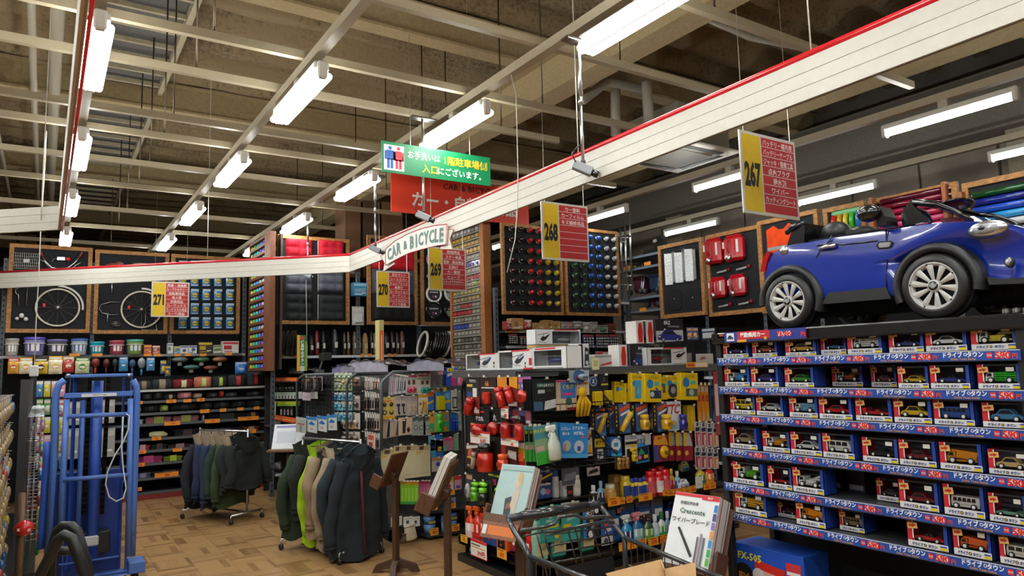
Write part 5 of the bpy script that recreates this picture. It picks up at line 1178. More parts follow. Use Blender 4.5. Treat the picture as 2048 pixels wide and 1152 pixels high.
p,w,h=GY.rect(*ga(1270,230,1418,560),.36);t=thing('glove_cloth','bright yellow glove shaped cloth hanging in the corner basket','cloth',p)
for k in range(4):m=MB();x=-w*.36+w*.24*k;m.tube([(x,0,0),(x+.006*(k-1),-.02,h*.4),(0,-.01,h*.75)],w*.11,'e8b818' if k%2 else 'd8a60e','C',7);obj('finger_strip',m,t)
m=MB();m.ball((0,-.01,h*.78),(w*.3,.03,h*.2),'e8b818','C',10,6);obj('cuff',m,t)
gp(GY,ga(1200,60,1420,190),'round clear pack with a red and blue car above the yellow glove','a8b8c8',[('d',.5,.5,.3,'4a6a9a'),('r',.35,.8,.3,.5,'c83028')],[('ball',.6,.45,.3,.3,'9ab0c4')],out=.33,group=G3)
gp(GY,gb(95,120,215,445),'navy badge card with yellow block, corner basket right','1a1e26',[('d',.5,.82,.36,'8aa0c0'),('d',.5,.82,.28,'28406a'),('t','Z',.5,.82,.12,'e4e8ee',.5)],[('box',.3,1.,.0,.48,'e0b81a',.05)],out=.2,group=G3)
gp(GY,gb(220,110,322,420),'dark badge card with yellow block beside it','15181c',[('t','Z',.5,.84,.12,'6a7078',.5),('r',.2,.95,.64,.7,'c8b02a')],[('box',.42,1.,.0,.46,'d8b21a',.05)],out=.14,group=G3)
# second basket
G4='packs on the lower corner basket'
for k,x0 in enumerate((715,765,812)):gp(GY,ga(x0,665,x0+75,1060),'green mirror spray card in the lower basket, %s behind the first'%ORD[2-k],'6a9a6a',[('r',0,1,.7,1,'4a8a9a'),('r',0,.6,.55,.88,'14181a'),('t','D',.3,.82,.08,'e0d018',.5),('r',0,1,0,.3,'3aa83a'),('r',.1,.7,.34,.46,'d8a898')],[],out=.34-.03*(2-k),group=G4)
gp(GY,ga(850,650,1110,1075),'front green mirror spray card with white trigger bottle','8ab08a',[('r',0,1,.66,1,'4a90a0'),('t','かんたん',.25,.88,.1,'e8dc20',.5,.3),('r',0,.5,0,.32,'38a838'),('r',.04,.36,.36,.48,'d8b0a0')],[('spray',.66,.08,.98,.26,'dfeadd','f2f4f0')],out=.42,tilt=-.1,group=G4)
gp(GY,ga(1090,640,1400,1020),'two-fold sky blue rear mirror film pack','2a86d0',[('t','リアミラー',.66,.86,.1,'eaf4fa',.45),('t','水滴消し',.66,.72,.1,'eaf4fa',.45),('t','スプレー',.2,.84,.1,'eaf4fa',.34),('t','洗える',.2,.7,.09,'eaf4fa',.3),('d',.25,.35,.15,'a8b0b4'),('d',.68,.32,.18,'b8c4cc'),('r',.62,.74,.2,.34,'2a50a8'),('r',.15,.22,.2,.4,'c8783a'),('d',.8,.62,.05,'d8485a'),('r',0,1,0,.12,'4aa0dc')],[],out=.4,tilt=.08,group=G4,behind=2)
# wire baskets at the corner
def basket(rect,label,depth):
 p,w,h=GY.rect(*rect,0);t=thing('wire_basket',label,'basket',p)
 m=MB()
 for k in range(11):x=-w/2+w*k/10;m.tube([(x,0,h),(x,0,0),(x,-depth,0),(x,-depth,h*.3)],.003,'3a3d42','S',4)
 for z in (0,.12,.3):m.tube([(-w/2,0,h*z),(-w/2,-depth,h*z),(w/2,-depth,h*z),(w/2,0,h*z)],.004,'3a3d42','S',4)
 obj('wire_cage',m,t,kind='stuff')
 m=MB();m.tube([(-w/2,0,h),(-w/2,-depth,h*.2)],.008,'30333a','S',6);obj('side_arm',m,t);m=MB();m.tube([(w/2,0,h),(w/2,-depth,h*.2)],.008,'30333a','S',6);obj('side_arm',m,t)
basket(ga(800,130,1420,520),'upper wire basket at the gondola corner',.3);basket(ga(745,640,1400,1050),'lower wire basket at the gondola corner',.38)
# yellow boxes
Y_='e2bd10'
G5='yellow care boxes in the top front row'
def ybox(rect,label,pict,out=.12,th=.05,tilt=0.05):
 gp(GY,rect,label,Y_,[('t','よく使える',.5,.86,.1,'8a7a10',.8),('d',.3,.64,.2,'2a7ab0'),('r',.55,.85,.58,.72,'5ab0a8')]+pict,[],out=out,thick=th,tilt=tilt,name='hanging_carton',cat='box',group=G5)
ybox(gb(385,180,480,415),'shaded yellow box hanging furthest left in the top front row',[],.02);ybox(gb(500,200,570,415),'narrow yellow box second in the top front row',[],.06)
ybox(gb(565,90,690,405),'yellow box with a tall sky blue window',[('r',.3,.85,.12,.76,'3a9ad0'),('q',[(.5,.3),(.66,.3),(.6,.6)],'9ab0b8')],.14)
ybox(gb(715,95,900,410),'yellow box with black photo and blue brush',[('r',.3,.95,.14,.42,'2a3540'),('q',[(.6,.5),(.7,.52),(.98,.2),(.9,.18)],'2a4aa8'),('d',.42,.28,.12,'b0c8d8')],.18,.07)
ybox(gb(880,130,965,380),'yellow box half hidden with a green bottle print',[('q',[(.3,.3),(.7,.3),(.6,.7),(.4,.7)],'4a5a2a')],.13)
ybox(gb(945,110,1085,370),'yellow box with a large dark round picture',[('d',.55,.34,.4,'2a2a34'),('d',.55,.36,.2,'8a8c94')],.11)
ybox(gb(1110,85,1300,385),'yellow box with green landscape picture at the right',[('r',.28,.95,.14,.42,'4a5a48'),('d',.6,.28,.14,'a8b0a0')],.16,.08)
for k in range(3):gp(GY,gb(1298+44*k,215,1338+44*k,620),'orange wiper insert card, %s of three'%ORD[k],'d8871e',[('r',.1,.9,.8,.95,'c8b8b0'),('r',.15,.85,.55,.72,'b83a20'),('q',[(.2,.02),(.8,.02),(.5,.3)],'e8d0a0'),('q',[(.42,.0),(.58,.0),(.5,.24)],'2a2a20')],[],out=.05,group='wiper insert cards')
for k in range(2):gp(GY,gb(1450+48*k,220,1494+48*k,620),'navy wiper insert card, %s of two'%ORD[k],'24406a',[('r',.1,.9,.7,.9,'4a6a9a'),('q',[(.2,.02),(.8,.02),(.5,.35)],'6ab0c8')],[],out=.04,group='wiper insert cards')
# rain repellent row
G6='rain repellent packs'
def rain(rect,label,prods,out=.1,vert=True):gp(GY,rect,label,'4a5f96',[('r',0,.3,0,1,'14141a')]+([('v','Xniar',.15,.88,.13,'e2c01a')] if vert else [])+[('q',[(.35,.7),(.95,.86),(.95,.98),(.35,.84)],'d85a2a'),('q',[(.4,.58),(.95,.72),(.95,.8),(.4,.66)],'e6e2e6'),('r',.35,.9,.04,.14,'3a86c8')],prods,out=out,group=G6)
rain(gb(125,460,290,785),'rain repellent pack with slanted yellow tube at the left',[('tube',.4,.12,.9,.78,.17,'d8b02a','e0c04a')],.12)
rain(gb(300,430,380,755),'edge of a rain repellent pack between the two slanted tubes',[],.06)
rain(gb(380,425,560,755),'rain repellent pack with slanted yellow tube, second',[('tube',.3,.1,.92,.68,.17,'ddb62c','e8cc50')],.14)
rain(gb(560,420,755,730),'rain repellent pack with upright yellow bottle',[('can',.6,.08,.62,.24,'d8ae22','e2bc30')],.1)
rain(gb(755,470,805,720),'rain repellent pack edge with a shaded yellow bottle',[('can',.6,.08,.55,.4,'c89a1c','c8a020')],.04,False)
rain(gb(805,415,965,735),'rain repellent pack with fat yellow bottle, last of the row',[('can',.65,.1,.62,.32,'e2a81c','e8c02c')],.12)
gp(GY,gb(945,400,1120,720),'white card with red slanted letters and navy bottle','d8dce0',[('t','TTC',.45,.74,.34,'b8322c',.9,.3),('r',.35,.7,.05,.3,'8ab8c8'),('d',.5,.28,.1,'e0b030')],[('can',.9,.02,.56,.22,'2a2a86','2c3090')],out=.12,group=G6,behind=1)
gp(GY,gb(1195,440,1275,725),'plain yellow box at the right of the repellent row','dcb41a',[('r',.1,.3,.05,.95,'c89a10')],[],out=.06,thick=.07,name='hanging_carton',cat='box')
# third row
G7='packs in the third front row'
gp(GY,gb(60,700,140,1000),'silver pack with orange round sponge beside the blue film','c8c4c0',[('d',.5,.72,.36,'6a4a3a'),('r',.2,.9,.1,.4,'d8a83a')],[('ball',.5,.75,.36,.12,'c8763a')],group=G7)
gp(GY,gb(160,795,290,1075),'black and yellow pack with white window, third row','1c1e1c',[('r',.08,.92,.62,.96,'d8b82a'),('t','ポアカ',.5,.8,.2,'1a1a14',.7),('r',.25,.75,.12,.55,'c8ccd0'),('d',.5,.35,.16,'3a6a9a')],[],group=G7)
gp(GY,gb(340,790,460,1000),'blue pack with a white starburst, third row','2a6ab0',[('d',.5,.6,.44,'dce4ec'),('r',.3,.7,.5,.7,'3a8a9a'),('r',0,1,0,.14,'3ab0d8')],[],group=G7,behind=2)
gp(GY,gb(385,1000,530,1135),'row of amber bottles in a bag below the starburst','4a3420',[],[('can',.2,0,.96,.16,'a07836','b89a5a'),('can',.52,0,.9,.16,'8a5a2a','a87a4a'),('can',.82,0,.92,.15,'9a6a34','b08a50')],group=G7,out=.14)
gp(GY,gb(505,765,635,1070),'white and red cleaner pack with mushroom yellow bottle','d0ccc8',[('r',0,1,.84,1,'9aa0a8'),('r',.0,1,.66,.76,'1c1c1e'),('r',.1,.9,.0,.5,'16181a'),('r',.0,1,.58,.64,'d8b02a')],[('ball',.55,.46,.34,.1,'e8bc1c'),('can',.55,.06,.42,.2,'e0b41c')],group=G7,out=.14)
gp(GY,gb(615,760,765,1070),'blue glass polish pack with white writing, third row','2a88d0',[('r',0,1,.7,1,'b8bec6'),('t','ガラス',.45,.78,.16,'16181c',.8),('r',.05,.95,.06,.56,'14202a'),('q',[(.2,.3),(.7,.3),(.45,.52)],'2a9a78'),('d',.3,.2,.12,'e07ab0'),('r',.6,.9,.14,.26,'d8a83a')],[],group=G7,tilt=-.05)
gp(GY,gb(720,750,780,875),'small blank grey label hanging in the third row','b8b6b0',[],[],group=G7,out=.15)
gp(GY,gb(815,765,975,1060),'red and yellow card with a yellow sponge mitt','8a2a4a',[('q',[(.0,.65),(1,.6),(.8,1),(.1,.96)],'d8982a'),('t','油膜',.4,.88,.1,'c8281e',.5),('r',0,.3,.05,.6,'3a4a8a')],[('ball',.6,.36,.34,.26,'e2b014')],group=G7,out=.14)
for k,x0 in enumerate((980,1060,1145)):gp(GY,gb(x0,730+3*k,x0+100,1050),'clear bag with dark red sponge and yellow round label, %s of three'%ORD[k],'8a1c30',[('q',[(0,.55),(1,.5),(.7,.95),(.1,1)],'a8aaa8'),('q',[(0,.55),(.3,.5),(.4,1),(.05,1)],'d0a818'),('d',.3,.28,.2,'d8a83a')],[],group='clear sponge bags',out=.1+.03*k)
for r_,(y0,y1) in enumerate(((620,900),(900,1140))):
 for k in range(4):gp(GY,gb(1270+66*k,y0+6*k,1328+66*k,y1),'white and red touch-up stick pack, %s in the %s row'%(ORD[k],('upper','lower')[r_]),'cfccce',[('r',.1,.9,.62,.78,'2a2e4a'),('r',.1,.9,.08,.58,'b83a48' if k<3 else 'd8862a'),('r',.3,.7,.82,.96,'4a4c54')],[('box',.35,.65,.05,.5,'d8a8a8',.02)],group='touch-up stick packs',out=.08)
gp(GY,(1433,742,1446,870),'narrow red and white shop strip at the right post','a8484c',[('r',.1,.9,.3,.8,'d8c4c4')],[],out=.1,name='shelf_strip',cat='strip',hook=False)
# fourth row cards near the post
G8='cards beside the near post'
gp(GY,gc(895,20,1065,170),'blue and yellow card for mirrors near the post','1c2a5a',[('t','ミラー水滴',.5,.7,.2,'e4e8f0',.85),('q',[(.2,.05),(1,.4),(1,.55),(.2,.2)],'d8b02a')],[],group=G8);gp(GY,gc(905,185,1065,345),'blue card with pink rings under it near the post','2a4a86',[('d',.4,.45,.18,'8ab4d8'),('d',.7,.4,.16,'c85a86'),('r',.1,.9,.84,.96,'c8d0d8')],[],group=G8)
gp(GY,gc(1165,20,1345,200),'grey blue card above the white spray','5a6276',[('q',[(.1,.2),(.9,.3),(.8,.7),(.2,.6)],'8a94b0')],[],group=G8);gp(GY,gc(1425,20,1557,110),'pale pink and black printed card above the blue bottle','b8a8b0',[('q',[(.1,.2),(.9,.4),(.8,.8),(.2,.6)],'1c2420')],[],group=G8)
onshelf(GY,'can',gc(1068,65,1128,345),'d8d8d8','c4c6c8','white spray can with blue cap beside the post',GY.at(1110,996,.1).z,capcol='2a4a9a',out=.08)
gp(GY,gc(1183,165,1285,335),'small black and white box on the corner shelf','e0deda',[('r',.3,.95,.05,.7,'1a1a1c'),('t','ル',.2,.6,.14,'1a1a1c',.3),('r',.4,.85,.2,.4,'b83a34')],[],name='carton',cat='box',thick=.06,hook=False,out=.1)
onshelf(GY,'can',gc(1280,105,1350,325),'e4e2de','d8d6d2','plain white spray can beside the black and white box',GY.at(1150,992,.1).z,capcol='eceae6',out=.1)
m=MB();pa=GY.at(1070,996,.16);m.box(pa.x-3.25,pa.x+.62-3.25,-.16,.3,GY.at(1110,996,.1).z-.014,GY.at(1110,996,.1).z-.002,'5a5e64','S');obj('wire_shelf',m,gt)
# shelf F1
def sh(kind,rect,c1,c2,label,base,**kw):return onshelf(GY,kind,rect,c1,c2,label,base,**kw)
z1=zF1+.012;G9='bottles on the upper front shelf'
sh('bottle',gd(92,90,185,305),'e6e6e2','16181c','white bottle with black label on the upper front shelf',z1,capcol='f0f0ee',group=G9,out=.1)
sh('bottle',gd(180,60,255,300),'7ab0e0','2a3a4a','sky blue bottle with dark round label beside it',z1,capcol='9ac4e8',group=G9,out=.08)
sh('can',gd(265,150,362,350),'c88a2a','d8a850','short amber bottle with white cap',z1,capcol='d8d0c0',group=G9,out=.1)
sh('carton',gd(362,75,450,335),'8a6a3a','b08a50','tall brown gold carton on the upper front shelf',z1,group=G9,out=.05,d=.08)
sh('can',gd(432,75,520,330),'d8b82a','28407a','yellow can with navy writing beside the brown carton',z1,capcol='e2c22e',group=G9,out=.09)
for k in range(5):sh('can',gd(512+44*k,80,562+44*k,300-4*k),'e0c22a','2a3f9a','yellow and blue spray can, %s in the tight row'%ORD[k],z1,capcol='2a3f9a',group=G9,out=.1-.02*(k%2))
sh('carton',gd(712,70,765,275),'d8bc28','2a3a3a','yellow carton with black writing beside the cans',z1,group=G9,out=.08,d=.06)
for k,(x0,y0,x1,y1) in enumerate(((690,0,775,265),(775,10,858,262),(848,-10,928,250),(730,-20,800,240),(805,-30,880,240))):sh('can',gd(x0,y0,x1,y1),'c41826','e0d4d6' if k%2 else 'c8505a','red spray can with red cap, %s of five'%ORD[k],z1,capcol='d01a24',group='red spray cans',out=.1 if k<3 else .0)
sh('bottle',gd(920,0,985,240),'d8b02a','b8343a','yellow topped bottle beside the red cans',z1,capcol='e8c22a',group=G9,out=.05);sh('bottle',gd(980,30,1045,235),'9ac8dc','2a5a9a','pale blue bottle beside the white jug',z1,capcol='e8e8e8',group=G9,out=.05)
sh('jug',gd(1040,110,1150,222),'dfe4ea','3a5aa8','white round jug with blue crest',z1,capcol='e8e8ea',group=G9,out=.1);sh('jug',gd(1060,0,1150,105),'e0d070','4a90c8','yellow and white jug behind the round one',z1+.12,capcol='e8e8ea',group=G9,out=-.1)
sh('bottle',gd(1205,-60,1295,180),'d8c43a','2a8a4a','yellow trigger bottle with green round label',z1,capcol='eceae4',trigger=True,group=G9,out=.05);sh('bottle',gd(1292,-70,1385,175),'d8342a','e8862a','red and orange trigger bottle with heart label',z1,capcol='c8101c',trigger=True,group=G9,out=.05)
gp(GY,gd(1205,122,1275,240),'blank white card leaning on the upper front rail','dcdcd8',[('r',.2,.8,.3,.4,'b8b8b4')],[],name='price_card',cat='card',hook=False,out=.15)
for x,y,wd,hd,tx in ((350,380,120,88,'358'),(437,370,60,70,'790'),(515,355,60,70,'829'),(682,330,142,78,'256'),(890,285,60,66,'78'),(935,287,50,66,'433'),(992,280,56,66,'490'),(1052,270,60,66,'541'),(1112,260,60,66,'541'),(1175,248,60,70,'458'),(1317,222,64,66,'485'),(1378,212,64,66,'438')):
 price_tag(GY,1160+x/5.19,930+y/5.19,wd/5.19,hd/5.19,tx,'yellow tag on the upper front rail',.15,'f0a028')
 # shelf F2
z2=zF2+.012;G10='bottles on the lower front shelf'
p,w,h=GY.rect(*gc(890,420,1150,800),.16);gp(GY,gc(940,420,1140,800),'teal pouch with pale oval print behind the cart','2a9a94',[('d',.55,.72,.14,'a8d8d0'),('r',.1,.95,.38,.48,'d8cc2a'),('t','SMART',.5,.58,.07,'c8ece6',.7),('r',.05,.95,.9,.97,'1c6a68'),('d',.85,.14,.12,'d8c83a')],[],out=.16);gp(GY,gc(1165,380,1355,780),'second teal pouch with white top behind the cart','3aa8a0',[('r',0,1,.76,1,'c8d0ce'),('r',.1,.5,.34,.44,'d8cc2a'),('q',[(.3,.5),(.9,.6),(.8,.74),(.3,.66)],'9ad8d0')],[],out=.14)
gp(GY,gc(1385,375,1557,760),'dark blue pouch with white drop writing behind the cart','1c222c',[('r',0,1,.88,1,'22409a'),('t','水滴',.45,.68,.16,'eef0f2',.6),('d',.85,.72,.12,'eef0f2'),('r',0,.2,0,.85,'2a7ac8'),('d',.45,.12,.16,'e0dcd8'),('q',[(.4,.5),(.6,.5),(.7,.3),(.5,.26)],'9a8a70')],[],out=.15)
gp(GY,gd(220,560,345,740),'blue pack with red and white clips behind the cart rim','2a5ab0',[('d',.4,.6,.2,'d83a3a'),('q',[(.3,.2),(.9,.3),(.8,.6),(.4,.5)],'d0d4d8')],[],out=.1);gp(GY,gd(225,720,345,830),'white and grey pack under the clips','c8c8cc',[('d',.4,.4,.2,'4a4c58')],[],out=.1)
gp(GY,gd(375,440,435,560),'blue and red small pack above the rim','2a4a9a',[('r',.2,.9,.5,.9,'c87a5a')],[],out=.05)
sh('bottle',gd(440,430,540,775),'3a9ad8','16306a','blue glass cleaner trigger bottle with yellow band',z2,capcol='dce4ea',trigger=True,group=G10,out=.1)
sh('bottle',gd(548,420,655,770),'2a6a9a','8ab8cc','teal blue trigger bottle with pink and white head',z2,capcol='d88a9a',trigger=True,group=G10,out=.1);sh('bottle',gd(655,430,762,735),'3a5a3a','6aa04a','dark green trigger bottle with yellow arch label',z2,capcol='4a2a24',trigger=True,group=G10,out=.1)
sh('bottle',gd(740,435,825,720),'c4d4da','9ad0dc','pale grey bottle with light blue drop label',z2,capcol='dce0e0',group=G10,out=.1);sh('bottle',gd(812,415,890,712),'dfe6de','2a9a2e','white bottle with bright green label and cap',z2,capcol='2a7a3a',group=G10,out=.1);sh('bottle',gd(880,410,945,700),'6a94b8','4a7098','steel blue bottle with white cap',z2,capcol='dfe6ea',group=G10,out=.1)
for k,(x0,y0,x1,y1) in enumerate(((930,350,1060,690),(1050,330,1170,660),(1165,310,1345,640))):sh('jug',gd(x0,y0,x1,y1),'1c3a8a','2a6a70','large dark blue jug on the lower front shelf, %s of three'%ORD[k],z2,capcol='24489a',group='blue jugs',out=.02)
for x,y,wd,hd,tx in ((425,850,40,90,''),(540,825,120,90,'72'),(655,800,70,76,'34'),(770,790,120,84,'570'),(845,770,60,80,'58'),(900,755,60,80,'180'),(957,740,58,76,'195')):
 price_tag(GY,1160+x/5.19,930+y/5.19,wd/5.19,hd/5.19,tx,'yellow tag on the lower front rail',.15,'f0a028')
 # lowest shelf
for k,(x0,y0,x1,y1,c) in enumerate(((905,880,1050,1160,'8ac0b0'),(1085,830,1240,1160,'2a9a8e'),(1390,790,1530,1080,'2a8a78'))):onshelf(GY,'jug',gc(x0,y0,x1,y1+260),c,'d8cc9a','teal washer fluid jug seen through the cart, %s from left'%ORD[k],.2,capcol='2a9a8e',out=.1)
for k,(x0,y0,x1,y1,c) in enumerate(((290,900,470,1150,'22507a'),(480,880,620,1150,'244a86'),(640,880,790,1150,'22488a'),(800,870,920,1150,'4a5a68'))):onshelf(GY,'jug',gd(x0,y0,x1,y1+260),c,'2a5a9a','blue washer fluid jug behind the cart rim, %s from left'%ORD[k],.2,capcol='2a5aa8',out=.05)
# ------------------------------------------------------------------ boxed toys on top of the gondola
g0=fr(900,620,3.657)
def car_art(m,x,z,w,h,y,c,glass='1c2230'):
 f=lambda L:[(x+w*a,y,z+h*b) for a,b in L]
 m.add(f([(-.5,.16),(-.42,.1),(.44,.08),(.5,.2),(.48,.48),(.3,.56),(.12,.92),(-.2,.95),(-.36,.58),(-.5,.48)]),[tuple(range(10))],c,'K')
 m.add([(a,y-.0006,b) for a,_,b in f([(-.3,.58),(.24,.56),(.1,.86),(-.18,.88)])],[(0,1,2,3)],glass,'K')
 for k in (-.28,.3):m.disc(x+w*k,z+h*.14,h*.2,y-.0009,'101014');m.disc(x+w*k,z+h*.14,h*.12,y-.0012,'b8bcc4')
 m.card(x-w*.48,x-w*.38,z+h*.34,z+h*.44,y-.0009,'e8e8ee')
def heli_art(m,x,z,w,h,y,c):
 m.add([(x+w*a,y,z+h*b) for a,b in ((-.3,.3),(-.1,.15),(.15,.25),(.45,.6),(.5,.75),(.1,.5),(-.1,.55))],[tuple(range(7))],c,'K')
 m.add([(x+w*a,y-.0004,z+h*b) for a,b in ((-.5,.62),(-.5,.66),(.4,.84),(.4,.8))],[(3,2,1,0)],c,'K');m.card(x-w*.03,x+w*.01,z+h*.5,z+h*.72,y,c);m.add([(x+w*a,y-.0004,z+h*b) for a,b in ((-.4,.1),(.2,.02),(.2,.05),(-.4,.13))],[(0,1,2,3)],c,'K')
def toybox(F,rect,label,bg,win=None,art=None,d=.14,out=.08,base=None,texts=(),top=None,inner='heli',ic='4a5078'):
 p,w,h=F.rect(*rect,out)
 if base is not None:p.z=base
 t=thing('toy_box',label,'box',p,F.rz,None);m=MB()
 if win:
  a0,a1,c0,c1=[(-w/2+w*win[0]),(-w/2+w*win[1]),h*win[2],h*win[3]]
  for q in ((-w/2,w/2,0,c0),(-w/2,w/2,c1,h),(-w/2,a0,c0,c1),(a1,w/2,c0,c1)):m.box(q[0],q[1],0,.003,q[2],q[3],bg,'K')
  m.box(-w/2,w/2,d-.003,d,0,h,bg,'K');m.box(-w/2,-w/2+.003,0,d,0,h,bg,'K');m.box(w/2-.003,w/2,0,d,0,h,bg,'K');m.box(-w/2,w/2,0,d,0,.003,bg,'K');m.box(-w/2,w/2,0,d,h-.003,h,bg,'K')
  obj('box_shell',m,t)
  m=MB();m.card(a0-.002,a1+.002,c0-.002,c1+.002,d-.004,'7a7c84');obj('inner_tray',m,t)
  m=MB();m.card(a0,a1,c0,c1,.001,'ffffff','T');obj('window_film',m,t)
  m=MB();xm=(a0+a1)/2;ww=a1-a0;hh=c1-c0
  if inner=='heli':m.ball((xm+ww*.05,d*.45,c0+hh*.35),(ww*.24,d*.15,hh*.16),ic,'G',10,6);m.tube([(xm+ww*.1,d*.45,c0+hh*.38),(xm+ww*.42,d*.45,c0+hh*.5)],hh*.03,ic,'G',6);m.box(xm-ww*.42,xm+ww*.42,d*.42,d*.47,c0+hh*.62,c0+hh*.64,'c8ccd0','G');m.tube([(xm+ww*.05,d*.45,c0+hh*.45),(xm+ww*.05,d*.45,c0+hh*.72)],hh*.015,'c8ccd0','S',5);m.tube([(xm-ww*.2,d*.4,c0+hh*.1),(xm+ww*.25,d*.4,c0+hh*.1)],hh*.015,'c8ccd0','S',5)
  obj('toy_helicopter',m,t)
 else:m.box(-w/2,w/2,0,d,0,h,bg,'K',.002);obj('box_shell',m,t)
 m=MB()
 if top:m.card(-w*.1,w*.42,h*.9,h*.98,-.0008,top)
 for q in (art or ()):
  if q[0]=='car':car_art(m,-w/2+w*q[1],h*q[2],w*q[3],h*q[4],-.0016,q[5])
  elif q[0]=='heli':heli_art(m,-w/2+w*q[1],h*q[2],w*q[3],h*q[4],-.0012,q[5])
  elif q[0]=='r':m.card(-w/2+w*q[1],-w/2+w*q[2],h*q[3],h*q[4],-.0008,q[5])
  elif q[0]=='d':m.disc(-w/2+w*q[1],h*q[2],h*q[3],-.0012,q[4],n=12)
  elif q[0]=='q':m.add([(-w/2+w*x,-.001,h*z) for x,z in q[1]],[tuple(range(len(q[1])))],q[2],'K')
 for s_,x,z,hh,c in texts:m.text(s_,-w/2+w*x,h*z,h*hh,c,-.0028,bold=.03,maxw=w*.6)
 if m.f:obj('box_print',m,t)
 return t
WB,BK='dcdcdc','17151c'
T=zt+.002
toybox(GX,g0(112,290,348,412),'white helicopter toy box, leftmost on the gondola top',WB,(.04,.46,.1,.92),[('heli',.62,.15,.36,.75,'24262c'),('d',.88,.4,.09,'3a3c40'),('d',.88,.2,.07,'3a3c40'),('q',[(.62,.5),(.8,.7),(.8,.78),(.62,.58)],'4a7ac0')],base=T,out=.08,top='c83038',ic='34406a')
toybox(GX,g0(348,268,600,412),'white helicopter toy box with red stand print, second on the gondola top',WB,(.04,.44,.08,.9),[('heli',.6,.15,.36,.75,'24262c'),('r',.9,.98,.2,.55,'c81e28'),('d',.8,.3,.07,'3a3c40'),('d',.8,.14,.06,'3a3c40'),('q',[(.58,.5),(.76,.75),(.76,.83),(.58,.58)],'4a7ac0'),('r',.75,1,0,.08,'c8242c')],base=T,out=.1,top='c83038',ic='6a6e78')
toybox(GX,g0(598,246,850,408),'white box with a wide window showing a blue helicopter',WB,(.06,.86,.14,.84),[('r',.1,.7,.88,.95,'c83038'),('r',.1,.9,.04,.07,'6a6c70')],base=T,out=.1,ic='4a4e86')
G11='boxed toys on the gondola top'
toybox(GY,g0(852,240,940,400),'black toy car box partly behind the window box',BK,None,[('car',.45,.02,.9,.5,'2a2f9a'),('r',.2,.95,.6,.66,'b8b4bc')],base=T,out=.0,texts=[('Z',.1,.8,.12,'d8d8dc')])
toybox(GY,g0(944,226,1022,400),'narrow black and white box end with a silver car','d4d2d0',None,[('r',.05,.4,.0,.98,'1c1a24'),('q',[(.5,.06),(.95,.1),(.95,.8),(.6,.86)],'2a2c34'),('d',.75,.2,.09,'b8bcc0'),('d',.75,.62,.07,'b8bcc0')],base=T,out=.08)
p,w,h=GY.rect(*g0(632,140,962,252),-.25);z_=p.z
toybox(GY,g0(632,140,962,252),'white helicopter box raised at the back with a black drone print',WB,(.36,.97,.06,.86),[('heli',.17,.1,.26,.8,'1e2024'),('d',.2,.45,.06,'1e2024')],out=-.25,top='b83a44',ic='a8a4a0')
m=MB();m.box(-w/2,w/2,0,.14,0,z_-zt-.004,'b89a6a','B',.004);single('support_carton',m,'plain carton under the raised helicopter box','box',(p.x,p.y,zt+.002))
toybox(GY,g0(1058,300,1225,392),'white and red slim box behind the yellow tag','c8bcb8',None,[('q',[(.2,.05),(.9,.3),(.9,.5),(.3,.2)],'c01e2a'),('r',.05,.95,.76,.92,'8a8c90')],base=T,out=-.05)
toybox(GY,g0(1020,310,1062,392),'small white carton beside the slim red box','d8d4ce',None,[],base=T,out=.0)
for k,(x0,y0,x1,y1) in enumerate(((1238,228,1318,386),)):toybox(GY,g0(x0,y0,x1,y1),'narrow white end of a car box with a red car, bottom layer','dcd8d6',None,[('q',[(.25,.06),(.6,.04),(.66,.5),(.55,.92),(.3,.9),(.2,.5)],'c8241c'),('r',.74,.96,.0,1,'3a3444')],base=T,out=.05)
toybox(GY,g0(1318,228,1462,386),'black car toy box with blue car, bottom layer',BK,None,[('car',.55,.04,.8,.5,'26307a'),('r',.3,.9,.55,.6,'6a6470')],base=T,out=.04,texts=[('BRZ',.55,.82,.12,'d0d0d6')])
p,w,h=GY.rect(*g0(1318,232,1462,386),.04);zt2=T+h+.012
toybox(GY,g0(1395,240,1500,386),'black car toy box behind the red helicopter window box',BK,None,[('r',.1,.9,.6,.7,'5a5460')],base=T,out=-.12,d=.12)
for k,(x0,y0,x1,y1) in enumerate(((1366,62,1436,226),(1440,56,1508,226))):toybox(GY,g0(x0,y0,x1,y1),'narrow white end of a car box with a red car, top layer, %s'%('left','right')[k],'dcd8d6',None,[('q',[(.2,.06),(.6,.04),(.68,.5),(.56,.92),(.26,.9),(.14,.5)],'c8241c'),('r',.74,.97,.0,1,'3a3444'),('r',.76,.93,.1,.3,'8a8c94')],base=zt2,out=.05)
toybox(GY,g0(1508,54,1712,232),'black car toy box with big blue car picture on top of the stack',BK,None,[('q',[(.02,.04),(.98,.1),(.98,.55),(.02,.5)],'c8c8cc'),('car',.5,.08,.86,.5,'2c2f8e'),('r',.45,.85,.66,.72,'8a86a0'),('d',.33,.55,.06,'c8d0f0')],base=zt2,out=.05,texts=[('BRZ',.42,.84,.15,'e2e2e6')])
toybox(GY,g0(1500,232,1712,300),'black car toy box lying under the top one',BK,None,[('r',.1,.5,.3,.5,'6a6878')],base=T,out=-.1,d=.13,texts=[('BRZ',.6,.86,.1,'b0b0b8')])
toybox(GY,g0(1446,252,1738,384),'white helicopter box with a red toy in its window',WB,(.1,.6,.1,.88),[('heli',.8,.3,.32,.6,'1e2024'),('r',.62,.96,.05,.08,'6a6a6c')],base=T,out=.1,top='c83038',ic='a82a38')
toybox(GY,g0(1738,300,1800,384),'grey carton beside the white helicopter box','9a9694',None,[('r',.5,.98,0,1,'1c1c20')],base=T,out=.06)
toybox(GY,g0(1802,306,1928,382),'small white carton with a red print at the right of the top shelf','d0ccc8',None,[('q',[(.2,.4),(.6,.5),(.5,.75),(.3,.7)],'b86a6a')],base=T,out=.06)
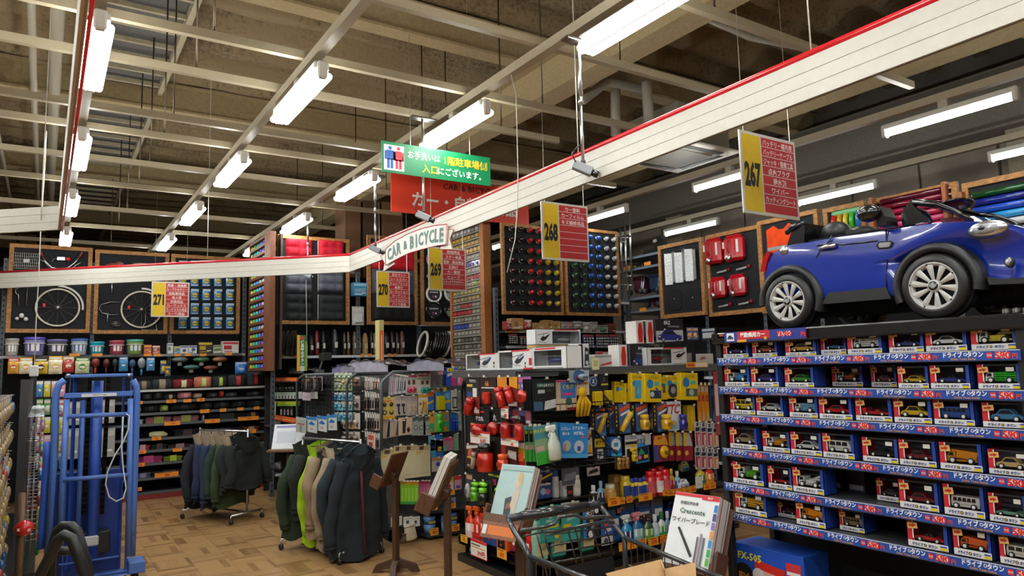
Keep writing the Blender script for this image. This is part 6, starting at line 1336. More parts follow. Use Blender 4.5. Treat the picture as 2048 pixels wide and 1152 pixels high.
gp(GY,g0(1042,350,1092,438),'pale yellow paper tag over the shelf lip','d8d4a0',[('r',.2,.8,.3,.8,'b8b482')],[],name='shelf_tag',cat='tag',hook=False,out=.115);gp(GY,g0(1732,380,1890,420),'orange and white tag on the shelf lip at the right','f09a30',[('r',.4,.95,.1,.9,'f2e4d0'),('r',.05,.35,.3,.6,'d8402a')],[],name='shelf_tag',cat='tag',hook=False,out=.115)
# ================================================================== second gondola: hooks, key rings and cloths
SX2,SY2=Face('X',2.95),Face('Y',6.75);PEGD.update({SX2:.118,SY2:.118})
gs,gf,gl=fr(540,730,7.2),fr(730,720,6.4),fr(520,880,4.8)
g2=thing('gondola_shelf','long dark pegboard gondola behind the jackets with a crowd of small packs','shelf',(2.95,6.75,0))
Ye=min(10.15,SX2.at(552,800).y);zt2_=1.66
m=MB();m.box(.12,.16,.12,Ye-6.75,.05,zt2_,'4a4d4e','P');obj('peg_panel',m,g2);m=MB();m.box(.16,2.2,.12,.16,.05,zt2_,'55585a','P');obj('peg_panel',m,g2)
m=MB();m.box(-.0,.12,.0,Ye-6.75,0,.1,'17181a','P');obj('base_plinth',m,g2);m=MB();m.box(0,2.2,0,.12,0,.1,'17181a','P');obj('base_plinth',m,g2)
m=MB();m.box(.1,.18,.1,.18,0,zt2_+.02,'4a4e50','P');obj('corner_post',m,g2)
m=MB();m.box(.08,2.2,.12,.3,zt2_,zt2_+.02,'a8acae','S');obj('top_rail',m,g2);m=MB();m.box(.1,.3,.3,Ye-6.75,zt2_,zt2_+.02,'8a8e90','S');obj('top_rail',m,g2)
def bentframe(F,L,label,out):
 o=F.at(*L[0],out);m=MB();m.tube([F.at(x,y,out)-o for x,y in L],.016,'5a6064','P',8);return single('bent_tube_frame',m,label,'frame',o)
bentframe(SX2,[(594,880),(594,765),(598,757),(609,750),(665,748)],'grey bent tube frame at the far wire grid',.14)
bentframe(SX2,[(694,900),(694,770),(698,760),(711,748)],'grey bent tube frame in the middle of the gondola side',.14)
bentframe(SY2,[(763,900),(763,766),(767,760),(786,744),(850,743)],'grey bent tube frame at the near gondola corner',.14)
p,w,h=SX2.rect(596,750,665,838,.12);t=thing('wire_grid','dark wire grid panel with two clear packs hung on it','grid',p,SX2.rz);m=MB()
for k in range(13):x=-w/2+w*k/12;m.tube([(x,0,0),(x,0,h)],.004,'4a4e50','S',4)
for k in range(11):m.tube([(-w/2,0,h*k/10),(w/2,0,h*k/10)],.004,'4a4e50','S',4)
obj('wire_mesh',m,t,kind='stuff');m=MB();m.box(-w/2,w/2,.06,.08,-.3,h,'232628','M');obj('back_board',m,t)
# far shelves with orange strips
for (x0,y0,x1,y1) in ((80,180,385,235),(55,740,375,815)):
 p,w,h=SX2.rect(*gs(x0,y0,x1,y1),.1);t=thing('shelf_strip','orange printed strip on the %s far shelf edge'%('upper' if y0<400 else 'lower'),'strip',p,SX2.rz);m=MB();m.box(-w/2,w/2,-.004,0,0,h,'ea6a26','K');obj('strip_card',m,t);m=MB();m.card(-w*.45,w*.45,h*.35,h*.55,-.0048,'f2a458');obj('strip_print',m,t)
 m=MB();m.box(-w/2,w/2,0,.2,-.012,.0,'2a2c2e','P');obj('shelf_board',m,t)
for k in range(7):gp(SX2,gs(64+45*k,300,106+45*k,375),'black round hose coil on the far shelf, %s of seven'%ORD[k],None,[],[('ball',.5,.5,.5,.5,'1c2422')],hook=False,group='black coils',name='hose_coil',cat='coil',out=.05)
for k in range(7):gp(SX2,gs(68+45*k,395,110+45*k,488),'small white carton with green cap print on the far shelf, %s of seven'%ORD[k],'c8ccc4',[('r',.1,.9,.66,.95,'9ab89a'),('r',.3,.7,.1,.5,'3a4440')],[],name='carton',cat='box',thick=.05,hook=False,group='small white cartons',out=.08)
for k in range(6):gp(SX2,gs(82+50*k,525,130+50*k,590),'lime boxed polish on the far shelf, %s of six'%ORD[k],'9ab83a',[('r',.1,.9,.55,.8,'d8c83a'),('r',.0,1,.0,.12,'8ac84a')],[],name='carton',cat='box',thick=.05,hook=False,group='lime boxes',out=.07)
for k in range(4):gp(SX2,gs(140+50*k,600,180+50*k,730),'black clip strip with a pale tip on the far shelf, %s of four'%ORD[k],'1c1a1a',[('r',.3,.7,.1,.7,'c8c4be' if k<3 else 'a89aa0')],[],hook=False,group='black clip strips',out=.06)
for k,(x0,y0,x1,y1,c) in enumerate(((8,520,78,715,'d8d4c4'),(8,780,78,965,'8a9aa8'),(82,800,150,960,'6a6e68'))):gp(SX2,gs(x0,y0,x1,y1),'tall pack with a yellow foot at the gondola far corner, %s of three'%ORD[k],c,[('r',0,1,0,.26,'d8c020'),('r',.1,.9,.6,.66,'4a6a9a')],[],out=.1,hook=False)
for k,x0 in enumerate((507,632)):gp(SX2,gs(x0,165,x0+118,368),'clear pack with a small black device on the wire grid, %s one'%('left','right')[k],'a8a09e',[('r',.1,.9,.84,.96,'5a4244'),('r',.06,.22,.1,.8,'8a8482')],[('box',.48,.86,.12,.68,'241c1c',.03)],out=.18,clearf=True)
for k,(x0,x1,c) in enumerate(((412,465,'b0b4b4'),(470,580,'d8c0cc'),(584,636,'a8aaa8'),(640,684,'d4d2c8'))):gp(SX2,gs(x0,385 if k !=1 else 395,x1,485 if k !=1 else 510),'%s label card in the row along the wire grid, %s of four'%(('grey','pink','grey','cream')[k],ORD[k]),c,[('r',.2,.8,.3,.6,shade(c,.8))],[],out=.16,hook=False,name='label_card',cat='card')
for k,(x0,y0,x1,y1) in enumerate(((372,755,515,975),(518,745,672,970),(672,735,815,955),(815,715,960,940))):
 gp(SX2,gs(x0,y0,x1,y1),('white bag with small red writing, left of the blue topped bags','blue topped white bag, first of three','blue topped white bag, second of three','blue topped white bag, third of three')[k],'c8d0cc' if k else 'b4b6b0',([('r',0,1,.8,1,'2a82cc'),('q',[(.2,.5),(.5,.72),(.85,.56),(.7,.46)],'2a6ac0'),('r',.4,.65,.2,.26,'c85a6a')] if k else [('r',.2,.85,.52,.62,'b85a5a'),('d',.5,.3,.14,'8a8e88'),('r',.0,1,.84,1,'c8cac4')]),[],out=.24-.02*k,tilt=-.06 if k==3 else 0)
pal=[['b8c4a4','a4b490'],['a8b48c','98a880'],['4a8ab0','6aa8c0'],['68b0cc','88c0d4'],['3a9ac4','78b4cc']]
for r_,(y0,y1) in enumerate(((110,235),(250,370),(395,510),(530,655),(680,810))):
 for k in range(4):gp(SX2,gs(922+66*k,y0,984+66*k,y1),'pale small blister on the side pegs, row %s, column %s'%(ORD[r_],ORD[k]),pal[r_][k%2],[('r',.1,.9,.75,.95,'d8dcd8'),('r',.15,.8,.05,.3,shade(pal[r_][k%2],1.4)),('r',.55,.9,.5,.66,'2a4a6a')],[('ball',.5,.45,.3,.18,shade(pal[r_][k%2],.8))],group='small pale blisters',out=.08)
rr=random.Random(11)
cols_=['b8a8a0','a89a94','c0b8b4','8a6a5a','5a4a44','9a948e','b0a89c','c89a5a','2a2a2e','6a5c58','d0ccc8','3a3434']
for r_,(y0,y1) in enumerate(((170,300),(440,650),(690,920),(960,1100))):
 for k in range(3):
  c=cols_[rr.randrange(len(cols_))];gp(SX2,gs(1050+84*k,y0,1126+84*k,y1),'hook blister on the inner side pegs, row %s, column %s'%(ORD[r_],ORD[k]),c,[('r',.1,.9,.78,.95,'d8d0cc'),('r',.2,.7,.08,.2,'c86a5a' if rr.random()<.4 else '8a8682')],[('ball',.5,.42,.34,.2,cols_[rr.randrange(len(cols_))])],group='hook blisters',out=.06)
for r_,(y0,y1) in enumerate(((160,330),(390,650),(700,900),(940,1140))):
 for k in range(6):
  x0=1292-540+0 if False else 0
for r_,(y0,y1) in enumerate(((215,380),(400,640),(665,900),(915,1140))):
 for k in range(6):
  c=cols_[(k*5+r_*3)%len(cols_)];gp(SX2,gf(-2+32*k,y0+4*k,28+32*k,y1),'thin hook pack near the gondola corner, row %s, column %s'%(ORD[r_],ORD[k]),c,[('r',.1,.9,.7,.95,'d8d4d0'),('d',.5,.6,.2,'c84a3a' if r_==0 and k>3 else shade(c,.6))],[('hk',)] if False else [('tube',.5,.1,.55,.55,.16,'1c1a1c' if r_ else 'c8b8b0')],group='thin hook packs',out=.06)
gp(SX2,gf(30,935,130,1130),'beige pricelist pack with red characters near the corner','d8b8a8',[('r',.1,.8,.55,.85,'c0504a'),('r',.2,.7,.1,.4,'8a3a34')],[],out=.14)
# front face
G12='packs on the second gondola front'
for k in range(8):gp(SY2,gf(300+26*k,185+4*k,345+26*k,450-4*k),'slanted silver bag of white hooks, %s of eight'%ORD[k],'c8c8cc' if k%2 else 'a8a8b0',[('q',[(.2,.1),(.8,.2),(.6,.8),(.3,.7)],'3a3e48' if k>3 else 'b08a98')],[],out=.08+.012*k,group='slanted silver bags',tilt=.08)
gp(SY2,gf(522,190,665,440),'pack with two pink rosettes and brown clips','d8d0c8',[('r',.0,1,.86,1,'c86a80'),('r',.2,.42,.5,.72,'5a3a2e'),('r',.6,.85,.5,.74,'5a3a2e'),('r',.0,.9,.76,.8,'7ab09a')],[('ball',.32,.24,.26,.17,'d84a6a'),('ball',.7,.24,.26,.17,'d84a6a')],group=G12)
gp(SY2,gf(668,185,840,440),'pack with two turquoise rosettes and brown clips','d4d0c4',[('r',.1,.9,.9,1,'c86a80'),('r',.3,.5,.5,.68,'6a4636'),('r',.66,.86,.5,.7,'6a4636'),('r',.0,.9,.76,.8,'5aa890')],[('ball',.42,.22,.24,.16,'2aa898'),('ball',.76,.22,.24,.16,'2aa898')],group=G12)
gp(SY2,gf(700,110,845,190),'small pink top pack above the turquoise rosettes','c8a8b8',[('r',.5,.9,.2,.8,'a82a6a')],[],group=G12,out=.06)
gp(SY2,gf(845,120,1000,370),'blank grey back plate between the rosettes and the blue packs','8e908e',[],[],group=G12,out=.03,name='blank_plate',cat='plate')
gp(SY2,gf(930,80,1000,185),'pink paper note on the second gondola front','d8a8c8',[('d',.5,.5,.24,'c07ab0')],[],out=.1,hook=False,name='paper_note',cat='note')
gp(SY2,gf(1000,180,1050,325),'dark blue edge pack beside the scratch remover','2a4a7a',[],[],group=G12,out=.05)
gp(SY2,gf(1040,95,1180,330),'blue and pink scratch remover pack with yellow title','2a5ac8',[('r',.1,.7,.76,.96,'e8d01a'),('t','キズ',.4,.84,.14,'1c1c1c',.5),('r',.5,.9,0,.6,'d83a6a'),('q',[(.1,.5),(.9,.64),(.8,.76),(.1,.66)],'dcdce4')],[],group=G12)
gp(SY2,gf(1185,185,1255,325),'pink pack beside the scratch remover','d86a8a',[('r',.1,.5,.2,.8,'e8a0b0')],[],group=G12)
gp(SY2,gf(190,475,385,755),'straw yellow card with four black key rings','c8b060',[('r',0,1,0,.12,'d89a1c'),('r',.2,.8,.78,.84,'d86a3a'),('d',.32,.66,.13,'1c1a18'),('d',.76,.66,.13,'24221e'),('d',.32,.3,.15,'2a2820'),('d',.32,.3,.08,'c8b060'),('d',.76,.3,.15,'2a2820'),('d',.76,.34,.09,'c8b060')],[('ball',.32,.66,.12,.08,'16151a'),('ball',.76,.66,.12,.08,'16151a')],group=G12)
for k,(x0,c,hc) in enumerate(((386,'b8aca4','1e2240'),(532,'b4a8a0','d8c8a8'))):gp(SY2,gf(x0,460,x0+142,710),'%s double hook pack in the second row'%('navy','cream')[k],c,[('r',.05,.95,.76,.96,'a89a98'),('r',.15,.45,.46,.6,shade(hc,.8)),('r',.58,.88,.46,.6,shade(hc,.8))],[('hookx',)] if False else [('tube',.3,.12,.3,.5,.07,hc),('tube',.74,.12,.74,.5,.07,hc),('ball',.38,.12,.1,.05,hc),('ball',.82,.12,.1,.05,hc)],group=G12)
gp(SY2,gf(685,445,808,700),'yellow pack with two yellow hoops','d8d0c0',[('r',.0,1,.86,1,'d8aa20'),('d',.2,.55,.12,'5a4a9a')],[('tube',.25,.1,.4,.7,.12,'e8b01a'),('tube',.75,.1,.6,.7,.12,'e8b01a')],group=G12)
gp(SY2,gf(808,400,880,640),'orange topped blue pack, second row','3a6ab8',[('r',0,1,.72,1,'d8682a'),('q',[(0,.3),(1,.42),(1,.54),(0,.42)],'e0b82a')],[],group=G12)
gp(SY2,gf(880,370,960,630),'orange and blue pack behind the yellow bottle','4a7ac0',[('r',0,1,.8,1,'d8983a')],[],group=G12,out=.06)
gp(SY2,gf(905,400,1095,640),'sky blue pack with a yellow bottle, second row','4a88c8',[('q',[(.5,.3),(1,.42),(1,.56),(.5,.44)],'e2bc2a'),('r',.6,.95,.6,.9,'6aa4d8')],[('box',.04,.54,.02,.76,'d8cc1c',.04)],group=G12)
gp(SY2,gf(1000,350,1045,400),'small yellow tag over the yellow bottle','d8b81c',[],[],out=.14,name='peg_tag',cat='tag',hook=False)
gp(SY2,gf(1105,385,1180,640),'white card with black frame, second row','c8c8c4',[('r',.2,1,.08,.66,'1c1c1c'),('r',.35,.9,.16,.58,'b4b6b4')],[],group=G12)
for k in range(4):gp(SY2,gf(1180+24*k,400+8*k,1225+24*k,640),'grey clear bag at the end of the second row, %s of four'%ORD[k],'a8a298',[('r',.1,.9,.4,.7,'8a8478')],[],out=.05+.02*k,group='grey clear bags')
for k,c in enumerate(('c8ac8c','1c1a1a','c0a484','5a4a40','d0c0ac')):gp(SY2,gf(200+58*k,760+4*k,280+58*k,1005-10*k),'crinkled bag with %s strap, third row, %s'%(cname(c),ORD[k]),'b0a8a4',[('q',[(.2,.02),(.7,.05),(.8,.9),(.4,.9)],c)],[],out=.08+.015*k,group='crinkled strap bags',tilt=.05)
gp(SY2,gf(430,735,600,960),'beige card with a black hook in crinkled film','c8b098',[('q',[(.3,.1),(.5,.1),(.6,.9),(.3,.9)],'26221f')],[('ball',.72,.3,.14,.16,'2a2420')],out=.16,group=G12)
for k in range(3):gp(SY2,gf(600+75*k,715,700+75*k,965),'silver bag with coiled chain, %s of three'%ORD[k],'a8aeae',[('d',.5,.4,.3,'6a7070'),('d',.5,.4,.18,'b8bcbc'),('q',[(.1,.7),(.9,.8),(.9,.95),(.1,.9)],'5a5e60')],[],out=.1,group='silver chain bags')
gp(SY2,gf(825,665,895,930),'orange and green pack, third row left','d89a2a',[('r',0,.9,.05,.45,'2aa06a'),('d',.4,.14,.2,'d8762a'),('d',.5,.84,.2,'5a4a44')],[],group=G12)
gp(SY2,gf(893,670,985,920),'bright green bottle pack, third row','a0a898',[('r',.3,.8,.2,.5,'d8843a')],[('can',.5,.02,.95,.46,'3ac01c','4ad02a')],group=G12)
gp(SY2,gf(985,660,1078,915),'orange and green pack, third row right','c8a03a',[('r',.05,.95,.04,.52,'2aa868'),('d',.5,.16,.26,'d8762a'),('r',.2,.9,.6,.86,'8a8e90')],[],group=G12)
for k in range(3):gp(SY2,gf(1085+34*k,665+6*k,1130+34*k,910),'royal blue handled scraper, %s of three'%ORD[k],'2a62c8',[('r',.2,.8,.7,.95,'3a8ad8')],[('tube',.5,.05,.5,.6,.28,'1c4ab8')],group='blue scrapers',out=.07)
gp(SY2,gf(1195,650,1290,900),'grey pack with a green cap at the right of the third row','a8a49a',[('r',.2,.9,.3,.5,'3aa890')],[],group=G12,out=.06)
gp(SY2,gf(815,970,900,1160),'light blue cloth pack with a car print','6ab0d0',[('q',[(.1,.3),(.9,.4),(.7,.6),(.2,.55)],'1c2a3a')],[],group=G12)
gp(SY2,gf(905,950,1000,1160),'blue sponge pack with black and yellow label','2a6ac8',[('r',.2,.9,.05,.3,'15161a'),('r',.3,.8,.1,.24,'d8b82a')],[],group=G12)
gp(SY2,gf(1005,990,1135,1160),'pink and green sponge pack','b07a90',[('r',.1,.9,.76,.96,'d83a6a'),('r',.0,.3,.0,.4,'5ab08a')],[],group=G12)
gp(SY2,gf(1140,940,1200,1160),'pale green pack beside the pink sponge','8ab89a',[],[],group=G12,out=.06)
# cream mats
for k,(x0,y0,x1,y1) in enumerate(((1165,85,1330,405),(1285,55,1390,395),(1385,50,1512,365),(1508,50,1638,350))):
 gp(SY2,gl(x0,y0,x1,y1),'cream coloured sheet pack hanging behind the catalog stand, %s of four'%ORD[k],'cfc4a0',[('r',.02,.98,.84,.99,'b8a880'),('r',.2,.5,.86,.97,'5a3a28'),('q',[(.0,.82),(.45,.82),(.3,.76),(.0,.7)],'d0aa5a'),('r',.1,.9,.1,.12,'bcb08c')],[],out=.12+.01*k,group='cream sheet packs')
gp(SY2,gl(1640,-5,1695,165),'blue printed cloth pack lower row','4a9ac8',[('r',.1,.9,.5,.8,'1c2a4a')],[],group=G12);gp(SY2,gl(1690,0,1760,165),'blue pack with small black label lower row','2a66b8',[('r',.2,.8,.3,.6,'16161a'),('r',.25,.75,.35,.45,'d8a82a')],[],group=G12)
gp(SY2,gl(1755,150,1845,240),'red and white sponge bag lower row','b82a3a',[('r',.1,.9,.3,.6,'e0d8d8')],[],group=G12);gp(SY2,gl(1650,165,1750,300),'white and blue round label bag lower row','c0bcb8',[('d',.6,.5,.2,'2a4a9a'),('r',0,1,.75,1,'b08a60')],[],group=G12)
gp(SY2,gl(1790,355,1860,480),'white bottle pack with yellow top behind the catalog','d8d4cc',[('r',0,1,.6,1,'e0b03a'),('d',.4,.3,.24,'c83a6a')],[],group=G12);gp(SY2,gl(1870,340,1935,475),'pink and white pack beside the gondola post','d8a0a8',[('r',0,1,.7,1,'d8343c'),('r',.2,.8,.1,.3,'4a6ab8')],[],group=G12)
# gloves
for k in range(5):gp(SY2,gl(1350+32*k,395,1395+32*k,615),'lime green glove bag, %s of five'%ORD[k],'8ac832',[('r',0,1,.86,1,'e89a2a'),('r',.0,1,.02,.1,'2a9a5a'),('q',[(.2,.15),(.7,.15),(.8,.7),(.3,.7)],'a8dc50')],[],out=.1+.015*k,group='lime glove bags')
for k in range(3):gp(SY2,gl(1525+32*k,390,1572+32*k,590),'pink glove bag, %s of three'%ORD[k],'d06a98',[('r',0,1,.86,1,'c83a5a'),('q',[(.2,.1),(.7,.15),(.7,.7),(.3,.7)],'e090b4')],[],out=.06+.012*k,group='pink glove bags')
gp(SY2,gl(1270,470,1308,720),'narrow beige brush pack beside the stand post','c8b8a4',[('r',.2,.8,.6,.95,'e0dcd4'),('r',.2,.8,.3,.5,'8a6a4a')],[],group=G12)
# caps hanging low
for k,(x0,x1,c,nm) in enumerate(((1258,1365,'1c1b1d','black'),(1378,1465,'e0d4b8','cream'),(1462,1535,'3a2f28','dark brown'))):
 gp(SY2,gl(x0,735,x1,830),'white header card of the %s cover'%nm,'e2ded8',[('r',.3,.6,.3,.6,'3a4a6a'),('r',.1,.9,.76,.8,'9a9a98')],[],group='white header cards',out=.14)
for nm,c,rc,tl in (('black','1a191b',(1255,825,1372,960),0),('cream','d8ccb0',(1388,805,1515,970),1),('brown','6a5444',(1330,900,1410,985),0)):
 p,w,h=SY2.rect(*gl(*rc),.16);t=thing('pedal_cover','%s soft lever cover hanging low on the second gondola'%nm,'cover',p)
 m=MB();m.at((0,0,h*.1),ry=-.15 if tl else .1);m.lathe([(w*.42,.0),(w*.46,h*.1),(w*.42,h*.5),(w*.4,h*.85)],16,c,'C',sy=.6);obj('cover',m,t)
 m=MB();m.at((0,0,h*.1),ry=-.15 if tl else .1);m.tube([(w*.41*math.cos(a),w*.25*math.sin(a),h*.85) for a in [2*PI*k/16 for k in range(16)]],.008,shade(c,1.2),'C',5,closed=True);obj('hem',m,t)
 # tubs on the low shelves
for zz,x0 in ((SY2.at(1750,1).z,0),):pass
zc=SY2.at(520+1660/4.8,880+905/4.8,.1).z
m=MB();a_=SY2.at(520+1590/4.8,1060,.1);m.box(a_.x,5.1,6.6,6.87,zc-.02,zc,'33363a','P');single('low_shelf',m,'low shelf board carrying the pale blue tubs','shelf')
zd=SY2.at(520+1700/4.8,880+670/4.8,.1).z
m=MB();m.box(a_.x,5.1,6.6,6.87,zd-.02,zd,'33363a','P');single('low_shelf',m,'shelf board above the pale blue tubs with orange tags','shelf')
for k,(x0,y0,x1,y1) in enumerate(((1600,815,1705,905),(1600,740,1705,815),(1755,720,1810,880),(1810,775,1915,870),(1810,700,1915,775))):
 p,w,h=SY2.rect(*gl(x0,y0,x1,y1),.1);t=thing('wax_tub','pale blue wax tub on the low shelf, %s listed'%ORD[k],'tub',p,0,'pale blue wax tubs')
 if k in (0,2,3):p.z=zc+.001;hh={0:h,2:h,3:h}[k];t.location=p;ztop=p.z+h
 else:t.location=(p.x,p.y,ztop+.001)
 r=w/2;m=MB();m.at((0,r,0));m.lathe([(r*.94,0),(r*.97,h*.6)],16,'3a5a7a' if k !=2 else '7ab0dc','G');obj('tub',m,t);m=MB();m.at((0,r,0));m.lathe([(r,h*.6),(r,h*.96),(r*.9,h),(.001,h)],16,'6a9ad8','G',cap=False);obj('lid',m,t);m=MB();m.card(-r*.6,r*.6,h*.15,h*.5,-.001,'b8b060');obj('label',m,t)
for x,y,wd,hd,tx in ((1675,880,76,70,'781'),(1795,860,30,60,'98'),(1880,840,72,66,'781'),(1665,650,80,50,'515'),(1785,640,36,44,'52'),(1850,630,60,50,'57'),(1840,500,60,54,'')):price_tag(SY2,520+x/4.8,880+y/4.8,wd/4.8,hd/4.8,tx,'yellow tag on the low shelves behind the catalogs',.17,'f0a830')
gp(SY2,gl(1775,555,1880,620),'small lilac pack on the upper low shelf','9a94a8',[('r',.2,.8,.2,.5,'4a3a8a')],[],hook=False,out=.1,group=G12)
m=MB();a_=SY2.at(858,1090,.17);m.box(0,.24,0,.004,0,.012,'c8c8c6','K');single('floor_strip',m,'short white strip along the gondola plinth','strip',(a_.x,6.74,.03))
# call button sign, clear goods on the gondola top
p,w,h=Face('Y',9.4).rect(594,670,614,742);t=thing('call_button_sign','tall narrow yellow and green call button sign on the far gondola end','sign',p)
m=MB();m.box(-w/2,w/2,0,.02,0,h,'1f6a34','K');m.card(-w/2,-w*.22,0,h,-.0008,'e8a81c');m.card(w*.28,w/2,.0,h*.82,-.0008,'8a9a2a');m.disc(w*.04,h*.92,w*.2,-.0012,'c83a44');m.card(-w*.2,w*.25,.0,h*.14,-.0014,'c8d0c8')
for j,ch in enumerate('係員呼出ボタン'):m.text(ch,w*.03,h*(.8-.1*j),h*.085,'eef2ec',-.0018,bold=.03,fh=.85)
obj('sign_panel',m,t);m=MB();m.tube([(0,.02,0),(0,.02,-p.z+zt2_+.02)],.012,'9a9ea0','S',6);obj('stand_rod',m,t)
p,w,h=Face('Y',7.6).rect(759,640,768,732);t=thing('call_button_sign','narrow call button sign seen edge-on below sign 270','sign',(p.x,p.y,zt2_+.02));m=MB();m.box(-w/2,w/2,0,.12,0,h+p.z-zt2_-.02,'c8b87a','K');m.card(-w*.4,w*.4,h*.1,h*.9,-.0008,'d8642a');m.card(-w*.1,w*.1,h*.2,h*.8,-.0012,'e8d8b0');obj('sign_panel',m,t)
for k,(x0,y0,x1,y1,c) in enumerate(((672,718,765,742,'a8a4b4'),(805,706,878,730,'8a8a9a'),(657,732,702,748,'7a76a0'),(555,744,600,756,'9a9a94'))):
 p,w,h=Face('X',3.05).rect(x0,y0,x1,y1);t=thing('film_wrapped_pad','clear film wrapped %s pad lying on the gondola top, %s of four'%(('lilac','grey','violet','pale')[k],ORD[k]),'pad',(p.x+.02,p.y,zt2_+.022),-PI/2)
 m=MB();m.grid(lambda u,v:((u-.5)*w,.02+.3*v,h*(.5+.4*math.sin(PI*u)+.1*math.sin(u*14+v*5))),14,5,c,'C');m.grid(lambda u,v:((u-.5)*w,.02,v*h*(.5+.4*math.sin(PI*u))),14,2,c,'C');obj('pad',m,t);m=MB();m.grid(lambda u,v:((u-.5)*w*1.04,.0+.34*v,h*(.56+.44*math.sin(PI*u)+.14*math.sin(u*23+v*15))),26,8,'ffffff','X');obj('clear_film',m,t)
p,w,h=Face('X',3.0).rect(612,712,652,752);t=thing('chrome_bracket','chrome clamp bracket on the gondola top beside the call sign','bracket',(p.x,p.y,zt2_+.022),-PI/2)
m=MB();m.tube([(-.2,.1,.02),(-.05,.08,.1),(.12,.06,h*.8)],.014,'c8ccd0','S',6);obj('arm',m,t);m=MB();m.box(.04,.22,.02,.14,h*.6,h,'1c1e20','P',.01);obj('mount_plate',m,t);m=MB();m.box(-.24,-.14,.04,.16,.0,.04,'aab0b4','S',.006);obj('base',m,t)
# clear bags and a slanted notice at the far gondola end
p=SX2.at(575,898,.3);t=thing('notice_stand','slanted white notice sheet on a small brown easel','notice',p,-.5);m=MB();m.at((0,0,0),rx=-.5);m.box(-.2,.2,-.008,0,0,.34,'dfe2e6','K');m.card(-.17,.17,.29,.32,-.009,'8a86b8');m.card(-.15,.1,.08,.24,-.009,'c8ccd4');obj('notice_sheet',m,t);m=MB();m.box(-.24,.24,-.1,.1,-.03,0,'7a5038','W',.004);obj('easel_ledge',m,t);m=MB();m.tube([(0,.02,-.03),(0,.02,-p.z)],.018,'5a3a28','W',6);obj('easel_post',m,t)
for k,(x0,y0,x1,y1) in enumerate(((540,870,566,905),(540,912,562,950))):
 p,w,h=SX2.rect(x0,y0,x1,y1,.1);t=thing('clear_bag','crinkled clear bag hanging at the far gondola end, %s'%('upper','lower')[k],'bag',p,-PI/2);m=MB();m.ball((0,0,h*.5),(w*.5,.05,h*.5),'ffffff','X',14,9);obj('film',m,t);m=MB();m.ball((0,.02,h*.4),(w*.3,.03,h*.26),'c85a3a' if k==0 else 'a8a8a8','C',10,6);obj('contents',m,t)
 # ================================================================== jackets on rolling racks
def hang_rack(pl,pr,zrail,label,foot=.24):
 """pl, pr: floor points under the two ends of the rail"""
 d=(pr-pl);d.z=0;L=d.length;d.normalize();n=Vector((-d.y,d.x,0));a=math.atan2(d.y,d.x)
 t=thing('garment_rack',label,'rack',pl,a)
 m=MB();m.tube([(0,0,zrail),(L,0,zrail)],.014,'d0d2d4','S',8);obj('rail',m,t)
 for x in (0,L):
  m=MB();m.tube([(x,0,.1),(x,0,zrail+.03)],.012,'a8aaac','S',8);obj('post',m,t)
  m=MB();m.tube([(x,-foot,.1),(x,foot,.1)],.012,'d0d2d4','S',8);obj('foot_bar',m,t)
  for y in (-foot,foot):
   m=MB();m.tube([(x,y,.1),(x,y,.05)],.008,'b8bcc0','S',6);m.at((x,y,.03));m.lathe([(.028,-.012),(.03,0),(.028,.012)],12,'1c1c1e','P',axis='y');obj('caster',m,t)
 m=MB();m.tube([(0,0,.11),(L,0,.11)],.01,'4a4644','S',6);obj('lower_bar',m,t)
 return t,d,n,a,L
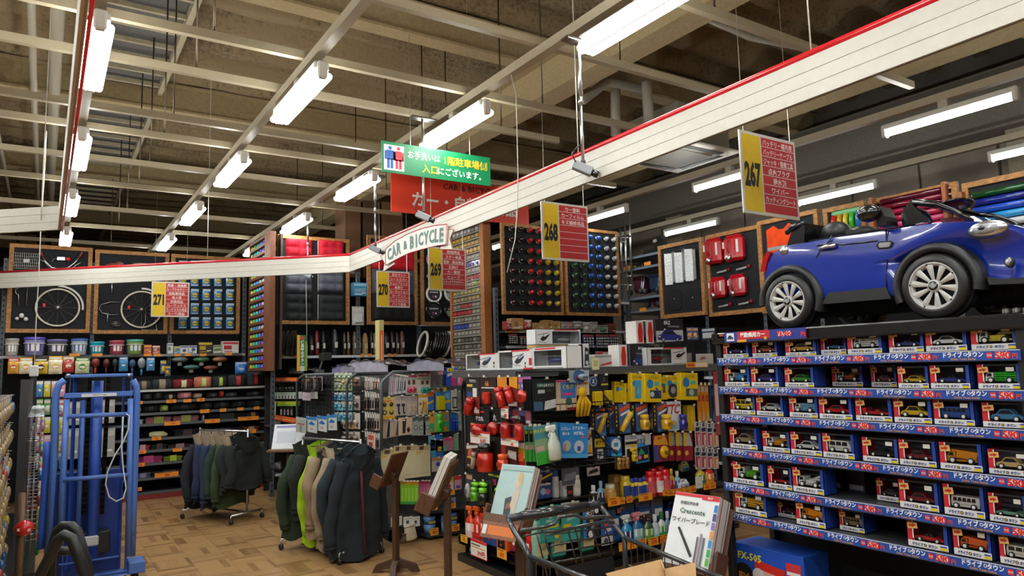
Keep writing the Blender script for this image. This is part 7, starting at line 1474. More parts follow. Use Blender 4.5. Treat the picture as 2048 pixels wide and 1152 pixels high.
def jacket(pos,a,zr,L,w,col,label,collar=None,sleeve=None,hood=False,trim=None,thick=.1,lift=0.0,sl=.0):
 """a garment hanging on its hanger across the rail: local x along the shoulders, y along the rail, z up (0 = rail height)"""
 t=thing('hanging_jacket',label,'jacket',(pos.x,pos.y,zr),a,None)
 sh_=-.13;R=random.Random(int(pos.x*1000+pos.y*333+w*99));f1,f2=R.uniform(0,6),R.uniform(0,6)
 def body(u,v):
  an=2*PI*u;z=sh_-L*v;s_=min(1,v/.16)
  hw=w*.5*(.28+.56*s_**.7)*(1+.2*v);th=thick*(.35+.5*s_)*(1+.3*v)
  fold=1+.2*math.sin(an*4+f1+v*5)*min(1,v*2)+.12*math.sin(an*9+f2-v*9)+.06*math.sin(v*31+an*3)
  zz=z-(.09*(abs(math.cos(an)))*(1-s_))-(.02*math.sin(an*4+f1) if v>.97 else 0)
  return (hw*math.copysign(abs(math.cos(an))**.75,math.cos(an)),th*math.sin(an)*fold,zz)
 m=MB();m.grid(body,28,16,col,'C',flip=True);obj('body',m,t)
 for s in (-1,1):
  c=sleeve or col;m=MB();pts=[];rs=[]
  for k in range(17):
   q=k/16;pts.append((s*(w*.3+w*.2*min(1,q*3)+.025*math.sin(q*5+f1)),-.05*q-.03*math.sin(q*4+f2),sh_-.04-L*.8*q));rs.append(.064-.014*q+.004*math.sin(q*19+f2))
  m.tube(pts,.06,c,'C',10,rs=rs);obj('sleeve',m,t)
  m=MB();m.tube([pts[-1],(pts[-1][0],pts[-1][1],pts[-1][2]-.03)],.05,shade(c,.75),'C',10);obj('cuff',m,t)
 m=MB();cc=collar or col
 m.grid(lambda u,v:(.12*math.cos(2*PI*u)*(1+.3*v),-.03+.1*math.sin(2*PI*u)*(1+.3*v),sh_-.06+.13*v+.03*math.sin(2*PI*u)-.02*math.cos(6*PI*u)),18,4,cc,'C',flip=True);m.grid(lambda u,v:(.095*math.cos(2*PI*u)*(1+.25*v),.07*math.sin(2*PI*u)*(1+.2*v),sh_-.03+.1*v),16,4,cc,'C');obj('collar',m,t)
 if hood:m=MB();m.grid(lambda u,v:((u-.5)*.34*(1-.35*v*v),-.06-.05*math.sin(PI*v)-.03*math.cos(PI*(u-.5)*2)+.012*math.sin(u*17+v*7),sh_+.05-.28*v+.06*math.sin(PI*u)-.05*abs(u-.5)),14,10,hood,'C');m.tube([((k/10-.5)*.34,-.07,sh_+.05+.06*math.sin(PI*k/10)-.05*abs(k/10-.5)) for k in range(11)],.014,hood,'C',6);obj('hood',m,t)
 if trim:m=MB();m.tube([(-.05,-thick*1.02-.012,sh_-.12),(-.04,-thick*1.1-.012,sh_-L*.5),(-.03,-thick*1.22-.016,sh_-L*.96)],.012,trim,'C',5);obj('front_zip',m,t)
 m=MB();m.tube([(-w*.36,0,sh_-.05),(0,0,-.06),(w*.36,0,sh_-.05)],.008,'2a2a2c','P',6);m.tube([(0,0,-.06),(0,0,-.015),(.0,.022,.0),(0,.012,.02),(0,-.012,.02),(0,-.022,0)],.004,'1c1c1e','S',5);obj('hanger',m,t)
 return t
pl,pr=(onZ(370,1037,0)+onZ(423,1025,0))/2,(onZ(466,1049,0)+onZ(520,1037,0))/2
zr1=onY(385,861,pl.y).z
t,d,n,a,L=hang_rack(pl,pr,zr1,'chrome rolling garment rack with dark jackets in the middle of the floor',.22)
for k,(q,c,lb,co,w_,ln) in enumerate(((.08,'1e2029','black parka with beige fleece collar, farthest on the far garment rack','b8a48c',.46,.78),(.24,'1f2c4c','navy jacket with beige collar, second on the far garment rack','b09c86',.44,.72),(.4,'26324e','dark blue jacket with long sleeve, third on the far garment rack','b8a48e',.44,.78),(.52,'22382e','deep green jacket, fourth on the far garment rack','a89880',.44,.7),(.68,'36462c','olive jacket with large beige fleece collar on the far garment rack','c0ac92',.48,.74),(.86,'1b211f','blackish green jacket, nearest on the far garment rack',None,.56,.56),(.96,'1a1f1e','black trousers folded at the front of the far garment rack',None,.52,.52))):
 jacket(pl+d*(L*q),a+PI/2,zr1-.0,ln*.98,w_,c,lb,co,thick=.08)
pl,pr=onZ(605,1090,0),onZ(722,1118,0)
zr2=onY(607,876,pl.y).z
t,d,n,a,L=hang_rack(pl,pr,zr2,'chrome rolling garment rack with green, lime, beige and navy jackets nearest the camera',.24)
for k,(q,c,lb,kw) in enumerate(((.05,'22331f','dark green jacket at the far end of the near garment rack',dict(w=.5,L=.8)),(.2,'1d2220','black jacket behind the lime one on the near garment rack',dict(w=.46,L=.6)),(.32,'a0c818','lime green rain jacket on the near garment rack',dict(w=.36,L=.84)),(.48,'8f7b62','beige jacket with black hood lining on the near garment rack',dict(w=.5,L=.74,hood='26272b')),(.63,'998770','beige grey jacket with buttoned cuff on the near garment rack',dict(w=.44,L=.84,collar='c8b89c')),(.78,'212c33','blue black jacket with hood, second nearest on the near rack',dict(w=.5,L=.84,hood='202a30')),(.93,'1b2329','large blue black jacket with dark red zip, nearest on the near rack',dict(w=.56,L=.88,hood='1f2a30',trim='5a1c2e',thick=.12)))):
 w_=kw.pop('w');L_=kw.pop('L');jacket(pl+d*(L*q),a+PI/2,zr2,L_,w_,c,lb,**kw)
 # ================================================================== toy car display and the ride-on car
TF2=Face('X',2.6)
ta,tb,tc=fr(1420,620,3.261),fr(1536,576,2.0),fr(1420,960,3.261)
ya,yb=TF2.at(1437,722).y,TF2.at(2043,705).y;TL=ya-yb
ts=thing('toy_display','black shelf unit with six price-stripped shelves of boxed toy cars','shelf',(2.6,ya,0),-PI/2)
ZS=[TF2.at(1700,y).z for y in (708.6,776,841,920.5,1001,1070)];SHH=.036
ZT=TF2.at(1800,642).z
for x in (0,TL):
 m=MB();m.box(x-.015,x+.015,.0,.03,0,ZT-.03,'1d1e21','P',.003);obj('upright',m,ts);m=MB();m.box(x-.015,x+.015,.3,.33,0,ZT-.03,'1d1e21','P',.003);obj('upright',m,ts)
m=MB();m.box(0,TL,.33,.35,.1,ZT-.03,'131315','M');obj('back_panel',m,ts)
m=MB();m.box(-.02,TL+.02,-.02,.62,ZT-.05,ZT,'17181a','G',.006);obj('top_board',m,ts)
m=MB();m.box(-.02,TL+.02,.58,.62,.0,ZT-.05,'131315','M');obj('rear_panel',m,ts)
m=MB();m.box(0,TL,.0,.55,0,.1,'131315','P');obj('base_plinth',m,ts)
stm=MB();stm.box(0,TL,-.008,-.004,-SHH,0,'1c48a0','K');stm.card(0,TL,-SHH,-SHH+.003,-.0086,'24242a');stm.card(0,TL,-.003,0,-.0086,'c8ccd4')
st2=MB()
for k in range(5):
 u0=TL*k/5
 st2.text('ドライブ',u0+.042,-.0125,.017,'eef2f8',-.009,bold=.035,maxw=.062,fh=.85);st2.disc(u0+.082,-.0125,.006,-.009,'c8d4e8',n=10);st2.disc(u0+.082,-.0125,.003,-.0094,'2a3a6a',n=8);st2.text('タウン',u0+.112,-.0125,.017,'eef2f8',-.009,bold=.035,maxw=.05,fh=.85)
 st2.text('Drive Town Series',u0+.075,-.0275,.0078,'e0a030',-.009,bold=.02,maxw=.09)
 st2.card(u0+.147,u0+.163,-.026,-.008,-.0092,'d8303a');st2.text('特価',u0+.155,-.017,.007,'f2e8e8',-.0096,maxw=.014)
 st2.text('590',u0+.194,-.018,.026,'f0ecea',-.0093,bold=.1,maxw=.058);st2.text('590',u0+.194,-.018,.025,'d8281e',-.0097,bold=.045,maxw=.054);st2.text('円',u0+.229,-.021,.015,'d8482a',-.0095,bold=.03,maxw=.015,fh=.85)
stm,st2=stm.mesh('price_strip'),st2.mesh('strip_lettering')
for z in ZS:
 m=MB();m.box(0,TL,-.004,.33,z-.012,z-.002,'3c3d40','P');b=obj('shelf_board',m,ts)
 s_=obj('price_strip',stm,ts,(0,0,z));obj('strip_lettering',st2,s_)
m=MB();m.box(0,TL,.0,.55,.52,.54,'1a1b1d','P');obj('lower_board',m,ts)
# ---- toy cars (local: x along the car, y away, z up; unit length)
def toycar(kind,col,t,Lc,dep,x0,z0,y0):
 """body + wheels inside the box; the wheels hang on the body"""
 h=Lc*{'coupe':.34,'van':.5,'truck':.46,'bus':.46,'dump':.5,'crane':.5,'f1':.26,'open':.3,'suv':.42}[kind]
 P=lambda L:[(x0+Lc*a,z0+h*b) for a,b in L]
 G='1a1e26';m=MB();y1=y0+dep
 if kind in ('coupe','open','f1','suv'):
  m.prism(P([(-.5,.18),(.5,.18),(.5,.4),(.42,.52),(.2,.58),(-.22,.6),(-.42,.56),(-.5,.42)]),y0,y1,col,'V')
  if kind=='coupe' or kind=='suv':
   top=.98;m.prism(P([(-.36,.56),(.24,.56),(.08,top),(-.2,top)]),y0+dep*.1,y1-dep*.1,col,'V');m.prism(P([(-.3,.6),(.2,.6),(.07,top*.93),(-.18,top*.93)]),y0+dep*.085,y1-dep*.085,G,'G')
  elif kind=='open':m.prism(P([(.05,.56),(.16,.56),(.04,.95),(.01,.95)]),y0+dep*.1,y1-dep*.1,G,'G');m.box(x0-Lc*.18,x0-Lc*.05,y0+dep*.2,y1-dep*.2,z0+h*.5,z0+h*.78,'26262a','P',.001)
  else:m.prism(P([(-.5,.6),(-.34,.6),(-.34,1.1),(-.5,1.1)]),y0,y1,col,'V');m.ball((x0,y0+dep*.5,z0+h*.62),(Lc*.14,dep*.3,h*.36),shade(col,.5),'G',8,5)
  m.box(x0-Lc*.5,x0+Lc*.5,y0-.0005,y1,z0+h*.16,z0+h*.22,'222226','P')
 elif kind in ('van','bus'):
  m.prism(P([(-.48,.14),(.48,.14),(.5,.5),(.36 if kind=='van' else .48,.95),(-.46,.97),(-.5,.5)]),y0,y1,col,'V')
  for k in range(3 if kind=='van' else 5):
   n=3 if kind=='van' else 5;a=-.42+.8*k/n;m.prism(P([(a,.56),(a+.7/n,.56),(a+.66/n,.86),(a+.02,.86)]),y0-.0008,y0,G,'G')
  m.box(x0-Lc*.49,x0+Lc*.49,y0-.0006,y0,z0+h*.3,z0+h*.36,shade(col,.6),'K')
 else:
  cab='e0e0de' if kind in ('truck','crane') else col
  m.prism(P([(-.5,.14),(-.22,.14),(-.22,.82),(-.4,.84),(-.49,.5)]),y0,y1,cab,'V');m.prism(P([(-.45,.52),(-.28,.52),(-.28,.76),(-.39,.76)]),y0-.0008,y0,G,'G')
  m.box(x0-Lc*.22,x0+Lc*.5,y0,y1,z0+h*.16,z0+h*.3,shade(col,.6),'P')
  if kind=='truck':
   for k in range(3):m.box(x0-Lc*.18,x0+Lc*.5,y0,y0+.002,z0+h*(.36+.17*k),z0+h*(.46+.17*k),col,'G')
   for k in range(5):xx=x0+Lc*(-.17+.16*k);m.box(xx,xx+.002,y0-.0005,y1,z0+h*.3,z0+h*.88,col,'G')
  elif kind=='dump':m.prism(P([(-.2,.4),(.46,.32),(.54,.84),(-.34,.98),(-.36,.88),(-.16,.84)]),y0,y1,col,'V')
  else:m.box(x0-Lc*.16,x0+Lc*.3,y0,y1,z0+h*.3,z0+h*.56,col,'G',.001);m.prism(P([(-.1,.56),(.05,.56),(.5,.9),(.45,1.0)]),y0+dep*.3,y1-dep*.3,col,'G');m.prism(P([(.1,.6),(.5,.6),(.5,.74),(.1,.74)]),y0,y1,shade(col,.8),'G')
 o=obj('toy_car',m,t)
 r=h*(.2 if kind not in ('van','bus','coupe') else .19)+Lc*.015
 for k,a in enumerate((-.3,.3)):
  m=MB();m.at((x0+Lc*a,y0-.003,z0+r));m.lathe([(r*.45,-.0046),(r*.58,-.004),(r,-.003),(r,dep*.25)],12,['c8ccd0','151517','151517'],'P',axis='y');obj('wheel',m,o)
NAMES={'coupe':'coupe','van':'van','truck':'rack truck','bus':'bus','dump':'dump truck','crane':'crane truck','f1':'racing car','open':'open sports car','suv':'hatchback'}
boxfront={}
def carbox(row,n,rect,kind,col,back=0.0,dark=False):
 p,w,h=TF2.rect(*rect,-.012-back);w*=1.0;D=.085
 w=max(w,.1);p.z=ZS[row];p.x=2.6+.012+back
 lab='boxed %s toy %s on the %s toy shelf, %s from left'%(cname(col),NAMES[kind],ORD[row],ordw(n))
 t=thing('toy_car_box',lab,'box',p,-PI/2,'boxed toy cars on the display');h=min(h,.118)
 B_,R_,Wt='1b3f9c','c41f2e','e4e2e2'
 m=MB();a0,a1,c0,c1=-w*.36,w*.4,h*.24,h*.94
 m.box(-w/2,w/2,0,.002,0,c0,Wt,'K');m.box(-w/2,a0,0,.002,c0,h,R_,'K');m.box(a1,w/2,0,.002,c0,h,B_,'K');m.box(a0,a1,0,.002,c1,h,'20222a','K')
 m.box(w/2-.002,w/2,0,D,0,h,B_,'K');m.box(-w/2,-w/2+.002,0,D,0,h,R_,'K');m.box(-w/2,w/2,D-.002,D,0,h,'4a4c58','K');m.box(-w/2,w/2,0,D,0,.002,Wt,'K')
 m.box(a0,a1,.004,D,c0-.003,c0,'1c1e24','K');m.card(w/2+.0,w/2+.0,0,h,0,B_)
 obj('box_shell',m,t)
 m=MB();y=-.0006
 m.add([(a0,y,c0),(a0+w*.05,y,c0),(a0,y,c0+h*.1)],[(0,1,2)],Wt,'K');m.card(a0,a0+w*.03,c0,h,y,Wt)
 m.text('ドライブ',-w*.24,h*.125,h*.1,'24327c',y*2,bold=.05,maxw=w*.26,fh=.85);m.disc(-w*.06,h*.125,h*.055,y*2,'2a2a3a',n=10);m.disc(-w*.06,h*.125,h*.03,y*3,'d8b02a',n=8);m.text('タウン',w*.12,h*.125,h*.1,'24327c',y*2,bold=.05,maxw=w*.22,fh=.85)
 m.card(w*.3,w*.46,h*.04,h*.14,y*2,'e0c42a');m.card(w*.3,w*.46,h*.15,h*.2,y*2,'2a4aa8')
 m.at((-w*.34,-.0022,h*.78),ry=-.12);m.box(-w*.12,w*.12,-.0008,.0012,-h*.11,h*.11,'d8b468','K');m.add([(-w*.09,-.0012,-h*.03),(w*.0,-.0012,-h*.03),(w*.0,-.0012,-h*.07),(w*.09,-.0012,h*.005),(w*.0,-.0012,h*.08),(w*.0,-.0012,h*.04),(-w*.09,-.0012,h*.04)],[tuple(range(7))],'c01f24','K');m.M=None
 if (n+row)%3 !=1:m.card(w*.18,w*.36,h*.72,h*.88,-.0024,'d8d8d4')
 obj('box_print',m,t)
 m=MB();m.card(a0,a1,c0,c1,.0014,'ffffff','T');obj('window_film',m,t)
 toycar(kind,col,t,w*.7,D*.5,w*.02,c0+.001,.006)
rows=[[(ta,(85,200,252,305),'open','1c2c6a'),(ta,(275,200,440,305),'coupe','b0502e'),(ta,(490,200,695,300),'coupe','d8a024'),(ta,(722,145,892,290),'open','2a6a9a',.02),(ta,(895,140,1125,285),'truck','d8dadc'),(ta,(1165,120,1398,275),'open','1e2a70'),(ta,(1405,105,1680,270),'coupe','d8dada'),(ta,(1700,95,2010,265),'crane','d8c43a')],[(ta,(95,370,260,495),'crane','3a86c8'),(ta,(268,365,450,495),'coupe','1e2e86'),(ta,(488,370,680,498),'coupe','2e8a2e'),(ta,(795,365,1000,498),'crane','c0561e',.09),(ta,(1050,355,1222,500),'coupe','7a1c24',.08),(ta,(1226,360,1430,505),'coupe','d8b018'),(ta,(1436,350,1700,505),'open','1c2c8a'),(ta,(1745,345,2035,510),'truck','28b42a')],[(ta,(133,555,297,680),'van','d8bc20'),(ta,(303,560,480,692),'coupe','c8cacc'),(ta,(518,565,705,705),'truck','7ab4d8'),(ta,(712,570,930,715),'coupe','c01826'),(ta,(950,575,1190,725),'f1','c81a20'),(ta,(1200,580,1450,740),'suv','e2b818'),(ta,(1460,585,1730,750),'bus','1f4aa0'),(ta,(1775,590,2085,755),'suv','3a84b4')],[(ta,(130,765,310,902),'suv','a08a6a'),(ta,(345,785,522,920),'crane','d8861c'),(ta,(528,800,732,948),'coupe','d8dadc'),(ta,(737,812,945,972),'van','dcdcda'),(ta,(995,830,1230,990),'open','1a1c22'),(ta,(1235,850,1480,1020),'coupe','7a1422'),(ta,(1500,865,1780,1045),'dump','e08c18'),(ta,(1815,890,2100,1055),'suv','d8b878')],[(ta,(150,990,350,1130),'crane','5aa81e'),(ta,(380,1005,536,1150),'open','b01c26'),(tb,(100,725,225,825),'crane','d8dada'),(tb,(450,745,523,835),'coupe','3a3a44',.07),(tb,(527,775,685,890),'coupe','7c1624'),(tb,(705,790,870,915),'bus','d4d2ce'),(tb,(885,815,1040,930),'open','6aa48e')],[(tc,(165,75,370,225),'truck','d8a41c'),(tc,(458,140,560,240),'coupe','5a2a2a',.07),(tc,(564,150,755,310),'dump','e0861a'),(tc,(845,195,1010,330),'bus','8a7a4a',.04),(tc,(1290,260,1555,440),'open','b81824'),(tc,(1590,305,1840,500),'dump','d85a1e'),(tc,(1890,345,2150,545),'van','d8d6d0')]]
for r_,L in enumerate(rows):
 for n,q in enumerate(L):carbox(r_,n+1,q[0](*q[1]),q[2],q[3],q[4] if len(q)>4 else 0.0)
 # second-row boxes behind the gaps
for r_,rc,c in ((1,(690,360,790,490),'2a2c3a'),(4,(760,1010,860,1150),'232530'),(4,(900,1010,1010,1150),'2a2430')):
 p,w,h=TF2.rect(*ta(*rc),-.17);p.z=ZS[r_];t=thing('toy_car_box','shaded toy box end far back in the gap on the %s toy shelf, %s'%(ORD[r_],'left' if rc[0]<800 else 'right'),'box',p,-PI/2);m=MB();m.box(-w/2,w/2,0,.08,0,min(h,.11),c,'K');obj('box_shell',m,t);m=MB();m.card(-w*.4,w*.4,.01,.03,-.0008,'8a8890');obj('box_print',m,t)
 # ride-on price sign
o=TF2.at(*ta(100,212,100,212)[:2],.03);b_=TF2.at(*ta(630,186,630,186)[:2],.03);S=o.y-b_.y;Hh=TF2.at(*ta(100,148,100,148)[:2],.03).z-o.z
t=thing('ride_on_price_sign','red and blue ride-on car price sign at the toy display top left','sign',o,-PI/2)
m=MB();m.box(0,S,-.003,0,0,Hh,'c41f2e','K');m.card(0,S*.17,0,Hh,-.0036,'22409a');m.card(S*.03,S*.13,Hh*.1,Hh*.9,-.004,'ecebe8');m.card(S*.58,S,0,Hh,-.0036,'24348a');m.card(S*.17,S*.6,0,Hh*.22,-.004,'2a2a6a');m.card(S*.17,S*.29,-Hh*.05,Hh*.2,-.0044,'e8942a');m.disc(S*.53,Hh*.24,Hh*.18,-.0044,'d8a82a',n=10)
car_art(m,S*.08,Hh*.25,S*.085,Hh*.45,-.0046,'24346a');obj('sign_board',m,t)
m=MB();m.text('電動乗用カー',S*.37,Hh*.62,Hh*.42,'f6f2ee',-.005,bold=.04,maxw=S*.36,fh=.85);m.text('78,000',S*.76,Hh*.5,Hh*.66,'f2eef0',-.0045,bold=.11,maxw=S*.37);m.text('78,000',S*.76,Hh*.5,Hh*.64,'d8202a',-.005,bold=.05,maxw=S*.36);m.text('円',S*.97,Hh*.4,Hh*.4,'d8303a',-.005,bold=.05,maxw=S*.05,fh=.85);obj('lettering',m,t)
gp(TF2,ta(52,150,100,182),'small white tag beside the ride-on price sign','d8d4d0',[('r',.2,.8,.3,.6,'b84a4a')],[],hook=False,name='price_card',cat='card',out=.02)
# steel plates at the right end
p=TF2.at(2020,628,-.12)
for k in range(6):m=MB();m.box(-.006,.006,-.02,.02,0,.02,'b8b8b4','S',.004);single('steel_weight',m,'short steel weight at the right end of the top board, %s of six'%ORD[k],'weight',(2.6+.06+.02*(k%2),yb-.01+.015*k,ZT+.001),-PI/2,'steel weights')
# ------------------------------------------------------------------ the ride-on car
CX=Face('X',2.66);c6=lambda x,y:CX.at(1480+x/3.6,360+y/3.6)
rw,fw_=c6(370,862),c6(1418,737)
orig=Vector((2.66,rw.y,ZT));WB_=rw.y-fw_.y;TR=.118
car=thing('ride_on_car','blue electric ride-on children\'s car on top of the toy display','toy car',orig,-PI/2)
def L_(x,y):p=c6(x,y);return (orig.y-p.y,p.z-ZT)
CW=.56
prof=[L_(*q) for q in ((150,885),(134,800),(146,700),(166,600),(205,520),(290,466),(430,440),(660,398),(860,372),(1050,345),(1230,312),(1420,292),(1620,284),(1760,284),(1880,305),(2000,345),(2085,405),(2130,500),(2140,610),(2120,700),(2060,742))]
bot=[L_(*q) for q in ((1800,752),(1100,855),(600,895),(300,890))]
loop=prof+bot;n=len(loop);cxm=sum(p[0] for p in loop)/n;czm=sum(p[1] for p in loop)/n-.02
BL='0b2a92'
m=MB();vs=[];nv=14
def inset(v):
 d=min(v,1-v)*CW
 return 1-.085*(1-min(1,d/.07))**2.2
for j in range(nv+1):
 e=j/nv;v=.5-.5*math.cos(PI*e);s_=inset(v)
 for (x,z) in loop:
  nose=max(0,(x-WB_*1.12)/.25);yy=v*CW;yy=CW/2+(yy-CW/2)*(1-.22*min(1,nose)**2)
  vs.append((cxm+(x-cxm)*(1-(1-s_)*.55),yy,czm+(z-czm)*s_))
fs=[(j*n+i,j*n+(i+1)%n,(j+1)*n+(i+1)%n,(j+1)*n+i) for j in range(nv) for i in range(n)]
m.add(vs,[f[::-1] for f in fs],BL,'V',True)
for sd_ in (0,1):
 base=vs[:n] if sd_==0 else vs[-n:];rg=[]
 for s_ in (1,.9,.75,.55,.3,.08):rg+=[(cxm+(x-cxm)*s_,y+(.013 if sd_ else -.013)*(1-s_**2),czm+(z-czm)*s_) for x,y,z in base]
 fs=[(j*n+i,j*n+(i+1)%n,(j+1)*n+(i+1)%n,(j+1)*n+i) for j in range(5) for i in range(n)]+[tuple(range(5*n,6*n))]
 m.add(rg,fs if sd_ else [f[::-1] for f in fs],BL,'V',True)
obj('body',m,car)
def sd(x,y,out=0):a,b=L_(x,y);return (a,-out,b)
# dark trim: sill, arches, bumper
TRC='17181a'
m=MB();q=[L_(*k) for k in ((600,895),(1100,855),(1062,772),(650,812))];m.prism(q,-.012,.02,TRC,'P');obj('side_sill',m,car)
m=MB();q=[L_(*k) for k in ((1790,700),(1800,755),(2070,745),(2130,690),(2048,700),(1900,712))];m.prism(q,-.008,CW+.008,TRC,'P');obj('front_bumper',m,car)
for cxx,a0,a1 in ((0,-.12,1.02),(WB_,-.06,1.12)):
 m=MB();r0,r1=.122,.158;k_=22
 pts=[(PI*(a0+(a1-a0)*i/k_)) for i in range(k_+1)]
 vs=[]
 for an in pts:
  for r,y in ((r0,.03),(r0,-.016),(r0+.012,-.024),(r1-.008,-.02),(r1,.0),(r1,.03)):vs.append((cxx+r*math.cos(an),y,TR+r*math.sin(an)*1.0))
 m.add(vs,[(6*i+j,6*i+j+1,6*i+j+7,6*i+j+6) for i in range(k_) for j in range(5)],TRC,'P',True);obj('wheel_arch',m,car)
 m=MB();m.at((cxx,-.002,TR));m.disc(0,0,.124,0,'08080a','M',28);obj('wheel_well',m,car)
def wheel_part(x,y):
 e=MB();e.at((x,y,TR));e.lathe([(.078,-.03),(.088,-.034),(.11,-.03),(TR-.001,-.016),(TR-.001,.05),(.1,.07)],40,'141415','P',axis='y',cap=False);w_=obj('tyre',e,car)
 tr=MB();tr.at((x,y,TR))
 for k in range(44):
  a=2*PI*k/44;b=a+.05;tr.add([((TR+.0006)*math.cos(a),-.02,(TR+.0006)*math.sin(a)),((TR+.0006)*math.cos(b),-.02,(TR+.0006)*math.sin(b)),((TR+.0006)*math.cos(b+.06),.04,(TR+.0006)*math.sin(b+.06)),((TR+.0006)*math.cos(a+.06),.04,(TR+.0006)*math.sin(a+.06))],[(0,1,2,3)],'060607','M')
 obj('tread_groove',tr,w_,kind='stuff')
 r=MB();r.at((x,y,TR));r.lathe([(.07,-.012),(.074,-.026),(.083,-.034),(.087,-.03)],40,'b8b8b8','G',axis='y',cap=False);obj('rim',r,w_,label='silver rim')
 d=MB();d.at((x,y,TR));d.disc(0,0,.078,-.004,'0c0c0e','M',28);obj('rim_back',d,w_)
 s=MB();s.add([(.018,-.016,-.0045),(.074,-.026,-.0125),(.08,-.028,0),(.074,-.026,.0125),(.018,-.016,.0045),(.022,-.026,0),(.07,-.033,0)],[(0,1,6,5),(5,6,3,4),(1,2,6),(2,3,6)],'b4b2ae','G',True);sm=s.mesh('spoke')
 for k in range(10):o=obj('spoke',sm,w_,(x,y,TR));o.rotation_euler=(0,2*PI*k/10+.2,0)
 h=MB();h.at((x,y,TR));h.lathe([(.024,-.01),(.022,-.026),(.017,-.03),(.001,-.031)],20,['b4b4b2','c0c0be','1a1a1c'],'G',axis='y',cap=False);h.disc(0,0,.009,-.032,'c8c8c8','S',12);h.card(-.012,.012,-.003,.003,-.0325,'d0d0d0','S');obj('hub_cap',h,w_)
 for k in range(5):a=2*PI*k/5+.5;b=MB();b.at((x,y,TR));b.ball((.079*math.cos(a),-.0335,.079*math.sin(a)),.0035,'202022','P',6,4);obj('rim_bolt',b,w_)
for x in (0,WB_):wheel_part(x,.0);wheel_part(x,CW-.05)
def cdetail(name,pts,out,thick,col,mt='G',label=None,rad=None):
 m=MB();m.prism([L_(*q) for q in pts],-out-thick,-out+.01,col,mt);obj(name,m,car,label=label)
ell=lambda cx_,cy_,rx,ry,k=18:[(cx_+rx*math.cos(2*PI*i/k),cy_+ry*math.sin(2*PI*i/k)) for i in range(k)][::-1]
def domed(name,cx_,cy_,rx,ry,out,col,mt,bulge=.012,label=None):
 p=L_(cx_,cy_);rX=abs(L_(cx_+rx,cy_)[0]-p[0]);rZ=abs(L_(cx_,cy_+ry)[1]-p[1]);m=MB();m.ball((p[0],-out,p[1]),(rX,bulge,rZ),col,mt,18,10);obj(name,m,car,label=label);return p,rX,rZ
p,rX,rZ=domed('headlight_bezel',1772,352,156,66,-.012,'cfd3d8','S',.024,'chrome headlight ring')
domed('headlight',1772,352,126,52,-.02,'b8bcc4','L',.042,'clear headlight');domed('headlight_core',1760,348,60,34,-.034,'2a2c34','G',.062)
domed('fog_light_bezel',1932,592,36,42,-.012,'8a8c90','S',.022);domed('fog_light',1932,592,24,32,-.012,'c8ccd0','L',.028)
domed('fuel_cap',320,508,32,32,.002,'c8c8c8','S',.012,'chrome fuel cap');
cdetail('tail_light',((150,660),(168,560),(200,512),(222,520),(196,590),(182,660)),-.012,.016,'c41a10','L','red tail light')
cdetail('side_indicator_frame',((995,470),(1010,500),(1100,492),(1118,455),(1100,440),(1015,446)),.008,.006,'1a1a1c');cdetail('side_indicator',((1012,470),(1020,490),(1090,484),(1104,458),(1092,448),(1022,454)),.013,.004,'c0c2c4','S','chrome indicator')
m=MB();a,b=L_(592,498),L_(706,474);m.tube([(a[0],-.016,a[1]),((a[0]+b[0])/2,-.024,(a[1]+b[1])/2+.002),(b[0],-.016,b[1])],.009,'c8c8ca','S',8);obj('door_handle',m,car,label='chrome door handle')
for L in (((560,472),(690,452),(740,466),(1000,438)),((1060,352),(1068,560),(1064,770)),((560,560),(600,480),(660,430),(668,398))):
 m=MB();m.tube([(L_(*q)[0],-.0085,L_(*q)[1]) for q in L],.003,'06164c','V',5);obj('door_seam',m,car)
m=MB();m.box(-.16,WB_+.2,.08,CW-.08,.06,.16,'0a0a0c','M',.02);obj('underbody',m,car)
# cabin
def cab(name,pts,y0,y1,col,mt='P',label=None):m=MB();m.prism([L_(*q) for q in pts],y0,y1,col,mt);obj(name,m,car,label=label)
cab('cockpit_tub',((420,445),(1090,350),(1090,338),(900,345),(420,425)),.07,CW-.07,'0c0c0e','M')
p,r_=L_(545,345),.0
for yy in (.1,.32):
 m=MB();a=L_(530,350);m.ball((a[0],yy+.06,a[1]-.008),(.062,.065,.052),'1c1e20','P',16,10);m.box(a[0]-.05,a[0]+.06,yy,yy+.13,a[1]-.07,a[1]-.02,'16181a','P',.02);obj('seat_back',m,car)
cab('rear_hoop',((285,470),(330,330),(395,300),(415,330),(410,445)),.05,CW-.05,'0e0e10','G')
m=MB();m.tube([(L_(278,372)[0],.06,L_(278,372)[1]),(L_(330,335)[0],.04,L_(330,335)[1]),(L_(400,302)[0],.06,L_(400,302)[1])],.012,'101012','G',8);m.tube([(L_(278,372)[0],CW-.06,L_(278,372)[1]),(L_(330,335)[0],CW-.04,L_(330,335)[1]),(L_(400,302)[0],CW-.06,L_(400,302)[1])],.012,'101012','G',8);obj('spoiler_bar',m,car)
cab('dashboard',((650,395),(660,345),(780,338),(800,378)),.1,CW-.1,'111113','P')
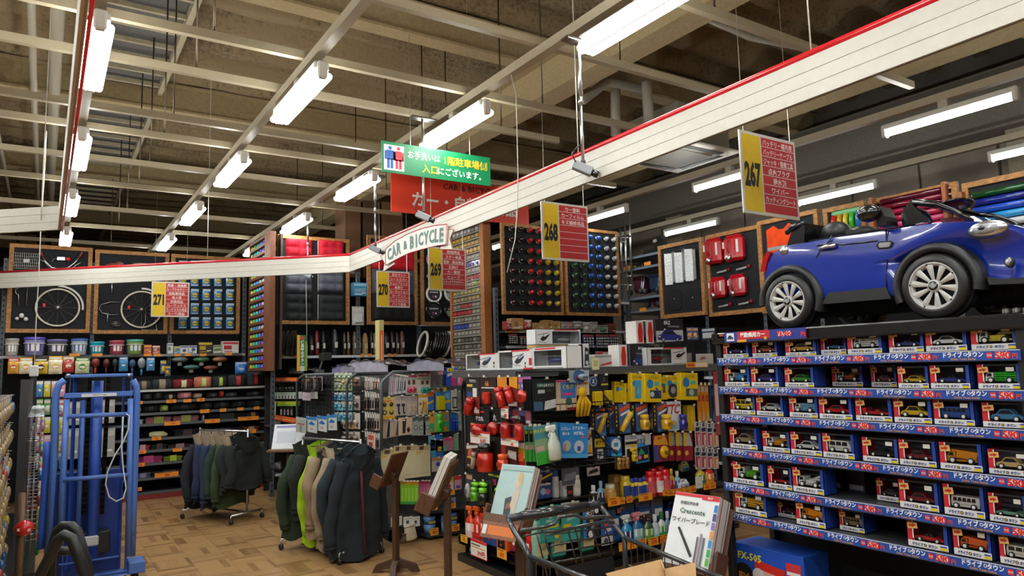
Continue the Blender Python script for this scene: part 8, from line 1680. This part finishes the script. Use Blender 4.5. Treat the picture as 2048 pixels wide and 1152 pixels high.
# windscreen: frame and glass leaning over the width
A,B,Cc,D_=L_(1150,325),L_(1195,150),L_(1385,100),L_(1625,288)
m=MB()
for y in (.05,CW-.05):m.tube([(A[0],y,A[1]-.01),(L_(1140,240)[0],y,L_(1140,240)[1]),(B[0],y+.01*(1 if y<.2 else -1),B[1])],.016,'101012','G',8);m.tube([(B[0],y,B[1]),(L_(1370,165)[0],y,L_(1370,165)[1]),(L_(1500,215)[0],y,L_(1500,215)[1]),(D_[0],y,D_[1])],.009,'0e0e10','G',8)
m.tube([(B[0],.05,B[1]),(B[0]+.01,CW/2,B[1]+.012),(B[0],CW-.05,B[1])],.014,'101012','G',8);obj('windscreen_frame',m,car)
m=MB();m.prism([L_(*q) for q in ((1140,190),(1150,325),(1330,292),(1215,175))],.03,.05,'0e0e10','G');m.prism([L_(*q) for q in ((1140,190),(1150,325),(1330,292),(1215,175))],CW-.05,CW-.03,'0e0e10','G');obj('side_pillar',m,car)
m=MB();m.add([(B[0]+.01,.05,B[1]-.004),(D_[0],.05,D_[1]-.002),(D_[0],CW-.05,D_[1]-.002),(B[0]+.01,CW-.05,B[1]-.004)],[(0,1,2,3)],'ffffff','T');m.prism([L_(*q) for q in ((1225,180),(1345,290),(1610,284),(1500,220),(1380,172))],.048,.05,'ffffff','T');obj('windscreen',m,car)
m=MB();m.at((L_(1290,120)[0],CW*.5,L_(1290,120)[1]),ry=-.22);m.ball((0,0,0),(.052,.1,.014),'0f0f11','G',14,8);obj('sun_visor',m,car)
m=MB();a=L_(985,250);m.ball((a[0],-.055,a[1]),(.044,.035,.034),'101012','G',16,10);obj('door_mirror',m,car)
m=MB();m.prism([L_(*q) for q in ((1040,345),(1110,330),(1095,270),(1060,200),(1020,230))],-.05,.03,'0e0e10','G');obj('mirror_arm',m,car)
m=MB();a=L_(1130,290);m.tube([(a[0],.18+.07*math.cos(t_),a[1]+.055*math.sin(t_)) for t_ in [2*PI*i/18 for i in range(18)]],.009,'18181a','P',6,closed=True);obj('steering_wheel',m,car)
m=MB();m.prism([L_(*q) for q in ((1250,240),(1250,300),(1420,290),(1400,225))],.2,.4,'7a2a34','P');obj('dash_cover',m,car)
m=MB();m.ball((cxm+.55,CW/2,.19),(.02,.16,.035),'c8ccd0','S',12,6);obj('front_grille',m,car)
# fuel can carton below the display
p,w,h=TF2.rect(1470,1104,1608,1190,-.035);zf=.54
t=thing('fuel_can_carton','blue carton with a red fuel can picture under the toy shelves','box',(p.x,p.y,zf+.001),-PI/2);h=TF2.at(1540,1106).z-zf
m=MB();m.box(-w/2,w/2,0,.17,0,h,'1b4fb8','K',.002);m.add([(-w/2,-.0006,0),(-w*.2,-.0006,0),(-w*.2,-.0006,h*.42),(-w/2,-.0006,h*.5)],[(0,1,2,3)],'6aa8d8','K');m.card(w*.22,w*.46,0,h*.6,-.0008,'4a7a3a');obj('carton',m,t)
m=MB();m.at((w*.02,-.0012,h*.62),ry=.12);m.box(-w*.22,w*.2,-.0004,.0004,-h*.2,h*.2,'d0261e','K');m.box(-w*.14,w*.18,-.001,-.0005,h*.02,h*.1,'d8a8a0','K');m.disc(-w*.16,h*.02,h*.09,-.0012,'d8d4d0');m.card(w*.0,w*.18,-h*.16,-h*.06,-.0012,'e8dcd4');obj('can_picture',m,t,label='red fuel can picture')
m=MB();m.disc(-w*.36,h*.62,h*.15,-.0014,'1a1410',n=18);m.text('認定マーク',-w*.36,h*.62,h*.08,'e89a2a',-.002,maxw=w*.15,bold=.02);m.text('FX-505',-w*.26,h*.86,h*.1,'e8d838',-.002,bold=.03);m.text('GASOLINE',-w*.15,h*.14,h*.1,'f0ece8',-.002,bold=.02,maxw=w*.22);m.text('CAN',w*.06,h*.16,h*.16,'d8401e',-.002,bold=.03,maxw=w*.14);m.text('5',w*.2,h*.14,h*.2,'e8c02a',-.002,bold=.04);m.card(w*.26,w*.46,h*.72,h*.9,-.0014,'c8343c');m.card(w*.27,w*.45,h*.76,h*.8,-.0018,'e8e4e0');m.card(w*.34,w*.38,h*.1,h*.4,-.0016,'c8ccd4');obj('lettering',m,t)
m=MB();m.box(-.16,.16,.0,.16,0,.22,'171a22','K',.002);m.disc(-.02,.13,.05,-.001,'8a2a30',n=16);m.disc(-.02,.04,.05,-.001,'7a242a',n=16);m.card(-.15,-.11,.02,.16,-.001,'b8b4b4');single('dark_carton',m,'dark carton with red discs behind the fuel can carton','box',(2.75,p.y-.36,zf+.001),-PI/2)
p=TF2.at(1480,1065,.0);m=MB();m.grid(lambda u,v:(.02+.05*u*(1+.3*math.sin(v*9)),-.02+.04*math.sin(u*3+v*7),-.15+.6*v),8,14,'d8d4b8','X');single('plastic_bag',m,'pale crinkled bag hanging between the gondola and the toy display','bag',(2.75,ya+.12,.85),-PI/2)
# ================================================================== catalogue stands
def stand(pos,rz,zb,label,books,tilt=.42,bw=.27,bh=.3,base=True):
 t=thing('catalog_stand',label,'stand',(pos.x,pos.y,0),rz);WD='48301f'
 m=MB();m.box(-.03,.03,.06,.1,0.02,zb+.06,WD,'W',.005);obj('post',m,t)
 m=MB();m.at((0,0,zb),rx=-tilt);m.box(-bw/2,bw/2,0,.018,0,bh,'5a3722','W',.014);obj('tray_board',m,t)
 m=MB();m.at((0,0,zb),rx=-tilt);m.box(-bw/2,bw/2,-.085,.0,-.02,.0,'623e27','W',.006);m.box(-bw/2,bw/2,-.09,-.078,-.02,.035,'623e27','W',.004);obj('ledge',m,t)
 m=MB();m.at((0,0,zb),rx=-tilt);m.box(-bw/2-.014,-bw/2,-.09,.01,-.03,.09,'5c3a25','W',.02);m.box(bw/2,bw/2+.014,-.09,.01,-.03,.09,'5c3a25','W',.02);obj('side_cheek',m,t)
 m=MB();m.at((0,.05,zb+.09),rx=-tilt);m.box(-.05,.05,-.0,.05,-.03,.03,WD,'W',.01);obj('bracket',m,t)
 m=MB()
 for a in (0,PI/2):m.at((0,.08,0),rz=a+.4);m.prism([(-.2,0),(-.14,0),(-.1,.03),(.1,.03),(.14,0),(.2,0),(.17,.06),(.05,.1),(-.05,.1),(-.17,.06)],-.025,.025,'4a3122','W')
 obj('foot_cross',m,t)
 y=0
 for k,(c,th,art,lb) in enumerate(books):
  b=thing('catalog',lb,'book',(pos.x,pos.y,zb),rz,None,rx=-tilt);y -=th+.004
  m=MB();m.box(-bw*.44,bw*.44,y,y+th,.002,bh*1.08,'d8d4cc','K');obj('pages',m,b);m=MB();m.box(-bw*.44-.001,bw*.44+.001,y-.0015,y,.001,bh*1.08+.001,c,'K');w,h=bw*.88,bh*1.08
  yy=y-.0022
  for q in art:
   yy -=.0004
   if q[0]=='t':m.text(q[1],w*q[2],h*q[3],h*q[4],q[5],yy,bold=.02,maxw=w*q[6],al='c')
   elif q[0]=='q':m.add([(w*x,yy,h*z) for x,z in q[1]],[tuple(range(len(q[1])))],q[2],'K')
  obj('cover',m,b)
R4=lambda a,b,c,d:[(a,c),(b,c),(b,d),(a,d)]
stand(onZ(776,1142,0),-2.55,onY(770,972,5.8).z,'empty brown catalog stand beside the near garment rack',[])
def at_depth(px,py,z):return onZ(px,py,z)
pB=CPOS+ray(868,980)*4.35;stand(pB,-2.25,pB.z-.1,'brown catalog stand holding white catalogs seen from its edge',[('c8ccd2',.02,[],'white catalog at the back of the edge-on stand'),('d8dadf',.02,[],'white catalog at the front of the edge-on stand')])
pC=CPOS+ray(1022,1050)*4.0;stand(pC,-1.27,pC.z,'brown catalog stand with a pale green magazine by the cart handle',[('7a4a38',.018,[],'brown backed catalog behind the pale green magazine'),('a83a34',.012,[],'red spined catalog behind the pale green magazine'),('a9c4c4',.014,[('q',[(-.1,.05),(.1,.1),(.02,.45),(-.16,.4)],'3a3f48'),('q',[(-.1,.22),(.04,.25),(.0,.34),(-.08,.32)],'8a5a48'),('q',[(.02,.3),(.2,.1),(.24,.5),(.12,.72)],'c8b8a8'),('q',[(.08,.62),(.2,.66),(.16,.84),(.08,.8)],'d8b8a0'),('q',[(.1,.74),(.26,.6),(.22,.86),(.12,.88)],'c8a878'),('q',R4(-.46,.46,.9,.97),'9ab8b8')],'pale green magazine with a seated person in dark top on its cover')])
q=MB();q.at((0,-.1,-.01),rx=-.42);q.box(-.13,.13,-.004,0,-.05,.04,'8a5a40','W',.003);q.card(-.08,.11,-.03,.02,-.005,'d8763a');q.card(-.12,-.09,-.03,.02,-.005,'e0dcd8');single('ledge_plate',q,'clear plate with an orange strip on the magazine stand','plate',pC,-1.27)
pD=CPOS+ray(1392,1143)*3.12;stand(pD,-1.42,pD.z,'brown catalog stand with a thick white wiper catalog beside the toy display',[('5a3826',.014,[],'brown backed catalog at the back of the wiper stand'),('cfd0d2',.022,[],'white catalog behind the red one on the wiper stand'),('8a1c22',.018,[],'dark red catalog behind the white wiper catalog'),('e2e4e6',.02,[('q',R4(-.5,.5,.955,1),'c8242c'),('q',R4(.12,.5,.93,1),'c8242c'),('t','2017',.3,.965,.03,'f4eeee',.3),('t','車種別適合表',-.14,.86,.05,'4a4c50',.55),('t','Crescente',-.04,.75,.075,'3f5c50',.8),('t','ワイパーブレード',-.04,.62,.075,'4a4c50',.84),('q',[(-.3,.5),(-.26,.52),(.12,.16),(.08,.13)],'1c1e20')]+[('q',R4(.16+.07*k,.2+.07*k,.05,.42+.05*(k%2)),('6a5a6a','8a7a86','5a5c60')[k]) for k in range(3)]+[('q',R4(.43,.5,.78-.12*k,.88-.12*k),c) for k,c in enumerate(('2a78c8','4a3a86','8a6ab0','e0923a','2a8ac8','3aa04a','5aa83a'))],'thick white wiper blade catalog with coloured index tabs')],bw=.26,bh=.29)
# ================================================================== shopping cart
HL,HR=onZ(1016,1037,1.0),onZ(1198,1009,1.0);ZR=.87
r0,r1=onZ(1058,1112,ZR),onZ(1162,1152,ZR);s0,s1=onZ(1249,1075,ZR),onZ(1433,1152,ZR)
r2=r0+(r1-r0).normalized()*.75;s2=s0+(s1-s0).normalized()*.8
ct=thing('shopping_cart','dark grey wire shopping cart with tube handle in the foreground','cart',(r0.x,r0.y,0));O=Vector((r0.x,r0.y,0));GRY='34383c'
def ctube(nm,pts,r,col=GRY,n=8,mt='G'):m=MB();m.tube([Vector(p)-O for p in pts],r,col,mt,n);return obj(nm,m,ct)
dn=Vector((0,0,-1))
ctube('handle_bar',[HL,HL*.92+HR*.08,HR*.92+HL*.08,HR],.019);ctube('handle_grip',[HL*.86+HR*.14,HL*.14+HR*.86],.025,'2a2c2f')
fl,fR=onZ(1050,1095,.9),onZ(1222,1040,.93)
ctube('side_tube',[HL,HL+(fl-HL)*.4+Vector((0,0,-.01)),fl,r0,r0+dn*.3],.013);ctube('side_tube',[HR,HR+(fR-HR)*.5,fR,s0,s0+dn*.3],.013)
ctube('top_rim',[r0,r2],.011);ctube('top_rim',[s0,s2],.011);ctube('top_rim',[r2,s2],.011)
m=MB()
for (a,b,lo) in ((r0,r2,.42),(s0,s2,.42),(r2,s2,.42)):
 for k in range(15):p=a+(b-a)*(k/14)-O;m.tube([p,p+dn*lo],.003,'2a2d30','G',4)
 for z in (.12,.26,.42):m.tube([a-O+dn*z,b-O+dn*z],.003,'2a2d30','G',4)
for k in range(9):p,q=r0+(r2-r0)*(k/8)+dn*.42-O,s0+(s2-s0)*(k/8)+dn*.42-O;m.tube([p,q],.003,'2a2d30','G',4)
obj('wire_cage',m,ct,kind='stuff')
for a,b in ((r0,r2),(s0,s2)):ctube('chassis_tube',[a+dn*.3,a+dn*.7,b+dn*.72],.014)
for p in (r0,s0,r2,s2):m=MB();m.at((p-O).xy.to_3d()+Vector((0,0,.065)));m.lathe([(.05,-.015),(.062,-.008),(.062,.008),(.05,.015)],14,'1a1b1d','P',axis='x');m.tube([(0,0,0),(0,0,.12)],.01,'8a8e92','S',6);obj('caster',m,ct)
V2=VP(r0,s0);sg=lambda x,y:V2.at(900+x/5.19,930+y/5.19,.02)
for L in ([(730,680),(1000,640),(1085,610),(1130,540),(1310,520),(1370,555),(1560,535),(1680,545)],[(960,690),(1100,690),(1600,590),(1700,600)]):ctube('seat_frame',[sg(*q) for q in L],.008,n=6)
m=MB()
for L in ([(985,690),(1010,860),(1075,1010),(1120,1150)],[(1250,640),(1230,700),(1320,1040)],[(1250,640),(1300,660),(1360,900),(1400,1100)],[(1450,600),(1520,800),(1560,950)],[(1590,590),(1650,760),(1700,930)],[(1000,730),(1680,640)],[(1040,840),(1690,720)],[(1060,920),(1700,800)],[(1080,1010),(1700,900)],[(900,700),(960,950),(1010,1150)],[(760,740),(1000,690)]):m.tube([sg(*q)-O for q in L],.004,'26292c','G',5)
obj('seat_wires',m,ct,kind='stuff')
m=MB();m.add([sg(x,y)-O for x,y in ((1110,1075),(1690,940),(1720,1150),(1150,1300))],[(0,1,2,3)],'1f2123','P');obj('seat_plate',m,ct)
# open carton in the cart
c0,c1=onZ(1212,1148,.78),onZ(1326,1136,.78);cx=(r2-r0).normalized();cy=Vector((-cx.y,cx.x,0))
b0=onZ(1335,1150,.8);t=thing('open_carton','open brown carton with raised flaps lying in the shopping cart','box',(b0.x,b0.y,.47),math.atan2(cx.y,cx.x))
m=MB()
for q in ((-.02,.3,-.14,-.134),(-.02,.3,.134,.14),(-.02,-.014,-.14,.14),(.294,.3,-.14,.14)):m.box(q[0],q[1],q[2],q[3],0,.32,'b08a5e','B')
m.box(-.02,.3,-.14,.14,0,.006,'a07a50','B');obj('carton',m,t)
for L in (((1211,1147),(1320,1119),(1327,1138),(1330,1165),(1240,1185)),((1327,1138),(1388,1125),(1390,1160),(1335,1170))):
 m=MB();n_=len(L);mi=t.matrix_basis.inverted();P=[mi @ (CPOS+ray(x,y)*((2.78 if k<2 else 2.7))) for k,(x,y) in enumerate(L)];m.add(P+[p+Vector((.004,.004,0)) for p in P],[tuple(range(n_)),tuple(range(2*n_-1,n_-1,-1))]+[(i,i+n_,(i+1)%n_+n_,(i+1)%n_) for i in range(n_)],'bb9566','B');obj('flap',m,t)
 # ================================================================== blue lift
LF=Face('Y',6.9);lz=fr(0,740,2.795);lo=LF.at(195,1150);lo.z=0
lt=thing('hand_lift','tall blue hand lift with a capacity plate, chains and mast on the left','lift',lo);BU='4a70ba'
def lp(x,y,out=0):p=LF.at(x/2.795,740+y/2.795,out);return p-lo
def lbar(nm,L,wd,col=BU,out=0,mt='P',n=4):m=MB();m.tube([lp(x,y,out) for x,y in L],wd,col,mt,n);return obj(nm,m,lt)
def lbeam(nm,x0,x1,y0,y1,o0,o1,col=BU):
 a,b=lp(x0,y1,o0),lp(x1,y0,o0);m=MB();m.box(a.x,b.x,a.y-(o1-o0),a.y,max(a.z,.005),b.z,col,'P',.006);return obj(nm,m,lt)
for x0,x1,xb in ((360,394,345),(704,738,690)):lbeam('mast_channel',(x0+xb)/2-6,(x1+xb)/2+22,20,1190,0,.07)
for x0,x1 in ((398,418),(672,694)):lbeam('inner_channel',x0-10,x1-8,50,1100,-.06,.0,'284a9e')
lbeam('top_beam',362,738,18,46,.0,.09);lbeam('plate_beam',356,744,116,160,.07,.1);lbeam('lower_beam',330,660,1040,1085,.07,.1);lbeam('base_frame',250,705,1130,1180,.02,.1)
for x in (380,722):m=MB();p=lp(x,32,.1);m.ball(p,(.018,.008,.018),'9aa4b4','S',8,5);obj('bolt',m,lt)
lbar('hydraulic_mast',[(545,60),(512,1050)],.045,'2c52b0',-.03,n=14)
lbar('guide_rod',[(466,170),(434,900)],.022,BU,.0,n=8)
for xa,xb in ((502,468),(606,568)):
 m=MB()
 for k in range(46):a=lp(xa+(xb-xa)*k/46,50+760*k/46,.01);m.box(a.x-.016,a.x+.016,a.y-.012,a.y+.012,a.z-.017,a.z+.013,'1c1c1e' if k%2 else '2a2a2c','S')
 obj('lift_chain',m,lt,kind='stuff')
lbar('side_rail',[(362,56),(330,80),(312,130),(300,540),(262,1100)],.026,BU,.1,n=8);lbar('side_rail',[(742,56),(762,90),(766,140),(748,720),(738,1040)],.026,BU,.1,n=8)
lbar('guard_post',[(374,165),(330,1000)],.022,'4f74be',.12,n=8);lbar('guard_post',[(730,160),(716,1040)],.022,'4f74be',.12,n=8)
lbar('guard_bar',[(376,260),(716,246)],.018,'4f74be',.14,n=8);lbar('guard_bar',[(352,614),(716,586)],.018,'4f74be',.14,n=8)
lbeam('back_plate',268,690,545,1180,-.2,-.18,'1f3c8c');m=MB();a,b=lp(300,520,-.19),lp(670,170,-.19);m.card(a.x,b.x,a.z,b.z,a.y,'ffffff','T');obj('clear_guard',m,lt)
for k,(x0,y0,x1,y1) in enumerate(((330,180,450,310),(470,170,640,300),(320,330,440,500),(470,330,640,490))):put(Face('Y',11.2),'carton',(x0/2.795,740+y0/2.795,x1/2.795,740+y1/2.795),'a8a6a2','c8c6c2','seen through the lift mast',noun='pale carton',group='pale cartons behind the lift')
rr=random.Random(9)
for r_ in range(5):
 for k in range(4):c=('c8503a','5aa05a','d8a0b4','4a8ac0','d8c83a','c8c8cc')[rr.randrange(6)];put(Face('Y',11.15),'pack' if r_%2 else 'bag',(72+15*k,762+36*r_,85+15*k,794+36*r_),c,'e0dcd4','on pegs left of the lift, row %s'%ORD[r_],group='packs left of the lift')
lbeam('machine_block',450,610,880,1020,-.16,-.02,'16171a');m=MB();a,b=lp(462,990,0),lp(552,920,0);m.box(a.x,b.x,a.y-.03,a.y,a.z,b.z,'b8bcc0','P',.01);obj('pump_box',m,lt)
lbeam('front_foot',704,796,1036,1112,-.1,.12);m=MB();p=lp(752,1135,.0);m.at((p.x,p.y,.055));m.lathe([(.045,-.025),(.055,0),(.045,.025)],12,'1c1c1e','P',axis='x');obj('caster',m,lt)
lbar('pump_lever',[(268,400),(262,480),(232,900),(225,1000)],.03,'345cbc',.05,n=6)
a,b=lp(455,152,.1),lp(652,127,.1);m=MB();m.box(a.x,b.x,a.y-.004,a.y,a.z,b.z,'d4d6da','K');m.at((0,a.y-.005,0));m.text('CAPACITY  200kg',(a.x+b.x)/2,(a.z+b.z)/2,(b.z-a.z)*.5,'22242a',0,bold=.01,maxw=(b.x-a.x)*.9);obj('capacity_plate',m,lt,label='white plate reading CAPACITY 200kg')
lbar('white_cord',[(705,245),(722,255),(718,330),(690,400),(640,480),(600,570),(590,640),(610,710),(650,735),(690,715),(705,660),(690,560),(680,440),(688,260)],.006,'c8ccd0',.17,n=5)
# black padded handles before the lift
o=CPOS+ray(135,1100)*3.0;o.z=0;t=thing('padded_cart_handle','black padded A-shaped cart handle in the near left corner before the lift','handle cart',o)
for k,(L,r) in enumerate((([(205,1180),(270,1060),(325,950),(360,922),(400,940),(440,1040),(490,1180)],.02),([(290,1000),(320,900),(350,872),(400,872),(430,900),(480,1060),(500,1180)],.019))):
 m=MB();P=[CPOS+ray(x/2.795,740+y/2.795)*(3.0+.2*k)-o for x,y in L];P=[P[0]+dn*1.0]+P+[P[-1]+dn*1.0];P[0].z=P[-1].z=.01;m.tube(P,r*1.15,'17181a','P',10);obj('padded_loop',m,t)
m=MB();m.tube([CPOS+ray(300/2.795,740+1010/2.795)*3.1-o,CPOS+ray(430/2.795,740+1010/2.795)*3.1-o],.02,'2a2c2e','P',8);obj('cross_bar',m,t)
# ================================================================== left gondolas seen along their face
for gi,(xf,ya_,yb_,zz) in enumerate(((-.3,3.4,6.9,1.62),(-.1,7.4,10.8,1.7))):
 t=thing('peg_gondola','%s peg gondola of small packs at the left frame edge'%('near','far')[gi],'shelf',(xf,ya_,0));L=yb_-ya_
 m=MB();m.box(-.06,0,0,L,0,zz,'3c3e40','P');obj('peg_panel',m,t);m=MB();m.box(-.4,.1,0,L,0,.09,'2a2b2d','P');obj('base_plinth',m,t);m=MB();m.box(-.03,.03,L-.03,L,0,zz+.02,'26282a','P');obj('end_post',m,t)
 pm={};rr=random.Random(gi+2);pal2=['b89a68','c2a878','a8946c','c8b48a','8a8e90','3a6ab0','b8c0c4','d8c83a','b04a3a'] if gi==0 else ['d8d8d8','4a8ac0','d84a2a','5ab04a','d8a0b4','c8b89a','3a6ab0','e0c83a','8a8e90']
 for c in pal2:
  m=MB();m.box(-.055,.055,-.1,-.096,0,.17,c,'K');m.box(-.055,.055,-.06,-.057,0,.17,shade(c,.85),'K');m.box(-.055,.055,-.02,-.017,0,.17,shade(c,.8),'K');m.ball((0,-.11,.07),(.035,.02,.045),shade(c,.6),'G',8,5);m.card(-.04,.04,.12,.15,-.1008,'e4e0d8');m.tube([(0,-.002,.165),(0,-.12,.165)],.003,'b8bcc0','S',4);pm[c]=m.mesh('peg_pack')
 n=0
 for r_ in range(7 if gi==0 else 6):
  for k in range(12):
   c=pal2[rr.randrange(4)] if gi==0 and rr.random()<.6 else rr.choice(pal2);n+=1
   o=obj('peg_pack',pm[c],None,(xf,ya_+.2+(L-.4)*k/11,.16+.21*r_+.0*gi),PI/2);o['label']='%s hanging pack on the %s left gondola, row %s from floor, %s from front'%(cname(c),('near','far')[gi],ORD[r_],ORD[k]);o['category']='pack';o['group']='packs on the %s left gondola'%('near','far')[gi]
p=CPOS+ray(48,1056)*5.12;t=thing('red_net_bag','red net bag ball hanging at the left gondola above a brown post','bag',p);m=MB();m.ball((0,0,0),(.062,.062,.056),'c8241c','G',14,8);obj('ball',m,t);m=MB();m.add([(-.04,-.054,-.01),(.04,-.054,-.02),(.04,-.055,0),(-.04,-.055,.01)],[(0,1,2,3)],'e0c8c0','K');obj('print',m,t)
p=CPOS+ray(44,1000)*5.2;m=MB();m.tube([(0,0,0),(0,0,p.z+.05)],.025,'6a5038','W',10);single('round_post',m,'brown round post at the left gondola end','post',(p.x,p.y,0))
p=CPOS+ray(68,742)*6.4;t=thing('hanging_socket','white plug socket on a long slack cord at the left','socket',p);m=MB();m.box(-.035,.035,-.02,.02,-.05,.05,'d8d8d4','P',.008);obj('socket_block',m,t);m=MB();m.tube([(0,0,.05)]+[Vector(CPOS+ray(x,y)*6.4-p) for x,y in ((72,650),(77,560),(82,450),(88,360),(93,262))],.0045,'e0ddd2','P',6);obj('cord',m,t)
for (x,y,d_,lb) in ((1035,200,5.35,'thin white cord hanging before the long fascia'),(404,500,7,'thin beige cord crossing the cushion board')):
 L=[(1022,150),(1032,190),(1034,260),(1036,350),(1034,430),(1030,480),(1014,545)] if x>900 else [(612,560),(613,620),(614,680),(615,735)]
 d_=(onZ(1022,150,RZ)-CPOS).dot(_f) if x>900 else (onZ(616,434,RZ)-CPOS).dot(_f)-.06
 p=CPOS+ray(*L[-1])*d_;m=MB();m.tube([CPOS+ray(*q)*d_-p for q in L]+[(0,0,RZ-p.z)] if False else [CPOS+ray(*q)*d_-p for q in L],.004,'d8d2c4','P',5);single('loose_cord',m,lb,'cord',p)
